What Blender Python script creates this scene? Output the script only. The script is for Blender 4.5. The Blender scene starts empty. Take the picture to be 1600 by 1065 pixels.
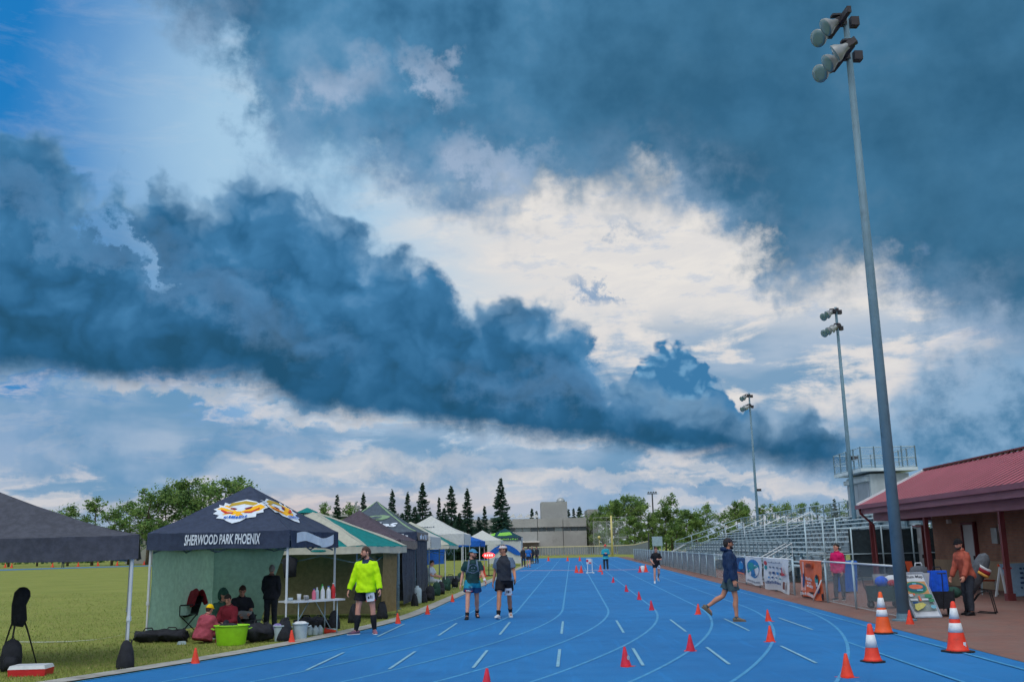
import bpy, bmesh, math, random
from mathutils import Vector, Matrix, Euler
import numpy as np

random.seed(7)
RNG = np.random.default_rng(11)
scene = bpy.context.scene
COL = scene.collection

# ---------------------------------------------------------------- camera
FPX, PITCH, ROLL, CAMH, YAW = 1555.0, .2078, -.0206, 1.662, .0545
_c, _s = math.cos(ROLL), math.sin(ROLL)
R0 = Vector((1, 0, 0)); U0 = Vector((0, -math.sin(PITCH), math.cos(PITCH))); FW = Vector((0, math.cos(PITCH), math.sin(PITCH)))
RX = R0 * _c + U0 * _s
UY = -R0 * _s + U0 * _c
cam_data = bpy.data.cameras.new('camera')
cam_data.sensor_width = 36.0
cam_data.lens = 36.0 * FPX / 1600.0
cam_data.clip_start = .1
cam_data.clip_end = 4000
cam = bpy.data.objects.new('camera', cam_data)
COL.objects.link(cam)
m = Matrix.Identity(4)
for i in range(3):
    m[i][0] = RX[i]; m[i][1] = UY[i]; m[i][2] = -FW[i]
m[2][3] = CAMH
cam.matrix_world = m
cam_data.dof.use_dof = False
scene.camera = cam

EXPO = .75
scene.view_settings.view_transform = 'Standard'
scene.view_settings.look = 'None'
scene.view_settings.exposure = EXPO
scene.view_settings.gamma = 1.0
scene.view_settings.use_curve_mapping = False
scene.cycles.use_denoising = True
scene.cycles.use_adaptive_sampling = True
scene.cycles.adaptive_threshold = .02
scene.cycles.adaptive_min_samples = 8
scene.cycles.max_bounces = 6
scene.cycles.diffuse_bounces = 3
scene.cycles.transparent_max_bounces = 16


# survey helpers: sight lines from the camera station used to lay out the site plan
def sight(x, y):
    return RX * (x - 800) - UY * (y - 532.5) + FW * FPX


GSLOPE, GY0 = .0045, 14.0


def gz(y):
    return GSLOPE * max(0.0, y - GY0)


def G(x, y):
    """ground point on a sight line (ground rises gently beyond GY0)"""
    d = sight(x, y)
    if d.z < 0:
        t = -CAMH / d.z
        if d.y * t <= GY0:
            return Vector((d.x * t, d.y * t, 0))
    t = (-CAMH - GSLOPE * GY0) / (d.z - GSLOPE * d.y)
    return Vector((d.x * t, d.y * t, gz(d.y * t)))


def P(x, y, dep):
    d = sight(x, y)
    return Vector((0, 0, CAMH)) + d * (dep / d.y)


_cy, _sy = math.cos(YAW), math.sin(YAW)


def T(u, v, z=None):
    """track frame -> world; z is height above ground"""
    X = _cy * u + _sy * v
    Y = -_sy * u + _cy * v
    return Vector((X, Y, gz(Y) + (z or 0)))


TROT = -YAW      # rotation about Z that takes +Y to the track direction


def lin(r, g, b):
    f = lambda c: (c / 12.92 if c <= .04045 else ((c + .055) / 1.055) ** 2.4)
    return tuple(f(c / 255.0) for c in (r, g, b))


# ---------------------------------------------------------------- node expressions
class X:
    def __init__(s, nt, sock):
        s.nt, s.k = nt, sock

    def _m(s, op, *o, clamp=False):
        n = s.nt.nodes.new('ShaderNodeMath'); n.operation = op; n.use_clamp = clamp
        for i, a in enumerate((s,) + o):
            if isinstance(a, X): s.nt.links.new(a.k, n.inputs[i])
            else: n.inputs[i].default_value = a
        return X(s.nt, n.outputs[0])

    def __add__(s, o): return s._m('ADD', o)
    __radd__ = __add__
    def __sub__(s, o): return s._m('SUBTRACT', o)
    def __rsub__(s, o): return (s * -1) + o
    def __mul__(s, o): return s._m('MULTIPLY', o)
    __rmul__ = __mul__
    def __truediv__(s, o): return s._m('DIVIDE', o)
    def __rtruediv__(s, o): return s._m('POWER', -1.0) * o
    def clamp(s): return s._m('ADD', 0.0, clamp=True)
    def smooth(s, a, b):
        n = s.nt.nodes.new('ShaderNodeMapRange'); n.interpolation_type = 'SMOOTHSTEP'
        s.nt.links.new(s.k, n.inputs['Value'])
        n.inputs['From Min'].default_value = a; n.inputs['From Max'].default_value = b
        return X(s.nt, n.outputs['Result'])
    def curve(s, pts, x0, x1, y0, y1):
        n = s.nt.nodes.new('ShaderNodeFloatCurve')
        s.nt.links.new(((s - x0) * (1.0 / (x1 - x0))).k, n.inputs['Value'])
        c = n.mapping.curves[0]
        pts = [((a - x0) / (x1 - x0), (b - y0) / (y1 - y0)) for a, b in pts]
        c.points[0].location = pts[0]; c.points[1].location = pts[-1]
        for p in pts[1:-1]: c.points.new(*p)
        for p in c.points: p.handle_type = 'AUTO_CLAMPED'
        n.mapping.extend = 'HORIZONTAL'
        n.mapping.use_clip = False
        n.mapping.update()
        return X(s.nt, n.outputs[0]) * (y1 - y0) + y0


def vec(nt, x, y, z=0.0):
    n = nt.nodes.new('ShaderNodeCombineXYZ')
    for i, a in enumerate((x, y, z)):
        if isinstance(a, X): nt.links.new(a.k, n.inputs[i])
        else: n.inputs[i].default_value = a
    return X(nt, n.outputs[0])


def xyz(nt, v):
    n = nt.nodes.new('ShaderNodeSeparateXYZ'); nt.links.new(v.k, n.inputs[0])
    return [X(nt, n.outputs[i]) for i in range(3)]


def noise(nt, v, scale, detail=4, rough=.55, dist=0.0, lac=2.0, colour=False, dim='3D'):
    n = nt.nodes.new('ShaderNodeTexNoise'); n.noise_dimensions = dim
    if v is not None: nt.links.new(v.k, n.inputs['Vector'])
    n.inputs['Scale'].default_value = scale; n.inputs['Detail'].default_value = detail
    n.inputs['Roughness'].default_value = rough; n.inputs['Distortion'].default_value = dist
    n.inputs['Lacunarity'].default_value = lac
    return X(nt, n.outputs['Color' if colour else 'Fac'])


def voro(nt, v, scale, detail=2, rough=.5, rnd=1.0, dim='2D'):
    n = nt.nodes.new('ShaderNodeTexVoronoi'); n.voronoi_dimensions = dim; n.feature = 'F1'
    nt.links.new(v.k, n.inputs['Vector'])
    n.inputs['Scale'].default_value = scale; n.inputs['Detail'].default_value = detail
    n.inputs['Roughness'].default_value = rough
    n.inputs['Randomness'].default_value = rnd
    return X(nt, n.outputs['Distance'])


def mix(nt, f, a, b, mode='MIX'):
    n = nt.nodes.new('ShaderNodeMix'); n.data_type = 'RGBA'; n.blend_type = mode; n.clamp_factor = True
    for sock, val in ((n.inputs[0], f), (n.inputs[6], a), (n.inputs[7], b)):
        if isinstance(val, X): nt.links.new(val.k, sock)
        elif isinstance(val, (int, float)): sock.default_value = val
        else: sock.default_value = tuple(val[:3]) + (1,)
    return X(nt, n.outputs[2])


def ramp(nt, f, stops, interp='LINEAR'):
    n = nt.nodes.new('ShaderNodeValToRGB'); nt.links.new(f.k, n.inputs[0])
    n.color_ramp.interpolation = interp
    e = n.color_ramp.elements
    while len(e) < len(stops): e.new(.5)
    for i, (p, c) in enumerate(stops):
        e[i].position = p; e[i].color = tuple(c[:3]) + (1,)
    return X(nt, n.outputs[0])
# ---------------------------------------------------------------- world: sky with evening cumulus
SUN_EL, SUN_AZ = math.radians(56), math.radians(200)     # soft light from the open sky behind the camera
world = bpy.data.worlds.new('World'); scene.world = world
world.use_nodes = True
wn = world.node_tree
wn.nodes.clear()
tc = wn.nodes.new('ShaderNodeTexCoord')
D = X(wn, tc.outputs['Generated'])
dx, dy, dz = xyz(wn, D)
AZ = dx._m('ARCTAN2', dy)
EL = dz._m('ARCSINE')


def ae(x, y):
    d = sight(x, y)
    return math.atan2(d.x, d.y), math.asin(d.z / d.length)


A0, A1, E0, E1 = -.75, .75, -.2, .9


def edge(pts, az):
    q = sorted(ae(*p) for p in pts)
    q = [(max(A0, min(A1, a)), max(E0, min(E1, e))) for a, e in q]
    return az.curve(q, A0, A1, E0, E1)


def blob(p, x, y, rx, ry, rot=0.0):
    """soft elliptical weight around a sky direction, radii in pixels of arc"""
    a, e = ae(x, y)
    mp = wn.nodes.new('ShaderNodeMapping'); mp.vector_type = 'TEXTURE'
    wn.links.new(p.k, mp.inputs['Vector'])
    mp.inputs['Location'].default_value = (a, e, 0)
    mp.inputs['Rotation'].default_value = (0, 0, math.radians(rot))
    mp.inputs['Scale'].default_value = (rx / FPX, ry / FPX, 1)
    g = wn.nodes.new('ShaderNodeTexGradient'); g.gradient_type = 'SPHERICAL'
    wn.links.new(mp.outputs[0], g.inputs[0])
    return X(wn, g.outputs['Fac'])


def nz(ox, oy, sx, sy, det, rough, shear=0.0, dist=0.0):
    return noise(wn, vec(wn, (AZ + EL * shear + ox) * sx, (EL + oy) * sy, 0.0), 1.0, det, rough, dist=dist, dim='2D')


K = 2.0 ** -EXPO


def sc(r, g, b):
    return tuple(c * K for c in lin(r, g, b))


PT = vec(wn, AZ, EL)
n_big = nz(2.1, .3, 5, 6, 2, .5)
n_mid = nz(.7, 1.9, 13, 15, 4, .55)
n_mid2 = nz(3.7, 1.3, 11, 13, 4, .58)
n_fine = nz(9.1, 4.3, 42, 46, 5, .64)
n_cirr = nz(.2, .1, 9, 34, 6, .64, shear=-.4, dist=.3)
bx_, by_ = AZ + (n_mid - .5) * .06, EL + (n_mid2 - .5) * .06
bil = voro(wn, vec(wn, bx_ * 17.0, by_ * 19.0), 1.0, 2, .5)
bilB = voro(wn, vec(wn, bx_ * 17.0 + .20, by_ * 19.0 + .24), 1.0, 2, .5)
bil2 = voro(wn, vec(wn, bx_ * 48.0 + 7., by_ * 52.0), 1.0, 1, .5)
fz = n_fine - .5
m1z = n_mid - .5
n_lit = nz(.7 + .012, 1.9 + .016, 13, 15, 4, .55)
lit = n_mid - n_lit
m2z = n_mid2 - .5


def bgs(c):
    b = wn.nodes.new('ShaderNodeBackground'); b.inputs['Strength'].default_value = 1.0
    wn.links.new(c.k, b.inputs['Color'])
    return b.outputs[0]


def over(a, low_sh, c):
    """cloud of colour c and cover a in front of what is there"""
    n = wn.nodes.new('ShaderNodeMixShader')
    wn.links.new(a.k, n.inputs[0]); wn.links.new(low_sh, n.inputs[1]); wn.links.new(bgs(c), n.inputs[2])
    return n.outputs[0]


# --- clear air from the physical sky, thickening to a bright veil round the hidden sun
sky = wn.nodes.new('ShaderNodeTexSky'); sky.sky_type = 'NISHITA'; sky.sun_disc = False
sky.sun_elevation = SUN_EL; sky.sun_rotation = SUN_AZ
sky.air_density = 1.6; sky.dust_density = .4; sky.ozone_density = 3.0
nish = mix(wn, 1.0, X(wn, sky.outputs[0]), (.05, .10, .12), 'MULTIPLY')
col = mix(wn, .92, nish, sc(12, 116, 188))
veil = (blob(PT, 650, 350, 780, 580, -35).smooth(.10, .60) + m1z * .16).clamp()
col = mix(wn, veil, col, sc(164, 200, 227))
glow = (blob(PT, 1080, 470, 680, 320, -26).smooth(.05, .6) * 1.05 + (n_cirr - .5) * .5).clamp()
col = mix(wn, glow, col, sc(222, 220, 219))
col = mix(wn, EL.smooth(.17, .05) * .85, col, sc(188, 196, 208))
gate = (blob(PT, 1090, 450, 620, 235, -22) * 1.6).clamp()
col = mix(wn, n_cirr.smooth(.46, .66) * gate * .75, col, sc(232, 228, 223))
st2 = nz(5.0, 2.0, 22, 62, 5, .66)
col = mix(wn, st2.smooth(.52, .72) * gate * .5, col, sc(178, 194, 216))
col = mix(wn, (st2 * .6 + n_fine * .5).smooth(.5, .75) * blob(PT, 138, 140, 46, 60, -35) * .45, col, sc(120, 172, 218))

high = col
# --- low banks near the horizon
n_low = nz(1.3, 4.0, 8, 27, 6, .58, dist=.25)
n_low2 = nz(2.3, 9.0, 5, 17, 4, .55)
band = EL.smooth(.245, .19)
lowf = n_low + fz * .18
bankc = mix(wn, n_low2.smooth(.36, .64), sc(108, 152, 188), sc(160, 182, 206))
col = mix(wn, band * lowf.smooth(.40, .58) * .92, col, bankc)
rim = (1.0 - ((lowf - .425) * 15.0)._m('ABSOLUTE')).clamp()
col = mix(wn, band * rim * .42, col, sc(216, 212, 213))
PL = vec(wn, AZ + fz * .05, EL + m1z * .045 + fz * .02)
for (x, y, rx, ry, r) in ((420, 690, 130, 36, 4), (170, 722, 250, 30, 2), (690, 738, 170, 22, 0), (40, 660, 190, 50, 0), (930, 772, 100, 36, 0), (1150, 775, 260, 12, -8), (1420, 720, 200, 60, 0)):
    w = (blob(PL, x, y, rx, ry, r) * 2.4).clamp()
    col = mix(wn, w * .72, col, mix(wn, n_mid2.smooth(.3, .7), sc(84, 140, 182), sc(140, 170, 202)))
for (x, y, rx, ry, r) in ((300, 608, 200, 15, 0), (500, 648, 180, 15, -9), (560, 725, 240, 20, 0), (900, 748, 260, 15, -3), (1180, 745, 190, 14, -12), (90, 785, 170, 14, 0)):
    w = (blob(PL, x, y, rx, ry, r) * 2.2).clamp()
    col = mix(wn, w * (n_fine * 1.1 + .1) * .6, col, sc(222, 216, 213))
pk = blob(PT, 500, 800, 420, 40) * (n_low2 * .9 + .25)
col = mix(wn, pk.clamp() * .75, col, sc(236, 206, 190))

# --- dark scraps in the bright gap
PW = vec(wn, AZ + fz * .07, EL + m2z * .05 + fz * .035)
for (x, y, rx, ry, r) in ((922, 460, 50, 24, -38), (962, 484, 46, 14, -28), (1055, 497, 95, 13, -8), (1130, 530, 66, 24, -8), (1225, 602, 76, 20, -8), (985, 357, 70, 16, -10)):
    w = blob(PW, x, y, rx, ry, r)
    w = (w * 1.6 + (n_fine - .58) * .8 * w.smooth(0, .6)).clamp()
    high = mix(wn, w * (.32 if x == 985 else .66), high, sc(98, 144, 188))

LOWF = EL.smooth(.25, .235)
sh = over(LOWF, bgs(high), col)

# --- cloud on the right, below the upper deck
wx = AZ + m1z * .11 + fz * .04
wy = EL + m2z * .13 + fz * .05
t3 = edge([(1000, 790), (1180, 650), (1290, 618), (1380, 604), (1430, 562), (1500, 527), (1580, 495), (1700, 440)], wx)
b3 = edge([(1000, 700), (1250, 715), (1400, 770), (1700, 830)], wx)
a3 = (t3 - wy).smooth(-.012, .04) * (wy - b3).smooth(-.02, .05)
s3 = mix(wn, (n_mid * .7 + n_fine * .3).smooth(.36, .64), sc(62, 120, 160), sc(134, 170, 202))
s3 = mix(wn, (t3 - wy).smooth(.06, .0) * .6, s3, sc(168, 188, 210))
sh = over(a3 * .95, sh, s3)

# --- far tower behind the long bank
by = EL + (.40 - bil2) * .016 + fz * .008
t5 = edge([(960, 640), (985, 592), (998, 568), (1015, 552), (1038, 540), (1062, 538), (1082, 550), (1094, 572), (1114, 592), (1134, 612), (1165, 650)], AZ + fz * .010)
a5 = (t5 - by).smooth(-.001, .006) * blob(PT, 1060, 600, 130, 110).smooth(0, .12)
s5 = mix(wn, (bil2 * .8 + fz * .6).smooth(.12, .55), sc(108, 158, 196), sc(62, 122, 168))
sh = over(a5, sh, s5)

# --- the long cumulus bank
wx = AZ + m1z * .04 + fz * .018
wy = EL + m2z * .030 + (.42 - bil) * .034 + (.42 - bil2) * .007 + fz * .009
t2 = edge([(-300, 150), (-100, 185), (0, 217), (50, 224), (95, 250), (125, 300), (160, 330), (172, 322), (181, 285), (196, 283), (208, 318), (222, 330), (230, 305), (252, 303), (266, 326), (300, 328), (345, 300), (372, 280), (430, 288), (470, 316), (510, 346), (550, 362), (590, 400), (640, 426), (690, 442), (720, 480), (750, 503), (775, 494), (830, 490), (890, 506), (930, 548), (950, 600), (1000, 622), (1060, 632), (1110, 640), (1150, 655), (1200, 655), (1260, 660), (1300, 684), (1322, 716), (1345, 752), (1500, 830)], wx)
b2 = edge([(-300, 580), (0, 590), (100, 598), (200, 606), (350, 603), (400, 612), (470, 640), (560, 660), (650, 672), (750, 682), (830, 692), (950, 702), (1030, 713), (1150, 724), (1250, 738), (1330, 752), (1500, 780)], AZ + m1z * .05)
wyb = EL + m1z * .022 + fz * .016
dtop = t2 - wy
PG = vec(wn, AZ + fz * .06 + m1z * .04, EL + m1z * .05 + fz * .03)
gap = (blob(PG, 172, 345, 30, 46, 15) + blob(PG, 205, 388, 60, 24, -48) + blob(PG, 245, 426, 34, 14, -25)).clamp()
gap = (gap * 2.2 + (n_fine - .6) * 1.4 * gap.smooth(0, .5)).clamp()
a2 = dtop.smooth(-.008, .018) * (wyb - b2).smooth(-.006, .022) * (1.0 - gap * .7)
hh = ((EL - b2) / (t2 - b2 + .02)).clamp()
body = hh * .46 + (n_big - .5) * .45 + m1z * .42 + (.42 - bil) * .26 + (.42 - bil2) * .06 + fz * .05 + .17 + (bilB - bil) * .15
s2 = ramp(wn, body.clamp(), [(0.0, sc(36, 82, 112)), (.22, sc(46, 101, 142)), (.48, sc(64, 122, 166)), (.72, sc(98, 148, 190)), (1.0, sc(142, 176, 206))])
PQ = vec(wn, AZ + m1z * .09 + fz * .05, EL + m2z * .09 + fz * .05)
drift = (blob(PQ, 330, 452, 280, 60, -27) + blob(PQ, 870, 612, 220, 50, -12) + blob(PQ, 80, 340, 150, 40, -20)).clamp()
s2 = mix(wn, (drift * 1.7).clamp() * (n_fine * .8 + .3) * .34, s2, sc(118, 158, 198))
s2 = mix(wn, dtop.smooth(.04, .0) * n_mid2.smooth(.3, .62) * .62, s2, sc(150, 184, 212))
s2 = mix(wn, (wyb - b2).smooth(.07, .0) * .55, s2, sc(30, 84, 120))
sh = over(a2, sh, s2)

# --- the upper deck
wx = AZ + (n_big - .5) * .10 + m1z * .10 + fz * .035
wy = EL + m2z * .16 + fz * .045
b1 = edge([(-400, -900), (60, -300), (150, -90), (225, 0), (300, 62), (375, 130), (440, 230), (520, 285), (580, 280), (640, 312), (720, 328), (800, 312), (860, 325), (930, 338), (1000, 310), (1060, 330), (1130, 368), (1200, 420), (1260, 470), (1310, 460), (1380, 462), (1450, 500), (1520, 520), (1600, 545), (1800, 590)], wx)
d1 = wy - b1
body = n_big * .55 + n_mid * .5 + n_fine * .12 - .10 - lit * .7
s1 = ramp(wn, body.clamp(), [(0.0, sc(42, 90, 122)), (.35, sc(52, 104, 142)), (.6, sc(78, 134, 174)), (.85, sc(114, 158, 194)), (1.0, sc(146, 178, 206))])
deep = (blob(PT, 1480, 170, 900, 600) * 2.0).clamp()
s1 = mix(wn, deep * .60, s1, mix(wn, n_mid.smooth(.25, .75), sc(44, 90, 118), sc(54, 104, 136)))
s1 = mix(wn, d1.smooth(.10, .01) * n_mid2.smooth(.34, .66) * .62, s1, sc(150, 178, 208))
hole = (blob(PQ, 530, 130, 110, 64, 10) + blob(PQ, 672, 122, 84, 46, -35) + blob(PQ, 735, 240, 90, 40, 12) + blob(PQ, 810, 260, 100, 46, 10)).clamp()
hole = hole.smooth(.05, 1.0) * (n_fine * 1.3 + .3)
s1 = mix(wn, hole.clamp() * .62, s1, sc(176, 192, 216))
sh = over(d1.smooth(-.030, .046), sh, s1)
# the rest of the dome: unseen paler overcast, brightened to light the canopy interiors
o_n = noise(wn, D, 2.2, 4, .55)
o_col = ramp(wn, o_n, [(.30, sc(144, 178, 204)), (.46, sc(186, 204, 218)), (.56, sc(214, 222, 227)), (.70, sc(232, 234, 234))])
o_col = mix(wn, EL.smooth(.3, .05) * .6, o_col, sc(176, 190, 206))
o_col = mix(wn, EL.smooth(-.01, -.06), o_col, sc(92, 110, 110))
bg2 = wn.nodes.new('ShaderNodeBackground'); bg2.inputs['Strength'].default_value = 1.0
wn.links.new(o_col.k, bg2.inputs['Color'])
far = AZ._m('ABSOLUTE').smooth(.58, .70)._m('MAXIMUM', EL.smooth(.58, .70))
mxs = wn.nodes.new('ShaderNodeMixShader')
wn.links.new(far.k, mxs.inputs[0]); wn.links.new(sh, mxs.inputs[1]); wn.links.new(bg2.outputs[0], mxs.inputs[2])
wo = wn.nodes.new('ShaderNodeOutputWorld'); wn.links.new(mxs.outputs[0], wo.inputs['Surface'])
world.cycles.sampling_method = 'MANUAL'; world.cycles.sample_map_resolution = 256

sun_d = bpy.data.lights.new('sun', 'SUN'); sun_d.energy = .9; sun_d.angle = math.radians(50); sun_d.color = (1.0, .96, .90)
sun = bpy.data.objects.new('sun', sun_d); COL.objects.link(sun)
_sd = Vector((math.sin(SUN_AZ) * math.cos(SUN_EL), math.cos(SUN_AZ) * math.cos(SUN_EL), math.sin(SUN_EL)))
sun.rotation_euler = _sd.to_track_quat('Z', 'Y').to_euler()
sun.location = (0, -10, 40)
# ---------------------------------------------------------------- mesh kit
class MB:
    def __init__(s):
        s.v, s.f, s.m, s.mi = [], [], [], 0

    def add(s, vs, fs, mi=None):
        o = len(s.v)
        s.v += [tuple(p) for p in vs]
        s.f += [tuple(i + o for i in f) for f in fs]
        s.m += [s.mi if mi is None else mi] * len(fs)
        return s

    def box(s, c, d, rz=0.0, rot=None, mi=None, taper=1.0):
        hx, hy, hz_ = d[0] / 2, d[1] / 2, d[2] / 2
        R = rot if rot is not None else Matrix.Rotation(rz, 3, 'Z')
        vs = []
        for z, t in ((-hz_, 1.0), (hz_, taper)):
            for x, y in ((-hx, -hy), (hx, -hy), (hx, hy), (-hx, hy)):
                vs.append(Vector(c) + R @ Vector((x * t, y * t, z)))
        return s.add(vs, [(3, 2, 1, 0), (4, 5, 6, 7), (0, 1, 5, 4), (1, 2, 6, 5), (2, 3, 7, 6), (3, 0, 4, 7)], mi)

    def quad(s, a, b, c, d, mi=None):
        return s.add([a, b, c, d], [(0, 1, 2, 3)], mi)

    def tri(s, a, b, c, mi=None):
        return s.add([a, b, c], [(0, 1, 2)], mi)

    def tube(s, pts, r, n=8, cap=True, mi=None, flat=1.0, side=None):
        """swept tube through pts; r a number or one per point; flat squashes across `side`"""
        pts = [Vector(p) for p in pts]
        rs = r if isinstance(r, (list, tuple)) else [r] * len(pts)
        vs, fs = [], []
        prev = None
        for i, p in enumerate(pts):
            t = (pts[min(i + 1, len(pts) - 1)] - pts[max(i - 1, 0)])
            if t.length < 1e-9: t = Vector((0, 0, 1))
            t.normalize()
            if prev is None:
                a = Vector(side) if side is not None else (Vector((1, 0, 0)) if abs(t.x) < .8 else Vector((0, 1, 0)))
            else:
                a = prev
            a = a - t * a.dot(t)
            if a.length < 1e-6: a = t.orthogonal()
            a.normalize(); prev = a
            b = t.cross(a)
            ra = rs[i]
            rx, ry = ra if isinstance(ra, (list, tuple)) else (ra, ra * flat)
            for k in range(n):
                an = 2 * math.pi * k / n
                vs.append(p + a * (math.cos(an) * rx) + b * (math.sin(an) * ry))
        m_ = len(pts)
        for i in range(m_ - 1):
            for k in range(n):
                k2 = (k + 1) % n
                fs.append((i * n + k, i * n + k2, (i + 1) * n + k2, (i + 1) * n + k))
        if cap:
            fs.append(tuple(range(n - 1, -1, -1)))
            fs.append(tuple((m_ - 1) * n + k for k in range(n)))
        return s.add(vs, fs, mi)

    def bar(s, a, b, w, h=None, mi=None):
        """rectangular bar from a to b"""
        h = h or w
        a, b = Vector(a), Vector(b)
        t = (b - a).normalized()
        up = Vector((0, 0, 1)) if abs(t.z) < .95 else Vector((0, 1, 0))
        x = t.cross(up).normalized(); z = x.cross(t)
        vs = []
        for p in (a, b):
            for i, j in ((-1, -1), (1, -1), (1, 1), (-1, 1)):
                vs.append(p + x * (i * w / 2) + z * (j * h / 2))
        return s.add(vs, [(3, 2, 1, 0), (4, 5, 6, 7), (0, 1, 5, 4), (1, 2, 6, 5), (2, 3, 7, 6), (3, 0, 4, 7)], mi)

    def lathe(s, c, prof, n=16, mi=None, sx=1.0, sy=1.0, mis=None):
        """revolve (r, z) profile about the vertical through c"""
        c = Vector(c); vs, fs = [], []
        for r, z in prof:
            for k in range(n):
                a = 2 * math.pi * k / n
                vs.append(c + Vector((r * math.cos(a) * sx, r * math.sin(a) * sy, z)))
        o = len(s.v)
        s.v += [tuple(p) for p in vs]
        for i in range(len(prof) - 1):
            for k in range(n):
                k2 = (k + 1) % n
                s.f.append((o + i * n + k, o + i * n + k2, o + (i + 1) * n + k2, o + (i + 1) * n + k))
                s.m.append(mis[i] if mis else (s.mi if mi is None else mi))
        s.f.append(tuple(o + k for k in range(n - 1, -1, -1))); s.m.append(mis[0] if mis else (s.mi if mi is None else mi))
        s.f.append(tuple(o + (len(prof) - 1) * n + k for k in range(n))); s.m.append(mis[-1] if mis else (s.mi if mi is None else mi))
        return s

    def ball(s, c, r, n=12, m_=8, rot=None, mi=None):
        c = Vector(c)
        rx, ry, rz = r if isinstance(r, (list, tuple)) else (r, r, r)
        R = rot if rot is not None else Matrix.Identity(3)
        vs, fs = [c + R @ Vector((0, 0, -rz))], []
        for i in range(1, m_):
            t = math.pi * i / m_
            for k in range(n):
                a = 2 * math.pi * k / n
                vs.append(c + R @ Vector((rx * math.sin(t) * math.cos(a), ry * math.sin(t) * math.sin(a), -rz * math.cos(t))))
        vs.append(c + R @ Vector((0, 0, rz)))
        for k in range(n):
            fs.append((0, 1 + (k + 1) % n, 1 + k))
            for i in range(m_ - 2):
                a = 1 + i * n
                fs.append((a + k, a + (k + 1) % n, a + n + (k + 1) % n, a + n + k))
            fs.append((1 + (m_ - 2) * n + k, 1 + (m_ - 2) * n + (k + 1) % n, len(vs) - 1))
        return s.add(vs, fs, mi)

    def slab(s, poly, z0, z1, mi=None):
        """extruded polygon (list of xy)"""
        n = len(poly)
        vs = [Vector((p[0], p[1], z0)) for p in poly] + [Vector((p[0], p[1], z1)) for p in poly]
        fs = [tuple(range(n - 1, -1, -1)), tuple(range(n, 2 * n))] + [(i, (i + 1) % n, n + (i + 1) % n, n + i) for i in range(n)]
        return s.add(vs, fs, mi)

    def sheet(s, fn, nu, nv, mi=None, thick=0.0):
        """grid of fn(i/nu, j/nv)"""
        vs = [Vector(fn(i / nu, j / nv)) for j in range(nv + 1) for i in range(nu + 1)]
        fs = [(j * (nu + 1) + i, j * (nu + 1) + i + 1, (j + 1) * (nu + 1) + i + 1, (j + 1) * (nu + 1) + i) for j in range(nv) for i in range(nu)]
        return s.add(vs, fs, mi)

    def mesh(s, name, smooth=False):
        me = bpy.data.meshes.new(name)
        me.from_pydata(s.v, [], s.f)
        if any(s.m):
            me.polygons.foreach_set('material_index', s.m)
        if smooth:
            me.polygons.foreach_set('use_smooth', [True] * len(s.f))
        me.update()
        return me

    def build(s, name, mats, parent=None, smooth=False, **kw):
        me = s.mesh(name, smooth)
        return put(name, me, mats, parent, **kw)


def put(name, me, mats=None, parent=None, loc=None, **kw):
    if mats is not None and len(me.materials) == 0:
        for mm in (mats if isinstance(mats, (list, tuple)) else [mats]):
            me.materials.append(mm)
    o = bpy.data.objects.new(name, me)
    COL.objects.link(o)
    if parent is not None: o.parent = parent
    if loc is not None: o.location = loc
    for k, val in kw.items():
        o[k] = val
    return o


def thing(name, label, category, loc=(0, 0, 0), rz=0.0, group=None):
    o = bpy.data.objects.new(name, None); COL.objects.link(o)
    o.empty_display_size = .2
    o.location = loc; o.rotation_euler = (0, 0, rz)
    o['label'] = label; o['category'] = category
    if group: o['group'] = group
    return o


def tag(o, label, category, group=None):
    o['label'] = label; o['category'] = category
    if group: o['group'] = group
    return o


def dup(root, loc=None, rz=None, label=None, group=None, parent=None):
    c = root.copy(); COL.objects.link(c)
    c.parent = parent
    if loc is not None: c.location = loc
    if rz is not None: c.rotation_euler = (0, 0, rz)
    if label: c['label'] = label
    if group: c['group'] = group
    for ch in root.children:
        k = ch.copy(); COL.objects.link(k); k.parent = c; k.matrix_parent_inverse = ch.matrix_parent_inverse
        for g in ch.children:
            q = g.copy(); COL.objects.link(q); q.parent = k; q.matrix_parent_inverse = g.matrix_parent_inverse
    return c


# ---------------------------------------------------------------- materials
MATS = {}


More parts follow.
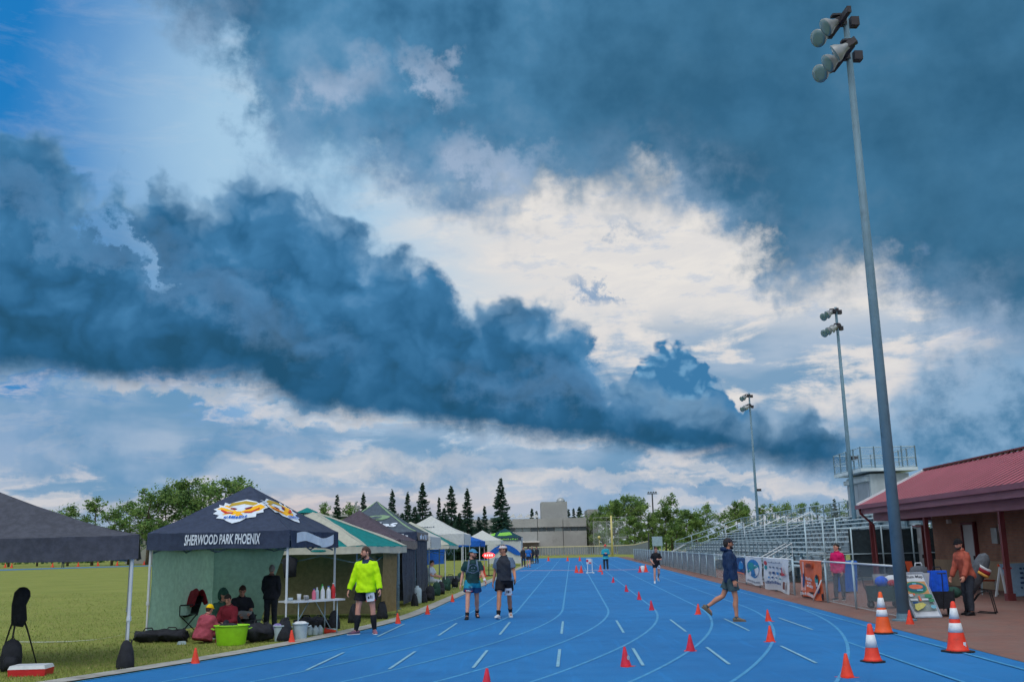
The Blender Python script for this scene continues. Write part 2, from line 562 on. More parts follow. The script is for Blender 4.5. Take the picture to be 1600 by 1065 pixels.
def material(name, rgb, rough=.7, var=.12, vscale=6.0, bump=0.0, bscale=60.0, metal=0.0, rgb2=None, dirt=None, spec=.5, coords='Object', emit=0.0, sheen=0.0, fine=0.0):
    """Principled with colour drift, fine relief and optional dirt"""
    if name in MATS: return MATS[name]
    m_ = bpy.data.materials.new(name); m_.use_nodes = True
    nt = m_.node_tree; b = nt.nodes['Principled BSDF']
    t = nt.nodes.new('ShaderNodeTexCoord'); C = X(nt, t.outputs[coords])
    b.inputs['Roughness'].default_value = rough; b.inputs['Metallic'].default_value = metal
    b.inputs['Specular IOR Level'].default_value = spec
    if sheen: b.inputs['Sheen Weight'].default_value = sheen
    c = tuple(rgb)
    col = None
    if var or rgb2:
        n = noise(nt, C, vscale, 4, .6)
        a = tuple(x * (1 - var) for x in c); d = tuple(min(1, x * (1 + var)) for x in (rgb2 or c))
        col = mix(nt, n.smooth(.3, .7), a, d)
    if fine:
        n3 = noise(nt, C, bscale, 2, .6)
        base_ = col if col is not None else c
        col = mix(nt, n3.smooth(.35, .65) * fine, base_, tuple(x * .45 for x in c))
    if dirt:
        n2 = noise(nt, C, dirt[1], 5, .62)
        col = mix(nt, n2.smooth(.52, .72) * dirt[2], col if col is not None else c, dirt[0])
    if col is not None: nt.links.new(col.k, b.inputs['Base Color'])
    else: b.inputs['Base Color'].default_value = c + (1,)
    if bump:
        bn = nt.nodes.new('ShaderNodeBump'); bn.inputs['Strength'].default_value = bump; bn.inputs['Distance'].default_value = .02
        nt.links.new(noise(nt, C, bscale, 3, .6).k, bn.inputs['Height']); nt.links.new(bn.outputs[0], b.inputs['Normal'])
    if emit:
        b.inputs['Emission Color'].default_value = c + (1,); b.inputs['Emission Strength'].default_value = emit
    MATS[name] = m_
    return m_


def fabric(name, r, g, b, rough=.85, var=.12, wr=.25, ws=7.0, **kw):
    return material(name, lin(r, g, b), rough, var, 9.0, wr, ws, spec=.25, **kw)


def jit(a, b): return random.uniform(a, b)
# ---------------------------------------------------------------- ground, track, paving
X0, V0, RAD = -3.955, 28.35, 36.5          # first lane line, start of the bend, bend radius
VEND = 142.0
LANE = 1.22
UOUT = 6.2

# grass everywhere, to the horizon
gm = bpy.data.materials.new('grass_field'); gm.use_nodes = True
nt = gm.node_tree; b = nt.nodes['Principled BSDF']
C = X(nt, nt.nodes.new('ShaderNodeTexCoord').outputs['Object'])
gx_, gy_, _ = xyz(nt, C)
n1 = noise(nt, C, .35, 4, .6); n2 = noise(nt, C, 3.2, 4, .65); n3 = noise(nt, vec(nt, gx_ * 26, gy_ * 9), 1.0, 3, .7, dim='2D')
col = mix(nt, n1.smooth(.3, .7), (.185, .23, .048), (.24, .28, .066))
col = mix(nt, n2.smooth(.35, .75) * .55, col, (.27, .24, .085))
col = mix(nt, n3.smooth(.35, .8) * .32, col, (.105, .14, .03))
nt.links.new(col.k, b.inputs['Base Color']); b.inputs['Roughness'].default_value = .95; b.inputs['Specular IOR Level'].default_value = .15
bn = nt.nodes.new('ShaderNodeBump'); bn.inputs['Strength'].default_value = .6; bn.inputs['Distance'].default_value = .05
nt.links.new((n3 * .7 + n2 * .3).k, bn.inputs['Height']); nt.links.new(bn.outputs[0], b.inputs['Normal'])

g = MB()
ys = [-200, -60, 0, GY0, 60, 150, 300, 700, 1600]
xs = [-1600, -300, -60, 0, 60, 300, 1600]
g.v = [(x, y, gz(y)) for y in ys for x in xs]
nx = len(xs)
g.f = [(j * nx + i, j * nx + i + 1, (j + 1) * nx + i + 1, (j + 1) * nx + i) for j in range(len(ys) - 1) for i in range(nx - 1)]
g.m = [0] * len(g.f)
g.build('grass_field', gm, kind='structure')


def tmat(name, a, bcol, c3, scale=1.0, speck=240.0):
    m_ = bpy.data.materials.new(name); m_.use_nodes = True
    nt = m_.node_tree; b = nt.nodes['Principled BSDF']
    C = X(nt, nt.nodes.new('ShaderNodeTexCoord').outputs['Object'])
    x_, y_, _ = xyz(nt, C)
    n1 = noise(nt, C, .22 * scale, 5, .6); n2 = noise(nt, C, 1.7 * scale, 5, .65)
    n4 = noise(nt, vec(nt, x_ * 5.0, y_ * .35), 1.0, 4, .65, dim='2D')
    sp = noise(nt, C, speck, 2, .7)
    col = mix(nt, n1.smooth(.32, .68), a, bcol)
    col = mix(nt, n2.smooth(.5, .8) * .5, col, c3)
    col = mix(nt, n4.smooth(.52, .8) * .35, col, tuple(x * 1.35 for x in bcol))
    col = mix(nt, sp.smooth(.45, .7) * .35, col, tuple(x * .5 for x in a))
    nt.links.new(col.k, b.inputs['Base Color'])
    n5 = noise(nt, C, 11.0, 4, .7); n6 = noise(nt, C, 34.0, 3, .7)
    col = mix(nt, n5.smooth(.42, .72) * .30, col, tuple(x * .62 for x in a))
    col = mix(nt, n6.smooth(.45, .75) * .34, col, tuple(min(1, x * 1.5 + .01) for x in bcol))
    sm_ = noise(nt, vec(nt, x_ * 1.4 + n2 * .8, y_ * .16), 1.0, 5, .7, dim='2D')
    col = mix(nt, sm_.smooth(.60, .74) * .30, col, (.03, .10, .24))
    rr = n2 * .25 + .62
    nt.links.new(rr.k, b.inputs['Roughness'])
    b.inputs['Specular IOR Level'].default_value = .3
    bn = nt.nodes.new('ShaderNodeBump'); bn.inputs['Strength'].default_value = .35; bn.inputs['Distance'].default_value = .004
    nt.links.new(sp.k, bn.inputs['Height']); nt.links.new(bn.outputs[0], b.inputs['Normal'])
    return m_


m_track = tmat('blue_track', (.006, .138, .40), (.010, .176, .48), (.008, .108, .32))
m_line = material('lane_paint', (.042, .27, .54), .6, .22, 9.0, dirt=((.02, .2, .5), 14.0, .7))
m_dash = material('dash_paint', (.19, .41, .57), .6, .2, 9.0, dirt=((.05, .22, .5), 16.0, .65))
m_conc = material('kerb_concrete', (.33, .335, .33), .9, .18, 3.0, .3, 40.0, dirt=((.16, .155, .13), 2.5, .6))


def strip(mb, ua, ub, va, vb, z, step=1.0):
    n = max(1, int(abs(vb - va) / step))
    for i in range(n):
        a = va + (vb - va) * i / n; c = va + (vb - va) * (i + 1) / n
        mb.quad(T(ua, a, z), T(ub, a, z), T(ub, c, z), T(ua, c, z))


def arc(mb, ra, rb, a0, a1, z, n=60, cv=None):
    cu, cv_ = X0 - RAD, (V0 if cv is None else cv)
    for i in range(n):
        p = a0 + (a1 - a0) * i / n; q = a0 + (a1 - a0) * (i + 1) / n
        f = lambda r, t: T(cu + r * math.cos(t), cv_ + r * math.sin(t), z)
        mb.quad(f(ra, p), f(ra, q), f(rb, q), f(rb, p))


VFAR = V0 + 84.39
ROUT = RAD + 8 * LANE + .35
t = MB()
strip(t, X0 - .06, UOUT, V0, VEND, .016)
arc(t, RAD - .06, ROUT, -math.pi, 0, .016, 160)
arc(t, RAD - .06, ROUT, 0, math.pi, .012, 120, VFAR)
strip(t, X0 - 2 * RAD - 8 * LANE - .35, X0 - 2 * RAD + .06, V0, VFAR, .016, 4)
track = t.build('running_track', m_track, kind='structure')
c = MB(); strip(c, X0 + .5, UOUT, -20, V0, .011); c.build('sprint_chute', m_track, kind='structure')
# lane lines
for k in range(9):
    l = MB()
    u = X0 + LANE * k
    strip(l, u - .026, u + .026, V0, VEND if k else VFAR, .0215, 2)
    arc(l, RAD + LANE * k - .026, RAD + LANE * k + .026, -1.75, 0, .0215, 120)
    if k == 8:
        strip(l, u + .01, u + .07, 8, V0, .0215, 2)
    l.build('lane_line', m_line, track)
for k in (7,):
    l = MB(); u = X0 + LANE * k + .05
    strip(l, u - .026, u + .026, 6, 17.9, .0225, 1); l.build('lane_line', m_line, track)
for k in range(0, 8):
    u = X0 + LANE * k + .04
    for (a, bb) in ((20.4, 23.65), (14.95, 17.4), (9.4, 12.9)):
        if k == 7 and bb < 18: continue
        if k <= 1 and a < 14: continue
        l = MB(); strip(l, u - .024, u + .024, a, bb, .0265, 1); l.build('lane_dash', m_dash, track)
# concrete kerb along the inside
kb = MB()
strip(kb, X0 - .46, X0 - .06, V0, VFAR, .034)
arc(kb, RAD - .46, RAD - .06, -1.9, 0, .034, 110)
kerb = kb.build('kerb_strip', m_conc, kind='structure')

# red paving on the right
pm = bpy.data.materials.new('red_pavers'); pm.use_nodes = True
nt = pm.node_tree; b = nt.nodes['Principled BSDF']
C = X(nt, nt.nodes.new('ShaderNodeTexCoord').outputs['Object'])
br = nt.nodes.new('ShaderNodeTexBrick'); nt.links.new(C.k, br.inputs['Vector'])
br.inputs['Scale'].default_value = 1.0; br.inputs['Brick Width'].default_value = .22; br.inputs['Row Height'].default_value = .11
br.inputs['Mortar Size'].default_value = .006; br.inputs['Mortar Smooth'].default_value = .3
br.inputs['Color1'].default_value = (.25, .115, .095, 1); br.inputs['Color2'].default_value = (.19, .10, .088, 1); br.inputs['Mortar'].default_value = (.10, .085, .08, 1)
pn = noise(nt, C, .8, 5, .65); pn2 = noise(nt, C, 30, 3, .6)
col = mix(nt, pn.smooth(.35, .7) * .5, X(nt, br.outputs['Color']), (.20, .155, .145))
col = mix(nt, pn2.smooth(.5, .75) * .35, col, (.11, .075, .07))
nt.links.new(col.k, b.inputs['Base Color']); b.inputs['Roughness'].default_value = .88; b.inputs['Specular IOR Level'].default_value = .25
bn = nt.nodes.new('ShaderNodeBump'); bn.inputs['Strength'].default_value = .5; bn.inputs['Distance'].default_value = .006; bn.invert = True
nt.links.new(br.outputs['Fac'], bn.inputs['Height']); nt.links.new(bn.outputs[0], b.inputs['Normal'])
p = MB()
strip(p, UOUT + .02, 22, -20, 44, .010)
strip(p, UOUT + .02, 9.3, 44, 100, .010, 2)
strip(p, UOUT + .02, 7.6, 100, VEND, .010, 2)
p.build('brick_paving', pm, kind='structure')
m_gravel = material('gravel', (.17, .165, .16), .95, .3, 1.2, .8, 30.0, rgb2=(.22, .21, .19))
p = MB(); strip(p, 9.32, 22, 44.02, 104, .009, 4); p.build('gravel_yard', m_gravel, kind='structure')
# ball diamond dirt and the far training path
m_dirt = material('infield_dirt', (.26, .17, .125), .95, .2, .12, .3, 6.0)
d_ = MB(); strip(d_, -40, 30, 192, 214, .03, 22); d_.build('infield_dirt', m_dirt, kind='structure')
# white paint arcs on the grass
m_fieldpaint = material('field_paint', (.36, .40, .30), .9, .3, 3.0, dirt=((.12, .16, .05), 3.0, .9))
q0 = [G(*pp) for pp in ((20, 1002), (60, 1003), (110, 1002), (150, 999), (180, 994), (215, 985), (260, 976), (330, 966))]
fp = MB()
for a, bb in zip(q0[:-1], q0[1:]):
    w = Vector((0, .11, 0))
    fp.quad(a - w + Vector((0, 0, .008)), bb - w + Vector((0, 0, .008)), bb + w + Vector((0, 0, .008)), a + w + Vector((0, 0, .008)))
fp.build('field_marking', m_fieldpaint, kind='structure')
# ---------------------------------------------------------------- background: buildings, fences, trees
m_wall = material('grey_precast', (.33, .34, .345), .9, .12, .25, .25, 3.0, dirt=((.18, .18, .175), .5, .5))
m_wall2 = material('grey_precast_dark', (.26, .27, .275), .9, .12, .3, .2, 3.0)
m_glassdark = material('dark_glazing', (.05, .07, .085), .2, .2, 1.0)
m_glasspale = material('pale_glazing', (.16, .20, .22), .25, .2, 1.0)
m_white = material('white_metal', (.62, .63, .64), .5, .08, 3.0)
m_galv = material('galvanised', (.36, .385, .40), .45, .16, 3.0, .12, 30.0, metal=.55)
m_darkmetal = material('dark_metal', (.05, .055, .06), .5, .15, 3.0, metal=.4)
m_cream = material('cream_cap', (.56, .52, .36), .6, .1, 2.0)
m_yellow = material('yellow_paint', (.58, .50, .20), .6, .1, 2.0)


def far_block(mb, xl, xr, ytop, ybot, Y, depth):
    a = P(xl, ybot, Y); b_ = P(xr, ytop, Y)
    z0, z1 = gz(Y) - .3, b_.z
    mb.box(((a.x + b_.x) / 2, Y + depth / 2, (z0 + z1) / 2), (b_.x - a.x, depth, z1 - z0))


BY = 205
school = thing('concrete_school', 'long low grey concrete school building with a dark ribbon window behind the field', 'building', (0, BY, gz(BY)))
def child(o):
    """keep world coordinates for a part of a placed thing"""
    o.matrix_parent_inverse = Matrix.Translation(-o.parent.location) if o.parent.rotation_euler.z == 0 else (Matrix.Translation(o.parent.location) @ Matrix.Rotation(o.parent.rotation_euler.z, 4, 'Z')).inverted()
    return o


xs_ = [640, 680, 720, 760, 800, 840, 880, 917]
zt = P(917, 808, BY).z; zw1 = P(880, 822.5, BY).z; zw0 = P(880, 829, BY).z; zb = gz(BY) - .3
core = MB(); xl, xr = P(640, 830, BY).x, P(917, 830, BY).x
core.box(((xl + xr) / 2, BY + 14, (zt + zb) / 2 - .1), (xr - xl - .3, 27.0, zt - zb - .4))
child(core.build('core_wall', m_wall2, school))
for a, b_ in zip(xs_[:-1], xs_[1:]):
    x0_, x1_ = P(a, 830, BY).x, P(b_, 830, BY).x
    for z0_, z1_ in ((zb, zw0), (zw1, zt)):
        w_ = MB(); w_.box(((x0_ + x1_) / 2, BY + .2, (z0_ + z1_) / 2), (x1_ - x0_ - .12, .5, z1_ - z0_))
        child(w_.build('wall_panel', m_wall, school))
npn = 22
for i in range(npn):
    x0_ = xl + (xr - xl) * (i + .06) / npn; x1_ = xl + (xr - xl) * (i + .94) / npn
    w_ = MB(); w_.box(((x0_ + x1_) / 2, BY + .35, (zw0 + zw1) / 2), (x1_ - x0_, .12, zw1 - zw0 - .05))
    child(w_.build('window_pane', m_glasspale if i in (9, 13, 14, 18) else m_glassdark, school))
tw = MB(); far_block(tw, 846, 886, 783, 812, BY + 6, 9); child(tw.build('plant_tower', m_wall, school))
dm = MB(); pp = P(876, 783, BY + 8); dm.ball((pp.x, pp.y, pp.z), (.9, .9, .8)); child(dm.build('roof_vent', m_galv, school, smooth=True))
sk = MB()
for a in (800, 812, 824, 836):
    q = P(a, 808, BY + 5); sk.tri(Vector((q.x - .75, q.y, q.z)), Vector((q.x + .75, q.y, q.z)), Vector((q.x + .3, q.y, q.z + .75))); sk.tri(Vector((q.x + .75, q.y, q.z)), Vector((q.x + .75, q.y + 3, q.z)), Vector((q.x + .3, q.y, q.z + .75))); sk.quad(Vector((q.x + .3, q.y, q.z + .75)), Vector((q.x + .3, q.y + 3, q.z + .75)), Vector((q.x - .75, q.y + 3, q.z)), Vector((q.x - .75, q.y, q.z)))
child(sk.build('roof_skylight', m_white, school))
an = MB(); far_block(an, 920, 934, 795, 850, BY + 3, 10); child(an.build('stair_tower', m_wall, school))
cn = MB(); far_block(cn, 806, 843, 845.5, 847, BY - 6, 6)
q = P(806, 846, BY - 6); cn = MB(); cn.box(((P(806, 846, BY - 6).x + P(843, 846, BY - 6).x) / 2, BY - 3, P(820, 846, BY - 6).z), (P(843, 846, BY - 6).x - P(806, 846, BY - 6).x, 6, .28))
child(cn.build('entrance_canopy', m_white, school))

old = thing('grey_gym', 'grey flat-roofed gym with a square chimney rising behind the canopies', 'building', (-40, 190, gz(190)))
w_ = MB(); far_block(w_, 428, 610, 806, 850, 190, 14); child(w_.build('wall', m_wall2, old))
w_ = MB(); far_block(w_, 425, 613, 803.5, 806.5, 189.5, 15)
zc = P(520, 805, 190).z; w_ = MB(); w_.box(((P(425, 805, 190).x + P(613, 805, 190).x) / 2, 197, zc), (P(613, 805, 190).x - P(425, 805, 190).x, 15.4, .5)); child(w_.build('roof_edge', m_wall, old))
w_ = MB(); far_block(w_, 546, 560, 789, 812, 196, 1.8); child(w_.build('chimney', m_wall, old))
w_ = MB(); pp = P(556, 789, 196.9); w_.tube([pp - Vector((0, 0, .3)), pp + Vector((0, 0, .5)), pp + Vector((.3, 0, .75))], .22, 8); child(w_.build('flue', m_galv, old))

hs = thing('pale_house', 'pale low house beneath the leafy trees across the field', 'house', (-75, 185, gz(185)))
w_ = MB(); far_block(w_, 196, 246, 832, 862, 185, 9); child(w_.build('wall', m_wall, hs))
w_ = MB()
pa, pb = P(192, 833, 185), P(250, 833, 185); zr = pa.z
w_.add([(pa.x, 184, zr), (pb.x, 184, zr), (pb.x, 195, zr), (pa.x, 195, zr), (pa.x + .4, 189.5, zr + 1.9), (pb.x - .4, 189.5, zr + 1.9)], [(0, 1, 5, 4), (1, 2, 5), (2, 3, 4, 5), (3, 0, 4), (3, 2, 1, 0)])
child(w_.build('roof', material('slate_roof', (.12, .13, .15), .8), hs))
for a in (204, 218, 232):
    w_ = MB(); p0 = P(a, 846, 184.9); w_.box(p0, (1.0, .16, 1.1)); child(w_.build('window', m_glassdark, hs))

# outfield fence with yellow cap
def wire_panel(mb, p, q, z0, z1, cell, w):
    """diamond wire between ground points p and q"""
    p, q = Vector(p), Vector(q); L = (q - p).xy.length; d = (q - p).normalized(); H = z1 - z0
    nrm = Vector((-d.y, d.x, 0)).normalized() * .002
    n = int((L + H) / cell)
    for sgn in (1, -1):
        for i in range(n + 1):
            s0 = i * cell - H; a0, a1 = max(0, s0), min(L, s0 + H)
            if a1 - a0 < .01: continue
            h0, h1 = z0 + (a0 - s0), z0 + (a1 - s0)
            if sgn < 0: a0, a1 = L - a0, L - a1
            A = p + d * a0 + Vector((0, 0, h0)) + nrm * sgn; B = p + d * a1 + Vector((0, 0, h1)) + nrm * sgn
            o = Vector((0, 0, w * .7))
            mb.quad(A - o, A + o, B + o, B - o)
    return mb


m_wire = material('fence_wire', (.40, .45, .49), .5, .1, 2.0, metal=.1)
m_slat = material('fence_slat', (.20, .24, .28), .7, .15, 3.0)
ff = thing('outfield_fence', 'long grey chain link outfield fence with a yellow cap beyond the track', 'fence', (8, 176, gz(176)))
path = [P(500, 860, 178), P(700, 855, 177), P(820, 855, 176), P(900, 855, 176), P(968, 855, 176), P(992, 853, 168), P(1014, 850, 158)]
tops = [1.55, 1.5, 1.5, 1.5, 1.5, 1.6, 2.1]
cap, ws, post = MB(), MB(), []
for i in range(len(path) - 1):
    a, b_ = path[i], path[i + 1]
    ga, gb = gz(a.y), gz(b_.y)
    cap.bar((a.x, a.y, ga + tops[i]), (b_.x, b_.y, gb + tops[i + 1]), .15, .17)
    n = max(1, int((b_ - a).length / 3))
    for k in range(n):
        t_ = k / n; q = a.lerp(b_, t_); h_ = tops[i] + (tops[i + 1] - tops[i]) * t_
        pm_ = MB(); pm_.tube([(q.x, q.y, gz(q.y)), (q.x, q.y, gz(q.y) + h_)], .05, 6); child(pm_.build('post', m_galv, ff))
    for k in range(n * 10):
        t_ = (k + .5) / (n * 10); q = a.lerp(b_, t_); h_ = tops[i] + (tops[i + 1] - tops[i]) * t_ - .12
        ws.box((q.x, q.y, gz(q.y) + h_ / 2 + .03), ((b_ - a).length / (n * 10) * .62, .02, h_))
child(cap.build('yellow_cap', m_cream, ff)); child(ws.build('slat_fill', m_slat, ff, kind='stuff'))

fp_ = MB(); a = P(957, 865, 150); zt_ = P(952, 805, 150).z
fp_.tube([(a.x, 150, gz(150)), (a.x, 150, zt_ * .5), (a.x, 150, zt_)], [.16, .15, .13], 10)
tag(fp_.build('foul_pole', m_yellow, None, smooth=True), 'tall yellow foul pole at the end of the track', 'pole')

bs = thing('baseball_backstop', 'tall chain link baseball backstop with bent top in front of the trees', 'backstop', (18, 190, gz(190)))
zt_ = P(960, 814, 190).z
xs_ = [928, 949, 967, 985, 1003]
for x in xs_:
    a = P(x, 850, 190); m__ = MB(); m__.tube([(a.x, 190, gz(190)), (a.x, 190, zt_), (a.x, 188.6, zt_ + .7)], .06, 6); child(m__.build('post', m_galv, bs))
r_ = MB(); a, b_ = P(928, 850, 190), P(1003, 850, 190)
for z in (gz(190) + .1, (gz(190) + zt_) / 2, zt_): r_.tube([(a.x, 190, z), (b_.x, 190, z)], .035, 6)
r_.tube([(a.x, 188.6, zt_ + .7), (b_.x, 188.6, zt_ + .7)], .03, 6)
child(r_.build('rail', m_galv, bs))
wm = MB(); wire_panel(wm, (a.x, 190, 0), (b_.x, 190, 0), gz(190), zt_, .28, .022); child(wm.build('wire_mesh', m_wire, bs, kind='stuff'))
sm = MB(); q = P(936, 839, 186); sm.ball(q, .28, 10, 8)
sm.tube([(q.x, q.y, gz(186)), q], .04, 6)
tag(sm.build('round_target', m_yellow, None, smooth=True), 'small round yellow ball target on a post by the backstop', 'target')
sg = MB(); q = P(1027, 845, 120); sg.box((q.x, 120, q.z), (1.2, .08, 1.1)); sg.box((q.x - .5, 120.06, (q.z + gz(120)) / 2), (.08, .06, q.z - gz(120) + .6)); sg.box((q.x + .5, 120.06, (q.z + gz(120)) / 2), (.08, .06, q.z - gz(120) + .6))
tag(sg.build('field_notice', material('blue_grey_board', (.25, .36, .46), .6), None), 'pale blue notice board on two posts beyond the fence end', 'sign')
sg = MB(); q = P(1013, 832, 122); sg.tube([(q.x, 122, gz(122)), (q.x, 122, q.z)], .09, 8)
tag(sg.build('gate_post', m_darkmetal, None), 'dark slender gate post where the yellow capped fence ends', 'post')

# ------------------------------------------------ trees
m_bark = material('bark', (.10, .08, .06), .95, .25, 5.0, .6, 12.0)
def leafmat(name, a, b_):
    m_ = bpy.data.materials.new(name); m_.use_nodes = True
    nt = m_.node_tree; bb = nt.nodes['Principled BSDF']
    C = X(nt, nt.nodes.new('ShaderNodeTexCoord').outputs['Object'])
    n = noise(nt, C, 1.3, 4, .7)
    oi = X(nt, nt.nodes.new('ShaderNodeObjectInfo').outputs['Random'])
    c = mix(nt, n.smooth(.3, .7), a, b_)
    c = mix(nt, oi * .35, c, tuple(x * .55 for x in a))
    nt.links.new(c.k, bb.inputs['Base Color']); bb.inputs['Roughness'].default_value = .8
    bb.inputs['Specular IOR Level'].default_value = .2
    tl = nt.nodes.new('ShaderNodeBsdfTranslucent'); mx = nt.nodes.new('ShaderNodeMixShader'); mx.inputs[0].default_value = .35
    nt.links.new(c.k, tl.inputs['Color']); nt.links.new(bb.outputs[0], mx.inputs[1]); nt.links.new(tl.outputs[0], mx.inputs[2]); nt.links.new(mx.outputs[0], nt.nodes['Material Output'].inputs['Surface'])
    return m_


m_leaf = [leafmat('leaf_mid', (.12, .24, .07), (.19, .32, .09)), leafmat('leaf_light', (.22, .36, .10), (.29, .40, .12)), leafmat('leaf_dark', (.08, .16, .06), (.13, .22, .08))]
m_needle = leafmat('needle_green', (.035, .09, .066), (.062, .13, .09))
m_needle2 = leafmat('needle_tip', (.05, .11, .065), (.08, .15, .09))


def leaf_mesh(H, W, seed, bushy=.5, nl=3600, leaf=.17):
    """trunk and crown meshes for a broadleaf tree of height H and crown width W"""
    rg = random.Random(seed)
    tr, cr = MB(), MB()
    top = H * .86
    tp = [Vector((0, 0, -.2))]
    for i in range(1, 6):
        tp.append(Vector((rg.uniform(-.12, .12) * i * .3, rg.uniform(-.12, .12) * i * .3, top * i / 5)))
    tr.tube(tp, [.028 * H * (1 - .16 * i) * .7 for i in range(6)], 7)
    ends = []
    nb = 22
    for i in range(nb):
        f = rg.uniform(.22, .97)
        z0 = top * f; k = min(4, int(f * 5)); p0 = tp[k].lerp(tp[k + 1], f * 5 - k)
        an = i * 2.4 + rg.uniform(-.4, .4)
        reach = W * .5 * (1 - abs(f - .45) * 1.1) * rg.uniform(.65, 1.1)
        reach = max(reach, W * .12)
        e = p0 + Vector((math.cos(an) * reach, math.sin(an) * reach, H * rg.uniform(.04, .15)))
        mid = p0.lerp(e, .5) + Vector((0, 0, -.03 * H))
        tr.tube([p0, mid, e], [.010 * H * (1.1 - f), .006 * H, .002 * H], 5)
        for q in (.45, .7, .9, 1.08):
            ends.append((p0.lerp(e, q) + Vector((rg.gauss(0, .05) * W, rg.gauss(0, .05) * W, rg.gauss(0, .035) * H)), rg.uniform(.045, .085) * W * (1.2 if q > .8 else 1)))
    for j in range(10):
        ends.append((Vector((rg.gauss(0, .07) * W, rg.gauss(0, .07) * W, H * rg.uniform(.82, .97))), .055 * W))
    per = int(nl / len(ends))
    for c_, r in ends:
        tone = rg.choice((0, 0, 0, 1, 2)) if bushy < .6 else rg.choice((0, 1, 1, 2))
        dens = rg.uniform(.5, 1.5)
        for _ in range(int(per * dens)):
            d = Vector((rg.gauss(0, 1), rg.gauss(0, 1), rg.gauss(0, .8)))
            p0 = c_ + d * r * .62
            a = Vector((rg.uniform(-1, 1), rg.uniform(-1, 1), rg.uniform(-.6, .6))).normalized()
            b_ = a.orthogonal().normalized(); b_.rotate(Matrix.Rotation(rg.uniform(0, 6.28), 3, a))
            s_ = leaf * rg.uniform(.6, 1.35)
            cr.add([p0 - a * s_, p0 + b_ * s_ * .55, p0 + a * s_, p0 - b_ * s_ * .55], [(0, 1, 2, 3)], tone if rg.random() < .75 else rg.choice((0, 1, 2)))
    return tr.mesh('trunk', True), cr.mesh('crown')


def spruce_mesh(H, W, seed, dense=1.0):
    rg = random.Random(seed)
    tr, cr = MB(), MB()
    tr.tube([(0, 0, -.2), (0, 0, H * .5), (rg.uniform(-.05, .05), 0, H * .985)], [.018 * H, .011 * H, .002 * H], 7)
    nw = int(H * 5.2 * dense)
    for i in range(nw):
        f = (i + .5) / nw
        z = H * (.05 + .93 * f)
        R_ = W * .5 * (1 - f) ** .8 * rg.uniform(.72, 1.18) + .10
        k = 5
        off = rg.uniform(0, 6.28)
        for j in range(k):
            if rg.random() < .06: continue
            an = off + j * 2 * math.pi / k + rg.uniform(-.3, .3)
            r = R_ * rg.uniform(.6, 1.18)
            d = Vector((math.cos(an), math.sin(an), 0)); sd = Vector((-d.y, d.x, 0))
            droop = -.28 if f < .6 else .10
            droop += rg.uniform(-.16, .16)
            p0 = Vector((0, 0, z + rg.uniform(-.22, .22))); tip = p0 + d * r + Vector((0, 0, r * droop + .12 * r))
            mid = p0 + d * r * .55 + Vector((0, 0, r * droop * .75))
            w = .10 + .10 * r
            cr.add([p0, mid + sd * w, tip, mid - sd * w], [(0, 1, 2, 3)], 0)
            ns = 3 + int(r * 2.2)
            for s_ in range(ns):
                t_ = .25 + .75 * s_ / ns
                q = p0.lerp(mid, min(1, t_ / .55)) if t_ < .55 else mid.lerp(tip, (t_ - .55) / .45)
                for sg_ in (1, -1):
                    ln = (.16 + .34 * r * (1 - t_ * .75)) * rg.uniform(.6, 1.2)
                    e = q + sd * sg_ * ln + d * ln * .55 + Vector((0, 0, -ln * rg.uniform(.05, .7)))
                    u_ = Vector((0, 0, .05 + .04 * rg.random())) + d * .03
                    cr.add([q - u_, q + u_, e], [(0, 1, 2)], 1 if rg.random() < .3 else 0)
                if rg.random() < .7:
                    e = q + Vector((rg.uniform(-.06, .06), rg.uniform(-.06, .06), -.12 - .22 * r * rg.random()))
                    cr.add([q - d * .09, q + d * .09, e], [(0, 1, 2)], 0)
    return tr.mesh('trunk', True), cr.mesh('crown')


DEC = [leaf_mesh(10, w, sd, bu, nl) for w, sd, bu, nl in ((7.5, 3, .4, 3000), (6.0, 5, .4, 2500), (8.5, 8, .8, 5200), (5.0, 12, .5, 2200), (7.0, 17, .8, 6200))]
SPR = [spruce_mesh(10, w, sd, de) for w, sd, de in ((4.6, 2, 1.0), (3.7, 4, 1.0), (5.0, 9, 1.15), (2.9, 14, .9))]


def tree(name, meshes, px, ytop, Y, label, group, mats, sw=1.0, rz=None):
    q = P(px, ytop, Y)
    h = q.z - gz(Y)
    # where the trunk meets the ground under that top
    o = thing(name, label, 'tree', (q.x, Y, gz(Y)), jit(0, 6.28) if rz is None else rz, group)
    s_ = h / 10.0; sw *= jit(.88, 1.14)
    o.scale = (s_ * sw, s_ * sw, s_)
    put('trunk', meshes[0], [m_bark], o)
    put('crown', meshes[1], mats, o)
    return o


gA = 'leafy trees across the field'
lA = 'leafy green tree in the loose row across the grass field behind the canopies'
LA = {112: 'leafy tree rising just past the sloping edge of the plain black canopy', 236: 'leafy tree behind the gap between the black canopy and the club canopy', 292: 'broad leafy tree above the left slope of the club canopy', 352: 'tall airy tree next to the peak of the club canopy', 376: 'slim leafy tree right behind the peak of the club canopy', 402: 'low leafy tree showing over the right slope of the club canopy', 206: 'leafy tree above the pale house across the field'}
for px, yt, Y, k, sw in ((112, 788, 170, 0, 1.2), (150, 778, 172, 3, 1.3), (180, 790, 168, 1, 1.3), (206, 781, 174, 0, 1.1), (236, 762, 165, 1, 1.3), (262, 757, 170, 0, 1.0), (292, 750, 166, 2, .9), (322, 746, 172, 1, 1.2), (352, 745, 168, 0, .95), (376, 747, 173, 3, 1.2), (402, 775, 176, 1, 1.0), (20, 800, 178, 0, 1.2), (64, 803, 178, 2, 1.2), (-30, 790, 178, 1, 1.2)):
    tree('leafy_tree', DEC[k], px, yt, Y, LA.get(px, lA), gA, m_leaf, sw)
gB = 'spruces behind the canopies'
lB = 'dark pointed spruce in the row behind the canopies'
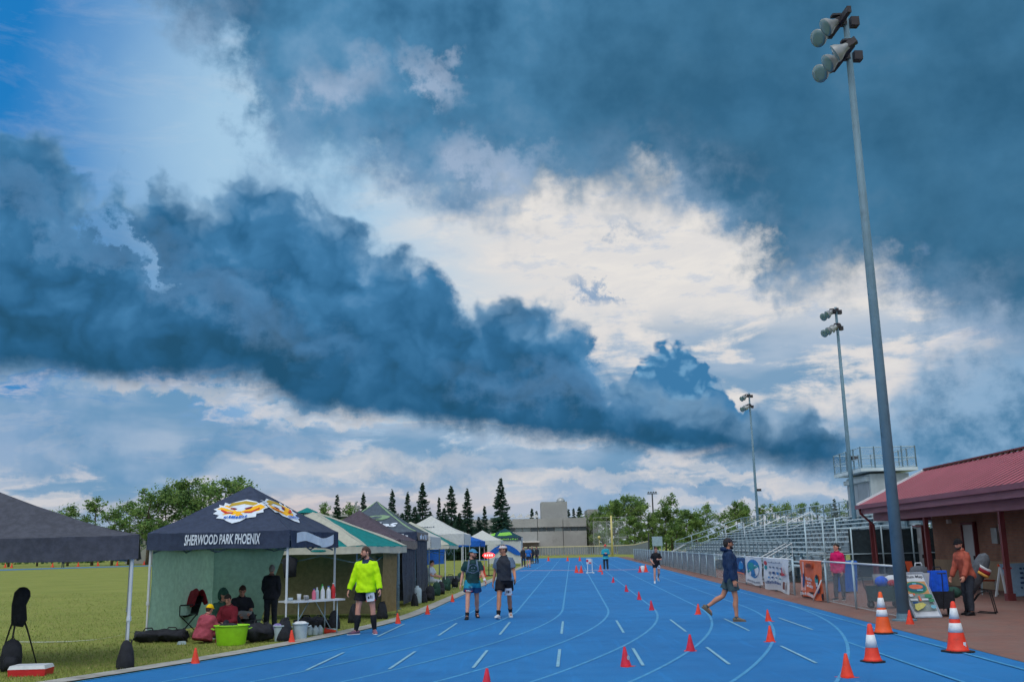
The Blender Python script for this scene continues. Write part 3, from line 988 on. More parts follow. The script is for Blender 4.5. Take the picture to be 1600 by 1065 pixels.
LB = {527: 'narrow spruce standing apart above the teal awning canopy', 568: 'slender spruce beside the square chimney of the gym', 613: 'spruce rising past the right slope of the grey lime-trimmed canopy', 637: 'spruce between two taller ones behind the low white canopy', 660: 'tall full spruce behind the tall white canopy peak', 686: 'short thin spruce between two tall full ones', 705: 'tall spruce above the royal blue canopy', 730: 'tall slim spruce next but one to the tallest broad spruce', 757: 'short thin spruce directly beside the tallest broad spruce', 592: 'thin spruce tip over the peak of the grey lime-trimmed canopy'}
lB = 'low dark spruce filling the gaps below the taller spruces'
for px, yt, Y, k, sw in ((527, 771, 150, 3, 1.1), (568, 768, 152, 1, .9), (592, 783, 158, 3, 1.0), (613, 763, 150, 1, .95), (637, 767, 148, 1, .9), (660, 752, 152, 0, .9), (686, 775, 150, 3, .9), (705, 757, 150, 0, .95), (730, 762, 154, 1, 1.0), (757, 789, 150, 3, 1.0), (628, 800, 142, 2, 1.3), (672, 797, 142, 2, 1.3), (718, 800, 140, 2, 1.3), (748, 806, 144, 2, 1.2), (598, 802, 144, 0, 1.3), (648, 790, 146, 2, 1.2), (694, 792, 146, 2, 1.2)):
    tree('spruce', SPR[k], px, yt, Y, LB.get(px, lB), gB, [m_needle, m_needle2], sw)
tree('spruce', SPR[2], 782, 745, 140, 'tallest broad spruce standing beside the grey concrete school', None, [m_needle, m_needle2], .82)
gC = 'young trees by the gym'
for px, yt, Y, k in ((508, 786, 160, 3), (545, 784, 162, 1)):
    tree('young_tree', DEC[k], px, yt, Y, 'small leafy tree on the left of the lone spruce by the gym' if px < 520 else 'small leafy tree between the lone spruce and the gym chimney', gC, m_leaf, .8)
for px, yt, k in ((831, 793, 3), (838, 797, 3), (888, 794, 3), (896, 793, 3), (905, 790, 0)):
    tree('far_spruce', SPR[k], px, yt, 260, 'tiny dark conifer peeping over the concrete school roof', 'conifers over the school roof', [m_needle, m_needle2], 1.2)
gD = 'leafy trees behind the backstop'
lD = 'full green leafy tree behind the backstop and bleachers'
LD = {940: 'leafy tree next to the stair tower of the concrete school', 978: 'broad leafy tree directly behind the baseball backstop', 1000: 'leafy tree left of the distant ballfield light', 1046: 'tall airy leafy tree right of the distant ballfield light', 1072: 'bright green bushy tree near the far end of the bleachers', 1104: 'leafy tree over the sloping end rail of the bleachers', 1150: 'round leafy tree beside the farthest floodlight pole', 1228: 'leafy tree top above the rear bleacher rail midway to the press box', 1330: 'leafy tree behind the press box'}
for px, yt, Y, k, sw in ((940, 790, 200, 2, .8), (958, 781, 196, 4, .9), (978, 774, 200, 2, .9), (1000, 775, 204, 1, 1.1), (1046, 770, 190, 1, .9), (1038, 792, 188, 4, .9), (1072, 796, 178, 4, 1.0), (1086, 801, 182, 2, .9), (1104, 786, 184, 0, .9), (1130, 797, 184, 1, 1.0), (1150, 783, 190, 2, .9), (1160, 790, 195, 4, .9), (1018, 800, 192, 4, 1.0), (1190, 789, 200, 3, 1.2), (1210, 786, 205, 1, 1.0), (1228, 784, 200, 0, .8), (1250, 786, 205, 3, 1.2), (1275, 785, 205, 3, 1.0), (1292, 787, 205, 1, 1.0), (1330, 780, 205, 0, 1.0), (990, 806, 186, 4, 1.1), (1056, 815, 176, 4, 1.2), (926, 800, 208, 0, 1.0)):
    tree('leafy_tree', DEC[k], px, yt, Y, LD.get(px, lD), gD, m_leaf, sw)
tree('spruce', SPR[3], 1303, 778, 200, 'small dark conifer tip above the rear bleacher rail', None, [m_needle, m_needle2], 1.4)
# far hedge that closes the horizon
hg = MB(); rg = random.Random(5)
for i in range(16000):
    xx = rg.uniform(-190, 150); yy = 232 + rg.uniform(-4, 4); zz = gz(yy) + abs(rg.gauss(0, 1.6)) + (1.0 + math.sin(xx * .21) + math.sin(xx * .07 + 1)) * rg.random()
    a = Vector((rg.uniform(-1, 1), rg.uniform(-1, 1), rg.uniform(-1, 1))).normalized() * .42; b_ = a.orthogonal() * .6
    c_ = Vector((xx, yy, zz)); hg.add([c_ - a, c_ + b_, c_ + a, c_ - b_], [(0, 1, 2, 3)], rg.choice((0, 2, 2)))
tag(hg.build('far_scrub', m_leaf, None, kind='stuff'), 'dark green scrub and hedgerow closing the far edge of the fields', 'scrub')
# ---------------------------------------------------------------- canopies
def textmesh(txt, shear=0.0, bold=0.0, space=1.0):
    cu = bpy.data.curves.new('t', 'FONT'); cu.body = txt; cu.shear = shear; cu.offset = bold; cu.space_character = space
    cu.resolution_u = 3
    ob = bpy.data.objects.new('t', cu); COL.objects.link(ob)
    dg = bpy.context.evaluated_depsgraph_get(); ev = ob.evaluated_get(dg)
    me = ev.to_mesh()
    vs = [v.co.copy() for v in me.vertices]; fs = [tuple(p.vertices) for p in me.polygons]
    ev.to_mesh_clear(); bpy.data.objects.remove(ob); bpy.data.curves.remove(cu)
    x0_, x1_ = min(v.x for v in vs), max(v.x for v in vs); y0_, y1_ = min(v.y for v in vs), max(v.y for v in vs)
    return [((v.x - x0_) / (x1_ - x0_), (v.y - y0_) / (y1_ - y0_)) for v in vs], fs


def decal(name, surf, shapes, mats, parent, off=.008):
    """flat print on a surface surf(s, t) -> point; shapes: (verts in s,t ; faces ; material index)"""
    mb = MB()
    for lay, (vs, fs, mi) in enumerate(shapes):
        pts = []
        for s_, t_ in vs:
            p = surf(s_, t_); e = 1e-3
            n = (surf(s_ + e, t_) - p).cross(surf(s_, t_ + e) - p)
            n = n.normalized() if n.length > 0 else Vector((0, 0, 1))
            pts.append(p + n * (off + .004 * lay))
        mb.add(pts, fs, mi)
    return mb.build(name, mats, parent)


def poly(pts): return (pts, [tuple(range(len(pts)))])


def ell(cx, cy, rx, ry, n=20, a0=0.0, a1=2 * math.pi):
    return [(cx + rx * math.cos(a0 + (a1 - a0) * i / n), cy + ry * math.sin(a0 + (a1 - a0) * i / n)) for i in range(n)]


def place_text(txt, s0, s1, t0, t1, mi, shear=0.0, bold=0.0, space=1.0, warp=None):
    vs, fs = textmesh(txt, shear, bold, space)
    q = [(s0 + (s1 - s0) * x, t0 + (t1 - t0) * y) for x, y in vs]
    if warp: q = [warp(*p) for p in q]
    return (q, fs, mi)


def scrib(s0, s1, t0, t1, mi, seed=0, n=8):
    """print too small to read: a broken row of strokes"""
    rg = random.Random(seed); vs, fs = [], []
    x = s0
    while x < s1 - 1e-4:
        w = (s1 - s0) / n * rg.uniform(.35, .8)
        a, b_ = (t0, t1) if rg.random() < .6 else (t0, t0 + (t1 - t0) * .7)
        q = [(x, a), (min(s1, x + w), a), (min(s1, x + w), b_), (x, b_)]
        fs.append(tuple(range(len(vs), len(vs) + 4))); vs += q; x += w + (s1 - s0) / n * rg.uniform(.15, .4)
    return (vs, fs, mi)


f_black = fabric('black_canvas', 74, 78, 92, .8, .18, .5, 5.0)
f_navy = fabric('navy_canvas', 54, 66, 92, .75, .15, .45, 4.0)
f_teal = fabric('teal_canvas', 10, 138, 142, .7, .14, .4, 4.0)
f_white = fabric('white_canvas', 214, 218, 222, .7, .07, .4, 4.0)
f_cream = fabric('cream_canvas', 206, 206, 196, .7, .07, .3, 4.0)
f_brown = fabric('brown_canvas', 84, 76, 90, .8, .15, .45, 4.0)
f_tan = fabric('tan_canvas', 122, 112, 106, .8, .12, .4, 4.0)
f_grey = fabric('grey_canvas', 84, 98, 116, .75, .15, .4, 4.0)
f_lime = fabric('lime_trim', 124, 154, 126, .75, .1, .3, 4.0)
f_blue = fabric('blue_canvas', 30, 100, 196, .7, .14, .4, 4.0)
f_dgreen = fabric('dark_green_canvas', 24, 70, 84, .75, .14, .4, 4.0)
f_limebright = fabric('lime_print', 124, 190, 78, .7, .1)
f_mesh = fabric('green_mesh_wall', 152, 190, 178, .9, .10, .35, 2.0)
f_olive = fabric('olive_tarp', 128, 122, 98, .9, .14, .5, 2.5)
f_olive2 = fabric('tan_tarp', 166, 142, 102, .9, .12, .5, 2.5)
f_dark = fabric('black_wall', 68, 72, 84, .85, .25, .8, 3.0)
f_print = fabric('white_print', 205, 218, 236, .7, .06)
f_gold = fabric('gold_print', 236, 178, 24, .7, .1)
f_gold2 = fabric('old_gold_print', 176, 150, 50, .7, .1)
f_red = fabric('red_print', 196, 60, 40, .7, .1)
f_maroon = fabric('maroon_print', 110, 30, 70, .7, .1)
m_leg = material('white_leg', lin(196, 204, 214), .45, .08, 3.0, spec=.5)
m_leg2 = material('grey_leg', lin(96, 120, 138), .45, .1, 3.0, metal=.3)


def sheer(m_, amt):
    """thin cloth that lets daylight through"""
    nt = m_.node_tree; b = nt.nodes['Principled BSDF']; out = nt.nodes['Material Output']
    tl = nt.nodes.new('ShaderNodeBsdfTranslucent'); mx = nt.nodes.new('ShaderNodeMixShader'); mx.inputs[0].default_value = amt
    src = b.inputs['Base Color'].links[0].from_socket
    nt.links.new(src, tl.inputs['Color']); nt.links.new(b.outputs[0], mx.inputs[1]); nt.links.new(tl.outputs[0], mx.inputs[2]); nt.links.new(mx.outputs[0], out.inputs['Surface'])


for m_, a_ in ((f_mesh, .5), (f_olive, .35), (f_olive2, .35), (f_teal, .3), (f_white, .35), (f_cream, .35), (f_blue, .25), (f_navy, .12), (f_black, .10), (f_brown, .15), (f_grey, .2), (f_dgreen, .2)):
    sheer(m_, a_)


def tent(label, NL, NR, FR, FL, eave, val, apex, canopy, valance, legm=None, stripe=None, sag=.06, cat='canopy', over=.08, conc=1.22, ax=None, group=None, name='canopy_tent', legr=.02):
    """pop-up canopy: corners are ground xy (near left, near right, far right, far left)"""
    cs = [Vector((p[0], p[1], 0)) for p in (NL, NR, FR, FL)]
    cen = sum(cs, Vector()) / 4
    z0 = gz(cen.y)
    root = thing(name, label, cat, (cen.x, cen.y, z0), 0, group)
    cs = [c_ - cen for c_ in cs]
    ec = [c_ + c_.normalized() * over for c_ in cs]
    ap = Vector((0, 0, apex)) + (Vector((ax[0], ax[1], 0)) if ax else Vector())
    surfs, vsurf = [], []
    for i in range(4):
        A, B = ec[i], ec[(i + 1) % 4]

        def sf(s_, t_, A=A, B=B, sd=i):
            b_ = A.lerp(B, s_)
            p = b_.lerp(Vector((ap.x, ap.y, 0)), t_)
            edge_s = 4 * s_ * (1 - s_)
            z = eave + (apex - eave) * (t_ ** conc) - sag * edge_s * math.sin(math.pi * min(1, t_ + .12)) * (1 - t_) + .016 * math.sin(s_ * 19 + sd) * math.sin(t_ * 11) * (1 - t_) + .010 * math.sin(s_ * 33 + t_ * 14 + sd * 2) * (1 - t_)
            return Vector((p.x, p.y, z))

        def vf(s_, t_, A=A, B=B, sd=i):
            b_ = A.lerp(B, s_); o = (A + B).normalized()
            w = (.020 * math.sin(s_ * 23 + sd * 2) + .012 * math.sin(s_ * 47 + sd)) * t_ + .02 * t_ * t_
            dz_ = -sag * 4 * s_ * (1 - s_) * math.sin(math.pi * .12) - val * t_ * (1 + .05 * math.sin(s_ * 9 + sd))
            return Vector((b_.x, b_.y, eave + dz_)) + o * w
        surfs.append(sf); vsurf.append(vf)
        mb = MB()
        mb.sheet(sf, 16, 12)
        # hem: turned edge so that the cloth has thickness
        mb.sheet(lambda s_, t_: sf(s_, 0) - Vector((0, 0, .012 * t_)), 16, 1)
        mb.build('canopy_panel', canopy[i], root, smooth=True)
        mb = MB(); mb.sheet(vf, 24, 5)
        mb.build('valance', valance[i], root, smooth=True)
    if stripe:
        for i in range(4):
            mb = MB(); w = stripe[1]
            a, b_ = surfs[i], surfs[(i - 1) % 4]
            n = 14
            up = Vector((0, 0, .014))
            for k in range(n):
                t0, t1 = k / n, (k + 1) / n
                w0, w1 = w / max(.12, (1 - t0)), w / max(.12, (1 - t1))
                mb.quad(a(0, t0) + up, a(min(.5, w0), t0) + up, a(min(.5, w1), t1) + up, a(0, t1) + up)
                mb.quad(b_(1, t1) + up, b_(1 - min(.5, w1), t1) + up, b_(1 - min(.5, w0), t0) + up, b_(1, t0) + up)
            mb.build('hip_stripe', stripe[0], root, smooth=True)
    legm = legm or m_leg
    for i in range(4):
        c_ = cs[i]
        mb = MB()
        mb.box((c_.x, c_.y, eave / 2 + .35), (legr * 2, legr * 2, eave - .7))
        mb.box((c_.x, c_.y, .40), (legr * 1.5, legr * 1.5, .8))
        mb.box((c_.x, c_.y, .012), (.12, .12, .024))
        mb.box((c_.x, c_.y, .74), (legr * 2.8, legr * 2.8, .07))
        mb.build('leg', legm, root)
    tr = MB()
    for i in range(4):
        a, b_ = cs[i] * .97, cs[(i + 1) % 4] * .97
        for k in range(2):
            p, q = a.lerp(b_, k / 2), a.lerp(b_, (k + 1) / 2)
            tr.bar((p.x, p.y, eave - .04), (q.x, q.y, eave - .40 if k == 0 else eave - .40), .02, .025)
            tr.bar((p.x, p.y, eave - .38), (q.x, q.y, eave - .05), .02, .025)
        tr.bar((a.x, a.y, eave - .06), (ap.x, ap.y, apex - .06), .022, .022)
    tr.build('truss', m_leg2, root)
    return root, surfs, vsurf, cs


def wall_sheet(name, root, A, B, z0, z1, matl, top=(0, 1), bot=(0, 1), wav=.05, nu=22, nv=12, seed=0):
    """hanging cloth between local points A and B"""
    A, B = Vector(A), Vector(B); n = (B - A).cross(Vector((0, 0, 1))).normalized()
    rg = random.Random(seed); ph = [rg.uniform(0, 6) for _ in range(6)]

    def f(s_, t_):
        u = (bot[0] + (bot[1] - bot[0]) * s_) * (1 - t_) + (top[0] + (top[1] - top[0]) * s_) * t_
        p = A.lerp(B, u)
        w = math.sin(u * 17 + ph[0] + t_ * 2) * .5 + math.sin(u * 31 + ph[1] - t_ * 3) * .3 + math.sin(u * 7 + t_ * 5 + ph[2]) * .5
        z = z0 + (z1 - z0) * t_ - .05 * math.sin(u * 9 + ph[3]) * t_ * (1 - t_) * 2
        return Vector((p.x, p.y, z)) + n * (w * wav * (1.15 - t_ * .9))
    mb = MB(); mb.sheet(f, nu, nv)
    return mb.build(name, matl, root, smooth=True)


# --- black canopy, far left
D0 = Vector((-6.08, 16.1)); e1 = Vector((-.93, -.36)); e2 = Vector((-.36, .93))
NLb, NRb = D0 + e1 * 5.3, D0
tb, sb, vb, cb = tent('plain black canopy with white legs beside the tripod on the grass', NLb, NRb, NRb + e2 * 3.0, NLb + e2 * 3.0, 2.02, .36, 3.0, [f_black] * 4, [f_black] * 4, sag=.09, conc=1.22, over=.10)

# --- club canopy with crest and lettering
A_, B_, C_ = (-7.47, 20.75), (-4.58, 20.35), (-4.14, 23.2)
D_ = (A_[0] + C_[0] - B_[0], A_[1] + C_[1] - B_[1])
tp, sp_, vp_, cp_ = tent('navy club canopy with gold bird crest and white SHERWOOD PARK PHOENIX lettering', A_, B_, C_, D_, 2.13, .33, 3.14, [f_navy] * 4, [f_navy] * 4, sag=.05, conc=1.06)


def crest(cx, cy, w, h):
    f = lambda pts: [(cx + x * w, cy + y * h) for x, y in pts]
    sh = []
    out = [(-.5, .12), (-.42, .22), (-.46, .32), (-.36, .28), (-.38, .42), (-.27, .34), (-.2, .42), (0, .52), (.2, .42), (.27, .34), (.38, .42), (.36, .28), (.46, .32), (.42, .22), (.5, .12), (.42, .06), (.46, -.06), (.34, -.08), (.36, -.2), (.2, -.26), (.12, -.36), (0, -.44), (-.12, -.36), (-.2, -.26), (-.36, -.2), (-.34, -.08), (-.46, -.06), (-.42, .06)]
    o = f(out); c_ = f([(0, .03)])[0]
    sh.append((o + [c_], [(i, (i + 1) % len(o), len(o)) for i in range(len(o))], 0))
    g1 = f([(-.44, .14), (-.36, .24), (-.3, .30), (-.22, .18), (-.12, .08), (0, .02), (.12, .08), (.22, .18), (.3, .30), (.36, .24), (.44, .14), (.36, .02), (.26, -.08), (.1, -.16), (-.1, -.16), (-.26, -.08), (-.36, .02)])
    sh.append((g1 + [f([(0, -.02)])[0]], [(i, (i + 1) % len(g1), len(g1)) for i in range(len(g1))], 1))
    bn_ = f([(-.24, .36), (0, .46), (.24, .36), (.26, .22), (0, .33), (-.26, .22)])
    sh.append((bn_, [(0, 1, 4, 5), (1, 2, 3, 4)], 2))
    for sg_ in (-1, 1):
        ey = f([(sg_ * .06, .12), (sg_ * .12, .18), (sg_ * .2, .20), (sg_ * .19, .12), (sg_ * .11, .08)])
        sh.append((ey if sg_ > 0 else ey[::-1], [tuple(range(5))], 4))
        rd = f([(sg_ * .1, -.01), (sg_ * .22, .02), (sg_ * .34, .12), (sg_ * .36, .08), (sg_ * .24, -.04), (sg_ * .1, -.05)])
        sh.append((rd if sg_ > 0 else rd[::-1], [(0, 1, 4, 5), (1, 2, 3, 4)], 3))
    sh.append(scrib(cx - .2 * w, cx + .2 * w, cy - .27 * h, cy - .17 * h, 5, 2))
    return sh


CREST = [f_print, f_gold, f_gold2, f_red, f_maroon, f_blue]


def tr_surf(sf):
    """panel surface with even text spacing: s measured along the horizontal at height t"""
    return lambda a, t_: sf(.5 + (a - .5) / max(.08, 1 - t_), t_)


decal('crest', tr_surf(sp_[0]), crest(.55, .43, .40, .50), CREST, tp, .02)
decal('lettering', vp_[0], [place_text('SHERWOOD PARK PHOENIX', .27, .80, .74, .10, 0, .10, .02, 1.0)], [f_print], tp, -.02)
decal('crest', tr_surf(sp_[1]), crest(.45, .44, .46, .52), CREST, tp, .02)
wv = lambda s_, t_: (s_, t_ - .30 * math.sin((s_ - .12) / .76 * math.pi * 2 + .4) * .6)
rb = [(.12 + .76 * i / 20, .2) for i in range(21)] + [(.88 - .76 * i / 20, .78) for i in range(21)]
decal('ribbon', vp_[1], [([wv(*p) for p in rb], [(i, i + 1, 40 - i, 41 - i)[:4] for i in range(20)], 0), (lambda z: ([wv(*p) for p in z[0]], z[1], z[2]))(scrib(.16, .84, .36, .62, 1, 4, 12))], [f_print, f_grey], tp, -.015)
wall_sheet('side_wall', tp, cp_[0] * .985, cp_[3] * .985, .12, 1.95, f_mesh, wav=.04, seed=1)
wall_sheet('back_wall', tp, cp_[3] * .98, cp_[2] * .98, .10, 1.95, f_mesh, top=(0, .62), bot=(0, .40), wav=.05, seed=2)

# --- teal and white awning canopy
NR_, FR_ = (-3.92, 25.0), (-3.22, 27.5)
NL_ = (-7.55, 26.05); FL_ = (NL_[0] + .7, NL_[1] + 2.5)
tt, st_, vt_, ct_ = tent('teal and white striped awning canopy with olive back wall behind the supply table', NL_, NR_, FR_, FL_, 1.80, .17, 2.80, [f_teal] * 4, [f_cream] * 4, legm=m_leg2, stripe=(f_cream, .095), sag=.03, over=.26, conc=.92, ax=(-.15, 0))
vt = MB(); vt.lathe((-.15, 0, 2.70), [(.30, 0), (.27, .03), (.02, .14)], 8); vt.build('vent_cap', f_teal, tt)
decal('maker_mark', vt_[0], [(ell(.72, .5, .05, .16), [tuple(range(20))], 0)], [f_teal], tt, -.012)
wall_sheet('back_wall', tt, ct_[3] * .97, ct_[2] * .97, .12, 1.66, f_olive, wav=.05, seed=4)
wall_sheet('side_wall', tt, ct_[0].lerp(ct_[3], .3), ct_[1].lerp(ct_[2], .45), .12, 1.64, f_olive, top=(.1, 1), bot=(.1, 1), wav=.05, seed=5)
wall_sheet('end_wall', tt, ct_[1].lerp(ct_[2], .62), ct_[2], .12, 1.66, f_olive2, wav=.03, nu=10, seed=6)

# --- dark brown canopy
NR_, FR_ = (-3.45, 29.9), (-3.28, 33.0); NL_ = (-6.5, 30.1); FL_ = (NL_[0] + .17, NL_[1] + 3.1)
t4, s4, v4, c4 = tent('dark brown canopy with tan side valance between the teal and grey canopies', NL_, NR_, FR_, FL_, 1.98, .25, 2.93, [f_brown] * 4, [f_brown, f_tan, f_brown, f_brown], legm=m_leg2, sag=.06, conc=1.2)
wall_sheet('side_wall', t4, c4[1].lerp(c4[2], .2), c4[2], .1, 1.8, f_dark, wav=.04, seed=8)
wall_sheet('back_wall', t4, c4[3], c4[2], .1, 1.8, f_dark, wav=.04, seed=9)

# --- grey canopy with lime trim
NR_, FR_ = (-3.34, 33.6), (-3.24, 36.7); NL_ = (-6.45, 33.75); FL_ = (NL_[0] + .1, NL_[1] + 3.1)
t5, s5, v5, c5 = tent('grey canopy with lime green hip trim and swoosh logo behind the brown one', NL_, NR_, FR_, FL_, 2.26, .26, 3.36, [f_grey] * 4, [f_navy, f_tan, f_grey, f_grey], legm=m_leg2, stripe=(f_lime, .02), sag=.05, conc=1.2)
lf = lambda cx, cy, rx, ry, k: ([(cx + rx * math.cos(a), cy + ry * math.sin(a) + k * math.cos(a)) for a in [2 * math.pi * i / 24 for i in range(24)]])
decal('swoosh_logo', tr_surf(s5[0]), [(lf(.52, .52, .16, .075, .03), [tuple(range(24))], 0), (lf(.49, .53, .11, .03, .03), [tuple(range(24))], 1), (lf(.50, .475, .10, .016, .03), [tuple(range(24))], 1), place_text('ies', .54, .78, .22, .38, 2, .25, .03)], [f_lime, f_grey, f_print], t5, .02)
decal('lettering', v5[0], [scrib(.55, .92, .85, .2, 0, 5, 6)], [f_print], t5, -.02)
decal('lettering', v5[1], [scrib(.2, .85, .85, .2, 0, 6, 5)], [f_print], t5, -.02)
wall_sheet('side_wall', t5, c5[1].lerp(c5[2], .1), c5[2], .1, 2.0, f_dark, wav=.05, seed=11)
wall_sheet('back_wall', t5, c5[3], c5[2], .1, 2.0, f_dark, wav=.04, seed=12)

# --- further row
def simple(label, Y, xr, w, d, eave, val, apex, can, va, skew=.055, **kw):
    NR = (xr, Y); NL = (xr - w, Y + w * skew); FR = (xr + d * skew, Y + d); FL = (NL[0] + d * skew, NL[1] + d)
    return tent(label, NL, NR, FR, FL, eave, val, apex, can, va, **kw)


t6 = simple('plain white canopy half hidden behind the grey canopy with lime trim', 37.9, -3.25, 3.0, 2.9, 2.15, .42, 2.95, [f_white] * 4, [f_white] * 4, legm=m_leg2, conc=1.1)
t7 = simple('teal and cream striped canopy with low pointed corner between two white ones', 42.2, -2.95, 3.4, 3.2, 1.82, .14, 2.85, [f_teal] * 4, [f_cream] * 4, stripe=(f_cream, .10), over=.25, conc=.95, sag=.03)
t8 = simple('tall white canopy with small dark maker mark standing next to the blue one', 47.6, -2.5, 3.4, 3.1, 2.36, .5, 3.27, [f_white] * 4, [f_white] * 4, conc=1.25, sag=.08)
decal('maker_mark', tr_surf(t8[1][0]), [scrib(.40, .58, .46, .51, 0, 7, 5)], [f_grey], t8[0], .02)
t9 = simple('royal blue canopy beyond the tall white one', 59.5, -2.15, 3.6, 3.2, 2.08, .3, 2.84, [f_blue] * 4, [f_blue] * 4, conc=1.1)
t10 = simple('small white canopy peeking out beside the dark green one', 76, -1.2, 2.9, 2.9, 2.2, .3, 2.98, [f_white] * 4, [f_white] * 4)
t11, s11, v11, c11 = simple('dark green canopy with lime print and white walls at the end of the row', 93, .42, 3.05, 3.0, 2.55, .28, 3.42, [f_dgreen] * 4, [f_navy, f_white, f_white, f_white], conc=1.1)
decal('lime_print', tr_surf(s11[0]), [([(.30, .24), (.36, .52), (.66, .58), (.74, .30), (.52, .22)], [(0, 1, 2, 3, 4)], 0), ([(.06, .16), (.10, .34), (.24, .5), (.22, .2)], [(0, 1, 2, 3)], 0)], [f_limebright], t11, .02)
decal('lettering', v11[0], [scrib(.14, .9, .8, .3, 0, 8, 9)], [f_limebright], t11, -.02)
wall_sheet('front_wall', t11, c11[0], c11[1], .2, 2.28, f_white, wav=.015, seed=21)
wall_sheet('side_wall', t11, c11[1], c11[2], .2, 2.28, f_white, wav=.02, seed=22)
fw = lambda s_, t_: c11[0].lerp(c11[1], s_) + Vector((0, -.05, .2 + 2.08 * t_))
sw_ = [(.0, .42)] + [(i / 16, .42 + .40 * math.sin(math.pi * i / 16) ** .8) for i in range(17)] + [(1.0, .42)]
sw2 = [(1 - i / 16, .36 + .20 * math.sin(math.pi * (1 - i / 16)) ** 2) for i in range(17)]
aa = [(i / 16, .40 + .42 * math.sin(math.pi * i / 16) ** .8) for i in range(17)]; bb_ = [(i / 16, .34 + .26 * math.sin(math.pi * i / 16) ** 3) for i in range(17)]
decal('blue_arch', fw, [(aa + bb_, [(i, i + 17, i + 18, i + 1) for i in range(16)], 0)], [f_blue], t11, .03)
# blue windbreak slung between the far canopies
wb = thing('blue_tarp', 'bright blue tarp slung as a windbreak under the white and teal canopies', 'tarp', (-5.0, 44, gz(44)))
wall_sheet('tarp_sheet', wb, Vector((-1.35, -7, 0)), Vector((1.2, 10, 0)), .95, 1.78, f_blue, wav=.05, nu=40, seed=31)
tr = MB(); tr.tube([(-1.35, -7, 1.78), (0, 1, 1.74), (1.2, 10, 1.78)], .012, 5)
for k in (0, .33, .66, 1): p = Vector((-1.35, -7, 0)).lerp(Vector((1.2, 10, 0)), k); tr.tube([p, p + Vector((0, 0, 1.8))], .018, 6)
tr.build('rope_and_stakes', m_leg2, wb)
# ---------------------------------------------------------------- right side: fence, bleachers, clubhouse, poles
def proj(p):
    v = Vector(p) - Vector((0, 0, CAMH)); z = v.dot(FW)
    return 800 + FPX * v.dot(RX) / z, 532.5 - FPX * v.dot(UY) / z


def vat(px, u, z=.6):
    """distance along the track at which a line of offset u is seen in column px"""
    a, b_ = 8.0, 400.0
    for _ in range(50):
        m_ = (a + b_) / 2
        if proj(T(u, m_, z))[0] > px: a = m_
        else: b_ = m_
    return a


def tpart(mb, name, matl, parent, smooth=False, **kw):
    """mesh given in track coordinates (u, v, height) -> part of a placed thing"""
    mb.v = [tuple(T(*p)) for p in mb.v]
    o = mb.build(name, matl, parent, smooth, **kw)
    if parent is not None: child(o)
    return o


def tthing(name, label, cat, u, v, group=None):
    return thing(name, label, cat, T(u, v), 0, group)


m_rail = material('galv_rail', lin(160, 184, 198), .45, .12, 2.0, metal=.15)
m_railw = material('pale_rail', lin(206, 214, 222), .5, .08, 2.0)
m_alu = material('bleacher_aluminium', lin(196, 212, 222), .45, .1, 1.3, .1, 20.0, metal=.1)
m_alu2 = material('bleacher_riser', lin(160, 182, 196), .5, .12, 1.3, metal=.1)
m_steel = material('bleacher_steel', lin(98, 124, 140), .5, .15, 2.0, metal=.3)

# --- trackside fence
UF = 7.1
fence = tthing('trackside_fence', 'waist high chain link fence with pale top rail along the red paving', 'fence', UF, 40)
vg0, vg1 = vat(1253, UF), vat(1240, UF)
pv = [vat(1406, UF), vat(1335, UF), vat(1291, UF), vg0]
far_p = []
v_ = vg1
while v_ < 118: far_p.append(v_); v_ += 3.0
for i, v_ in enumerate(pv + far_p):
    m_ = MB(); r = .034 if i in (0, 3, 4) else .03
    m_.tube([(UF, v_, 0), (UF, v_, 1.17)], r, 8); m_.ball((UF, v_, 1.18), (r * 1.15, r * 1.15, r * .9), 8, 5)
    tpart(m_, 'post', m_rail, fence, True)
for seg in (pv, far_p):
    for k, (a, b_) in enumerate(zip(seg[:-1], seg[1:])):
        m_ = MB(); lo, hi = min(a, b_), max(a, b_)
        m_.tube([(UF, lo + .03, 1.13), (UF, hi - .03, 1.13)], .024, 7); tpart(m_, 'top_rail', m_railw if seg is pv or k < 6 else m_rail, fence, True)
        m_ = MB(); wire_panel(m_, (UF + .03, lo, 0), (UF + .03, hi, 0), .04, 1.12, .062 if lo < 50 else .09, .0065 if lo < 50 else .009)
        tpart(m_, 'wire_mesh', m_wire, fence, kind='stuff')
        m_ = MB(); m_.tube([(UF, lo, .06), (UF, hi, .06)], .008, 5); tpart(m_, 'tension_wire', m_wire, fence)
sl = MB()
v_ = 52.0
while v_ < 117.5:
    sl.box((UF + .05, v_, .56), (.012, .075, 1.06)); v_ += .105
tpart(sl, 'privacy_slat_fill', m_slat, fence, kind='stuff')

# --- banners on the fence
def banner(label, pa, pb, z0, z1, base, shapes, mats, dz=0.0):
    va, vb = vat(pa, UF), vat(pb, UF)
    mid = (va + vb) / 2
    t_ = tthing('fence_banner', label, 'banner', UF - .06, mid)
    rg = random.Random(int(pa)); ph = rg.uniform(0, 6)

    def sf(s_, q):          # s from far end to near end (left to right in view), q up
        v_ = va + (vb - va) * s_
        w = .02 * math.sin(s_ * 11 + ph) * (1 - q) + .012 * math.sin(q * 9 + ph + s_ * 4)
        z = z0 + (z1 - z0) * q - .03 * math.sin(s_ * 7 + ph) * (1 - q)
        return T(UF - .055 - .02 * (1 - q) + w, v_, z)
    mb = MB(); mb.sheet(sf, 16, 10); child(mb.build('cloth', base, t_, smooth=True))
    mb = MB(); mb.sheet(lambda s_, q: T(UF - .055 + .09 * q, va + (vb - va) * s_, z1 + .012 * math.sin(q * math.pi)), 8, 2); child(mb.build('top_hem', base, t_, smooth=True))
    if shapes: child(decal('print', sf, shapes, mats, t_, .012))
    return t_


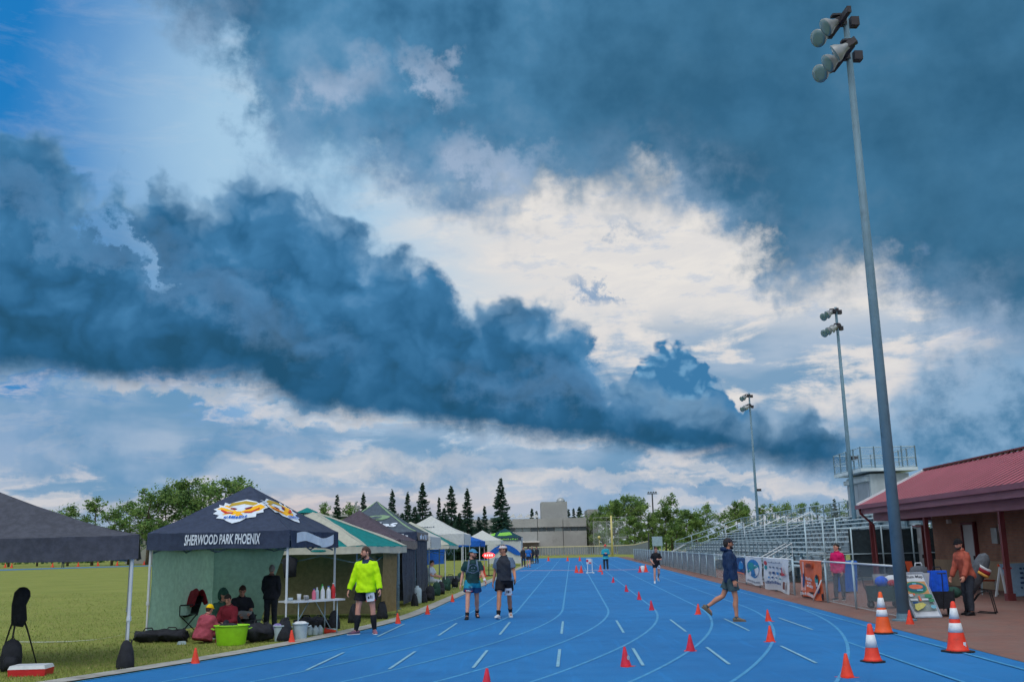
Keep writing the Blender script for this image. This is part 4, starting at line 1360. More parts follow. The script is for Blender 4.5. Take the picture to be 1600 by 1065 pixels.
b_white = fabric('banner_white', 206, 212, 222, .6, .06, .3, 5.0)
b_orange = fabric('banner_orange', 214, 104, 66, .6, .1, .3, 5.0)
b_black = fabric('banner_black', 26, 30, 40, .6, .1)
b_pink = fabric('banner_pink', 226, 172, 168, .6, .08)
b_blue = fabric('banner_blue', 34, 122, 186, .6, .12)
b_teal = fabric('banner_teal', 36, 140, 150, .6, .1)
b_navy = fabric('banner_navy', 34, 70, 124, .6, .14)
b_grey = fabric('banner_grey', 110, 124, 146, .6, .1)
b_red = fabric('banner_red', 196, 66, 70, .6, .1)
b_brown = fabric('banner_brown', 104, 50, 36, .6, .1)
E_ = lambda cx, cy, rx, ry, mi, n=22: (ell(cx, cy, rx, ry, n), [tuple(range(n))], mi)
Q_ = lambda a, b_, c_, d, mi: ([(a, b_), (c_, b_), (c_, d), (a, d)], [(0, 1, 2, 3)], mi)
banner('tall white banner with blue round swirl emblem on the fence', 1168, 1193, .1, 1.13, b_white,
       [E_(.5, .58, .38, .34, 0), E_(.60, .52, .26, .20, 2), E_(.40, .66, .20, .14, 1), ([(.15, .36), (.45, .52), (.86, .66), (.80, .74), (.40, .60), (.14, .46)], [(0, 1, 4, 5), (1, 2, 3, 4)], 1), E_(.55, .44, .10, .13, 0), E_(.3, .42, .07, .1, 2), scrib(.14, .88, .07, .14, 3, 1, 9)],
       [b_blue, b_teal, b_white, b_grey])
banner('wide white sponsor banner with rows of small marks and a maple leaf on the fence', 1196, 1236, .04, 1.13, b_white,
       [E_(.10, .84, .07, .07, 0), E_(.10, .70, .06, .07, 1)] +
       [E_(.30 + .15 * i, .72 - .004 * i, .045, .03, 2, 10) for i in range(4)] + [Q_(.26 + .15 * i, .50, .35 + .15 * i, .58, (2, 3, 4, 5)[i]) for i in range(4)] + [E_(.30 + .14 * i, .39, .04, .035, (4, 3, 2, 1)[i], 10) for i in range(4)] +
       [scrib(.14, .76, .20, .29, 3, 2, 12), scrib(.30, .80, .85, .90, 2, 3, 10), ([(.80, .50), (.84, .78), (.88, .60), (.97, .56), (.88, .52)], [(0, 1, 2, 3, 4)], 0), Q_(.86, .12, .93, .34, 5)],
       [b_red, b_teal, b_grey, b_navy, b_blue, b_brown])
banner('orange banner with white slogan and black foot strip beside the gate', 1254.5, 1288, .05, 1.13, b_orange,
       [Q_(0, 0, 1, .17, 0), ([(.02, .17), (.30, .17), (.22, .45), (.04, .55)], [(0, 1, 2, 3)], 1), Q_(.15, .64, .23, .96, 1), E_(.18, .44, .05, .20, 4), E_(.82, .52, .07, .12, 3), E_(.84, .60, .05, .06, 0), E_(.84, .28, .07, .10, 4), Q_(.80, .36, .88, .46, 2), ([(.62, .06), (.72, .06), (.96, .36), (.92, .42)], [(0, 1, 2, 3)], 1), Q_(.36, .80, .66, .94, 5)] +
       [scrib(.32, .64, .47, .56, 2, 4, 5), scrib(.38, .58, .38, .44, 2, 5, 3), scrib(.36, .66, .28, .36, 2, 6, 5), scrib(.06, .70, .05, .13, 2, 7, 11), scrib(.38, .64, .82, .92, 6, 8, 4)],
       [b_black, b_pink, b_white, b_teal, b_navy, fabric('banner_dark_orange', 190, 84, 52, .6, .1), b_brown])
banner('small navy banner tied by its corner with a white strap on the fence', 1153, 1167, .45, 1.06, b_navy, [E_(.6, .5, .25, .3, 0), E_(.65, .6, .16, .16, 1), Q_(0, 0, 1, .08, 2)], [b_blue, b_white, b_orange])
# paint pole leaning on the orange banner
lp = MB(); lp.tube([(UF - .28, vat(1282, UF) - .1, .03), (UF - .10, vat(1289, UF), .62)], .018, 6); tag(tpart(lp, 'leaning_stick', m_railw, None, True), 'thin pale stick leaning against the orange banner', 'stick')

# --- bleachers
VN, VF_ = 42.6, 93.0
ROWS, RD, RR = 9, .60, .215
UB, ZB = 10.0, .80
bl = tthing('aluminium_bleachers', 'large silver aluminium bleachers with railings along the far straight', 'bleachers', 12, 66)
for i in range(ROWS):
    u = UB + RD * i; z = ZB + RR * i
    m_ = MB(); m_.box((u - .02, (VN + VF_) / 2, z), (.42, VF_ - VN, .04)); tpart(m_, 'footboard', m_alu2, bl)
    for k in range(9):      # seat planks come in bays
        a = VN + (VF_ - VN) * k / 9 + .02; b_ = VN + (VF_ - VN) * (k + 1) / 9 - .02
        m_ = MB(); m_.box((u + .34, (a + b_) / 2, z + .40), (.26, b_ - a, .05)); tpart(m_, 'seat_plank', m_alu, bl)
    m_ = MB(); m_.box((u + .20 + .24, (VN + VF_) / 2, z + .11), (.03, VF_ - VN, .19)); tpart(m_, 'riser', m_alu2, bl)
    v_ = VN + .4
    while v_ < VF_:
        sup = MB(); sup.box((u + .34, v_, z + .20), (.05, .30, .36)); tpart(sup, 'seat_bracket', m_steel, bl); v_ += 1.83
nfr = 14
for k in range(nfr):
    v_ = VN + .15 + (VF_ - VN - .3) * k / (nfr - 1)
    m_ = MB(); u1 = UB + RD * ROWS; z1 = ZB + RR * ROWS
    m_.bar((UB - .1, v_, ZB - .12), (u1, v_, z1 - .12), .07, .12)
    for f_ in (.02, .5, .98): m_.bar((UB + (u1 - UB) * f_, v_, 0), (UB + (u1 - UB) * f_, v_, ZB - .12 + (z1 - ZB) * f_), .07)
    m_.bar((UB, v_, .1), (u1, v_, z1 * .6), .045); m_.bar((UB, v_, .12), (u1, v_, .12), .05)
    tpart(m_, 'frame', m_steel, bl)
# front walkway deck and rail
UW = 9.3
m_ = MB(); m_.box((UW + .32, (VN + VF_) / 2, .68), (.75, VF_ - VN, .05)); tpart(m_, 'walkway', m_alu2, bl)
v_ = VN + 1.6; vs_ = []
while v_ < VF_:
    m_ = MB(); m_.tube([(UW, v_, .1), (UW, v_, 1.72)], .026, 6); tpart(m_, 'front_post', m_steel, bl); vs_.append(v_); v_ += 1.22
m_ = MB()
for z in (1.72, 1.35, 1.05, .8): m_.tube([(UW, vs_[0], z), (UW, VF_, z)], .024 if z > 1.5 else .016, 6)
tpart(m_, 'front_rail', m_rail, bl, True)
m_ = MB(); wire_panel(m_, (UW - .03, vs_[0], 0), (UW - .03, VF_, 0), .72, 1.7, .10, .006); tpart(m_, 'front_mesh', m_wire, bl, kind='stuff')
# rear rail
ur, zr = UB + RD * ROWS + .05, ZB + RR * ROWS
m_ = MB()
for z in (zr + 1.10, zr + .6, zr + .15): m_.tube([(ur, VN, z), (ur, VF_, z)], .028, 6)
tpart(m_, 'rear_rail', m_rail, bl, True)
v_ = VN
while v_ <= VF_ + .1:
    m_ = MB(); m_.tube([(ur, v_, 0), (ur, v_, zr + 1.1)], .03, 6); tpart(m_, 'rear_post', m_steel, bl); v_ += 1.83
m_ = MB(); wire_panel(m_, (ur + .03, VN, 0), (ur + .03, VF_, 0), zr + .1, zr + 1.08, .10, .007); tpart(m_, 'rear_mesh', m_wire, bl, kind='stuff')
for i_, (va, z_) in enumerate(((VF_, 0),)):
    m_ = MB()
    for dz_ in (1.1, .6, .15): m_.tube([(UB - .6, va, ZB + dz_), (ur, va, zr + dz_)], .026, 6)
    for f_ in (0, .25, .5, .75, 1): m_.tube([(UB - .6 + (ur - UB + .6) * f_, va, ZB * .2 + (zr - ZB) * f_), (UB - .6 + (ur - UB + .6) * f_, va, ZB + 1.1 + (zr - ZB) * f_)], .024, 6)
    tpart(m_, 'end_rail', m_rail, bl, True)
for va in (61.0, 68.0, 76.0, 85.0):     # aisle handrails
    for (fa, fb) in ((.52, .80),):
        m_ = MB(); p0 = (UB + RD * ROWS * fa, va, ZB + RR * ROWS * fa); p1 = (UB + RD * ROWS * fb, va, ZB + RR * ROWS * fb)
        m_.tube([p0, (p0[0], va, p0[2] + .9), (p0[0] + .1, va, p0[2] + 1.0), (p1[0] - .1, va, p1[2] + 1.0), (p1[0], va, p1[2] + .9), p1], .026, 7); m_.tube([(p0[0], va, p0[2] + .55), (p1[0], va, p1[2] + .55)], .018, 6)
        tpart(m_, 'aisle_handrail', m_railw, bl, True)
# stairs from the paving up to the walkway
for nm, vs0, lab in (('access_stair', 44.2, 'short metal access stair with black treads behind the fence gate'), ('access_ramp_stair', 84.0, 'metal stair with pale handrails at the far end of the bleachers')):
    st = tthing('access_stair', lab, 'stairs', 8.5, vs0)
    for k in range(5):
        m_ = MB(); m_.box((UW - .15 - .22 * (4 - k), vs0, .13 * (k + 1)), (.26, 1.1, .04)); tpart(m_, 'tread', m_darkmetal, st)
        m_ = MB(); m_.box((UW - .27 - .22 * (4 - k), vs0, .13 * (k + 1) - .06), (.02, 1.1, .07)); tpart(m_, 'nosing', m_railw, st)
    for sd in (-.58, .58):
        m_ = MB(); m_.bar((UW - 1.25, vs0 + sd, .06), (UW, vs0 + sd, .62), .05, .16); tpart(m_, 'stringer', m_alu2, st)
        m_ = MB(); m_.tube([(UW - 1.2, vs0 + sd, .1), (UW - 1.2, vs0 + sd, 1.0), (UW, vs0 + sd, 1.62), (UW, vs0 + sd, .6)], .024, 7); m_.tube([(UW - 1.2, vs0 + sd, .55), (UW, vs0 + sd, 1.15)], .016, 6); tpart(m_, 'handrail', m_railw, st, True)

# --- press box
pb = tthing('press_box', 'white press box with roof deck railing standing behind the bleachers', 'press box', 16, 51)
UP = 15.4
vn_, vf_ = vat(1362, UP, 4), vat(1325, UP, 4)
zroof = P(1362, 736, T(UP, vn_).y).z - gz(T(UP, vn_).y)
zbot = 2.5
up2 = UP + 1.95
m_siding = material('white_siding', lin(176, 188, 196), .55, .08, 2.0)
m_shutter = material('grey_shutter', lin(146, 156, 168), .6, .08, 2.0)
m_ = MB(); m_.box(((UP + up2) / 2, (vn_ + vf_) / 2, (zroof + zbot) / 2 - .06), (up2 - UP, vf_ - vn_, zroof - zbot - .12)); tpart(m_, 'wall', m_siding, pb)
for k in range(9):        # siding ribs on the end wall
    m_ = MB(); m_.box((UP + .15 + .2 * k, vn_ - .015, (zroof + zbot) / 2), (.03, .03, zroof - zbot - .3)); tpart(m_, 'siding_rib', m_siding, pb)
for k in range(2):
    a = vn_ + .25 + (vf_ - vn_ - .5) * k / 2; b_ = vn_ + .25 + (vf_ - vn_ - .5) * (k + 1) / 2
    m_ = MB(); m_.box((UP - .02, (a + b_) / 2, zbot + (zroof - zbot) * .48), (.06, b_ - a - .06, (zroof - zbot) * .62)); tpart(m_, 'window_shutter', m_shutter, pb)
m_ = MB(); m_.box((UP - .10, (vn_ + vf_) / 2, zbot + (zroof - zbot) * .86), (.22, vf_ - vn_ - .2, .22)); tpart(m_, 'shutter_housing', m_siding, pb)
m_ = MB(); m_.box(((UP + up2) / 2 - .1, (vn_ + vf_) / 2, zroof + .07), (up2 - UP + .9, vf_ - vn_ + .9, .16)); tpart(m_, 'roof_deck', m_alu, pb)
cu_ = [(UP - .5, vn_ - .4), (UP - .5, vf_ + .4), (up2 + .3, vf_ + .4), (up2 + .3, vn_ - .4)]
m_ = MB()
for z in (zroof + 1.2, zroof + .65, zroof + .2):
    for a, b_ in zip(cu_, cu_[1:] + cu_[:1]): m_.tube([(*a, z), (*b_, z)], .024, 6)
tpart(m_, 'deck_rail', m_rail, pb)
for a, b_ in zip(cu_, cu_[1:] + cu_[:1]):
    for k in range(4):
        x_, y_ = a[0] + (b_[0] - a[0]) * k / 4, a[1] + (b_[1] - a[1]) * k / 4
        m_ = MB(); m_.box((x_, y_, zroof + .62), (.06, .06, 1.24)); tpart(m_, 'deck_post', m_steel, pb)
for a, b_ in ((cu_[0], cu_[1]), (cu_[0], cu_[3])):
    m_ = MB(); wire_panel(m_, (*a, 0), (*b_, 0), zroof + .18, zroof + 1.2, .11, .006); tpart(m_, 'deck_mesh', m_wire, pb, kind='stuff')
for (a, b_) in ((UP + .1, vn_ + .1), (UP + .1, vf_ - .1), (up2 - .1, vn_ + .1), (up2 - .1, vf_ - .1)):
    m_ = MB(); m_.box((a, b_, zbot / 2), (.14, .14, zbot)); tpart(m_, 'support_leg', m_steel, pb)

# --- clubhouse with red metal roof
ch = tthing('clubhouse', 'brick clubhouse with red ribbed metal roof and covered porch', 'building', 14, 28)
m_roof = material('red_metal_roof', lin(112, 42, 58), .42, .10, .6, spec=.45)
m_rib = material('roof_rib_highlight', lin(158, 84, 100), .42, .10, .6, spec=.45)  # lighter than the pans: rib highlights painted into the colour
m_fascia = material('plum_fascia', lin(122, 74, 92), .55, .1, .8)
m_beam = material('plum_beam', lin(150, 104, 120), .6, .1, .8, .15, 14.0)
m_post = material('maroon_post', lin(104, 44, 50), .55, .12, 2.0)
m_door = material('pale_door', lin(176, 182, 188), .5, .07, 1.5)
m_block = material('tan_block', lin(150, 132, 112), .9, .12, 1.5, .3, 20.0)
bm_ = bpy.data.materials.new('brown_brick'); bm_.use_nodes = True
nt = bm_.node_tree; b = nt.nodes['Principled BSDF']
C = X(nt, nt.nodes.new('ShaderNodeTexCoord').outputs['Object'])
ox_, oy_, oz_ = xyz(nt, C)
br = nt.nodes.new('ShaderNodeTexBrick'); nt.links.new(vec(nt, oy_, oz_).k, br.inputs['Vector'])
br.inputs['Scale'].default_value = 1.0; br.inputs['Brick Width'].default_value = .25; br.inputs['Row Height'].default_value = .085; br.inputs['Mortar Size'].default_value = .007
br.inputs['Color1'].default_value = (.27, .14, .10, 1); br.inputs['Color2'].default_value = (.34, .175, .12, 1); br.inputs['Mortar'].default_value = (.22, .18, .16, 1)
col = mix(nt, noise(nt, C, 1.2, 4, .6).smooth(.4, .7) * .4, X(nt, br.outputs['Color']), (.10, .06, .05))
nt.links.new(col.k, b.inputs['Base Color']); b.inputs['Roughness'].default_value = .92
UE, VE0, VE1 = 11.25, 10.0, 40.2
UR, ZE, ZR = 14.0, 3.0, 4.32
UWL = 13.9
slope = (ZR - ZE) / (UR - UE)
m_ = MB()
for (ua, ub, za, zb_) in ((UE, UR, ZE, ZR), (UR, UR + (UR - UE), ZR, ZE)):
    n = 15
    for k in range(n):
        a = VE0 + (VE1 - VE0) * k / n; b_ = VE0 + (VE1 - VE0) * (k + 1) / n
        m_.quad((ua, a, za), (ub, a, zb_), (ub, b_, zb_), (ua, b_, za)); m_.quad((ua, b_, za - .10), (ub, b_, zb_ - .10), (ub, a, zb_ - .10), (ua, a, za - .10))
    m_.quad((ua, VE1, za), (ub, VE1, zb_), (ub, VE1, zb_ - .1), (ua, VE1, za - .1)); m_.quad((ua, VE0, za - .1), (ub, VE0, zb_ - .1), (ub, VE0, zb_), (ua, VE0, za))
roof = tpart(m_, 'roof', m_roof, ch)
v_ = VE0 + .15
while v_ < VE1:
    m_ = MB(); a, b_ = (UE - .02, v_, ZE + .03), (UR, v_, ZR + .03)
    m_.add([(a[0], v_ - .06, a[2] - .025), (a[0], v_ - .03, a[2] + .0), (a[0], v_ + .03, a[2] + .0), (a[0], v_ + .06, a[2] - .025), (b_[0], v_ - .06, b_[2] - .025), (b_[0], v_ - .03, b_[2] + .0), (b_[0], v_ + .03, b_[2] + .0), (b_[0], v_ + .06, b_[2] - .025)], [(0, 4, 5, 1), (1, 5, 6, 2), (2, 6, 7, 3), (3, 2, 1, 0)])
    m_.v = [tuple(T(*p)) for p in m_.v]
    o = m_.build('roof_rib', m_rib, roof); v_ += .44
m_ = MB(); m_.bar((UR, VE0, ZR + .05), (UR, VE1 + .03, ZR + .05), .26, .05); o = tpart(m_, 'ridge_cap', m_roof, ch)
m_ = MB(); m_.bar((UE - .03, VE1 + .05, ZE + .02), (UR, VE1 + .05, ZR + .02), .10, .14); tpart(m_, 'rake_trim', m_railw, ch)
m_ = MB(); m_.bar((UE - .07, VE0, ZE - .06), (UE - .07, VE1, ZE - .06), .14, .15); tpart(m_, 'gutter', m_fascia, ch)
m_ = MB(); m_.bar((UE + .06, VE0, ZE - .22), (UE + .06, VE1 - .02, ZE - .22), .06, .22); tpart(m_, 'fascia', m_beam, ch)
m_ = MB(); m_.bar((UE + .62, VE0, ZE - .42), (UE + .62, VE1 - .1, ZE - .42), .22, .36); tpart(m_, 'porch_beam', m_beam, ch)
m_ = MB(); m_.bar((UE + .62, VE1 - .2, ZE - .44), (UWL, VE1 - .2, ZE - .44), .18, .34); tpart(m_, 'end_beam', m_fascia, ch)
m_ = MB(); m_.box(((UE + UWL) / 2 + .1, (VE0 + VE1) / 2, ZE - .20), (UWL - UE - .2, VE1 - VE0 - .1, .04)); tpart(m_, 'soffit', material('soffit', lin(96, 78, 78), .8), ch)
m_ = MB(); m_.box((UWL + 1.3, (VE0 + VE1) / 2, 1.89), (2.6, VE1 - VE0 - .6, 1.98)); tpart(m_, 'brick_wall', bm_, ch)
m_ = MB(); m_.box((UWL + 1.3, (VE0 + VE1) / 2, .46), (2.68, VE1 - VE0 - .5, .92)); tpart(m_, 'block_base', m_block, ch)
for px in (1444, 1524):
    vd = vat(px, UWL)
    m_ = MB(); m_.box((UWL - .05, vd, 1.07), (.08, .95, 2.14)); d_o = tpart(m_, 'door', m_door, ch)
    m_ = MB(); m_.box((UWL - .07, vd - .52, 1.1), (.14, .07, 2.2)); m_.box((UWL - .07, vd + .52, 1.1), (.14, .07, 2.2)); m_.box((UWL - .07, vd, 2.19), (.14, 1.1, .08)); m_.v = [tuple(T(*p)) for p in m_.v]; m_.build('frame', m_post, d_o)
    m_ = MB(); m_.box((UWL - .12, vd - .36, 1.02), (.05, .05, .14)); m_.v = [tuple(T(*p)) for p in m_.v]; m_.build('handle', m_darkmetal, d_o)
m_ = MB(); m_.box((UWL - .1, vat(1444, UWL), 1.62), (.01, .3, .2)); tpart(m_, 'door_notice', m_railw, ch)
UPO = UE + .62
for px in (1365, 1451.5, 1571):
    vd = vat(px, UPO, 1.2)
    m_ = MB(); m_.box((UPO, vd, (ZE - .6) / 2), (.13, .13, ZE - .6)); m_.box((UPO, vd, .10), (.22, .22, .2)); tpart(m_, 'porch_post', m_post, ch)
vd = VE1 - .35
m_ = MB(); m_.tube([(UE - .06, vd, ZE - .12), (UE - .04, vd, ZE - .3), (UPO - .2, vd, ZE - .75), (UPO - .18, vd, 1.0), (UPO - .18, vd, .35), (UPO - .4, vd - .1, .15)], .045, 8); tpart(m_, 'downpipe', m_post, ch, True)
for px, z, w, h_, mm in ((1560, 1.75, .45, .5, m_galv), (1569, 2.0, .22, .26, m_white), (1486, 2.3, .2, .15, m_white)):
    m_ = MB(); m_.box((UWL - .08, vat(px, UWL, z), z), (.12, w, h_)); tpart(m_, 'wall_box', mm, ch)
m_ = MB(); m_.box((UE + 1.7, vat(1562, UE + 1.7, 2.6), ZE - .30), (.5, .5, .12)); tpart(m_, 'porch_light', m_white, ch)

# --- taller yard fence with dark windscreen behind the porch end
yf = tthing('yard_fence', 'tall galvanised yard fence with dark green windscreen at the clubhouse end', 'fence', 11.5, 41.3)
VY = 41.4
for u in (9.4, 10.1, 10.6, 11.2, 12.4, 13.6, 15):
    m_ = MB(); m_.tube([(u, VY, 0), (u, VY, 2.6 if u < 11 else 2.2)], .034, 7); tpart(m_, 'post', m_rail, yf, True)
m_ = MB()
for z in (1.15, 2.15): m_.tube([(9.4, VY, z), (15, VY, z)], .022, 6)
tpart(m_, 'rail', m_rail, yf, True)
m_ = MB(); m_.sheet(lambda s_, t_: (11.1 + 3.9 * s_, VY + .04 + .03 * math.sin(s_ * 20), .25 + 1.85 * t_), 20, 4); tpart(m_, 'windscreen', fabric('dark_windscreen', 46, 60, 68, .9, .2, .5, 4.0), yf, True)
m_ = MB(); wire_panel(m_, (9.4, VY, 0), (11.1, VY, 0), .05, 2.1, .09, .005); tpart(m_, 'wire_mesh', m_wire, yf, kind='stuff')

# --- floodlight poles
m_pole = material('pole_galv', lin(98, 130, 150), .6, .12, 1.5, .15, 14.0, dirt=(lin(66, 94, 114), 2.0, .5))
m_lampcase = material('lamp_case', lin(142, 148, 154), .4, .1, 3.0, metal=.2)
m_bracket = material('lamp_bracket', lin(50, 48, 56), .6, .15, 3.0, metal=.2)
m_lens = material('lamp_lens', lin(104, 134, 142), .12, .08, 3.0, spec=.7)


def lamp_parts(root, c, d):
    """bowl floodlight centred at c, shining along d"""
    d = Vector(d).normalized(); q = d.to_track_quat('Z', 'Y').to_matrix()
    def lathe_d(prof, n=16):
        mb = MB(); mb.lathe((0, 0, 0), prof, n); mb.v = [tuple(Vector(c) + q @ Vector(p)) for p in mb.v]; return mb
    h = lathe_d([(.05, -.30), (.08, -.28), (.10, -.18), (.15, -.10), (.205, -.02), (.22, .05), (.225, .06)]).build('lamp_head', m_lampcase, root, smooth=True)
    lathe_d([(.205, .062), (.203, .066), (.12, .074), (.02, .078)]).build('lens', m_lens, h, smooth=True)
    mb = MB(); c_ = Vector(c) - d * .38; mb.box(c_, (.15, .15, .22), rot=q); mb.build('ballast_box', m_bracket, h)
    return h


def flood(label, u, v, H=14.2, turn=0.0, r0=.135):
    root = tthing('floodlight_pole', label, 'light pole', u, v)
    mb = MB(); mb.tube([(0, 0, 0), (0, 0, H * .5), (0, 0, H)], [r0, r0 * .76, r0 * .5], 14); mb.build('mast', m_pole, root, smooth=True)
    mb = MB(); mb.lathe((0, 0, 0), [(r0 * 1.9, 0), (r0 * 1.9, .04), (r0 * 1.15, .05), (r0 * 1.1, .16)], 12); mb.build('base_plate', m_pole, root)
    f = Vector((math.cos(math.pi + turn), math.sin(math.pi + turn), 0)); a = Vector((-f.y, f.x, 0))
    for lvl, (z, offs) in enumerate(((H - .25, (-.50, .04)), (H - 1.15, (-.58, -.04, .46)))):
        mb = MB()
        p0 = Vector((0, 0, z)) + f * .14
        mb.bar(p0 - a * .7, p0 + a * .58, .10, .16)
        for o_ in offs:
            mb.bar(p0 + a * o_, p0 + a * o_ + f * .20 - Vector((0, 0, .08)), .07, .07)
            mb.bar(p0 + a * o_ + Vector((0, 0, .14)), p0 + a * o_ + f * .22 + Vector((0, 0, .12)), .16, .05)
        mb.bar(Vector((0, 0, z)), p0, .16, .22)
        mb.box(Vector((0, 0, z - .02)) - f * .2, (.2, .2, .22), rz=turn)
        mb.build('cross_arm', m_bracket, root)
        for k, o_ in enumerate(offs):
            c_ = p0 + a * o_ + f * .34 - Vector((0, 0, .16))
            lamp_parts(root, c_, f * 1.0 + a * (.5 * (1 - k)) - Vector((0, 0, .55)))
    if v > 30:
      mb = MB(); mb.box(Vector((.28, 0, H * .42)), (.34, .16, .20)); mb.box(Vector((.13, 0, H * .42)), (.12, .06, .06)); mb.build('junction_box', m_bracket, root)
    return root


flood('tall near floodlight pole at the end of the trackside fence', 7.03, 22.45, 14.25, turn=.06)
flood('floodlight pole rising right behind the white press box', 14.75, 53.6, 14.1, turn=.1)
flood('floodlight pole behind the far half of the silver bleachers', 15.5, 85.0, 14.1, turn=.1)
q = P(1019, 771, 205)
fl = thing('ballfield_light', 'distant dark light pole with a row of four lamps above the trees', 'light pole', (q.x, 205, gz(205)))
Hh = q.z - gz(205)
mb = MB(); mb.tube([(0, 0, 0), (0, 0, Hh)], [.2, .13], 8); mb.build('mast', m_darkmetal, fl)
mb = MB(); mb.bar((-1.0, 0, Hh), (1.0, 0, Hh), .14); mb.build('cross_arm', m_darkmetal, fl)
for k in range(4):
    mb = MB(); mb.lathe((-.75 + .5 * k, -.1, Hh + .15), [(.08, .3), (.22, .1), (.24, 0)], 10); mb.build('lamp_head', m_darkmetal, fl)
# ---------------------------------------------------------------- people
def remesh(mb, voxel, smooth_it=4, wrinkle=0.0, wscale=14.0, seed=0, name='m'):
    """fuse overlapping closed shapes into one continuous skin"""
    me = mb.mesh(name)
    o = bpy.data.objects.new('tmp', me); COL.objects.link(o)
    md = o.modifiers.new('r', 'REMESH'); md.mode = 'VOXEL'; md.voxel_size = voxel; md.use_smooth_shade = True
    if smooth_it:
        sm = o.modifiers.new('s', 'SMOOTH'); sm.factor = .5; sm.iterations = smooth_it
    dg = bpy.context.evaluated_depsgraph_get()
    out = bpy.data.meshes.new_from_object(o.evaluated_get(dg))
    bpy.data.objects.remove(o); bpy.data.meshes.remove(me)
    n = len(out.vertices)
    if wrinkle and n:
        co = np.empty(n * 3); out.vertices.foreach_get('co', co); co = co.reshape(-1, 3)
        no = np.empty(n * 3); out.vertices.foreach_get('normal', no); no = no.reshape(-1, 3)
        w = np.sin(co[:, 2] * wscale * 2.2 + np.sin(co[:, 0] * wscale + seed) * 2 + co[:, 1] * wscale) * .6 + np.sin(co[:, 0] * wscale * 1.7 + np.sin(co[:, 2] * wscale * 1.3 + seed * 2) * 2.2) * .5 + np.sin((co[:, 0] + co[:, 2]) * wscale * 3.1 + seed) * .25
        co = co + no * (w * wrinkle)[:, None]
        out.vertices.foreach_set('co', co.ravel()); out.update()
    out.polygons.foreach_set('use_smooth', [True] * len(out.polygons))
    return out


def skin_mat(name, r, g, b): return material(name, lin(r, g, b), .55, .08, 14.0, .1, 60.0, spec=.35)


SK1 = skin_mat('skin_fair', 206, 150, 132)
SK2 = skin_mat('skin_tan', 184, 128, 104)
m_hairbr = material('brown_hair', lin(66, 44, 36), .7, .3, 40.0, .6, 90.0)
m_hairdk = material('dark_hair', lin(34, 28, 28), .7, .3, 40.0, .6, 90.0)
m_hairgy = material('grey_hair', lin(150, 146, 142), .7, .2, 40.0, .6, 90.0)
m_eye = material('eye_dark', lin(40, 32, 30), .3, 0, 1)
m_lip = material('lip', lin(150, 84, 78), .5, 0, 1)
m_bib = material('race_bib', lin(206, 216, 232), .7, .04, 8.0)
m_ink = material('ink', lin(28, 34, 52), .7, 0, 1)


def rotz(a): return Matrix.Rotation(a, 3, 'Z')


class Person:
    pass


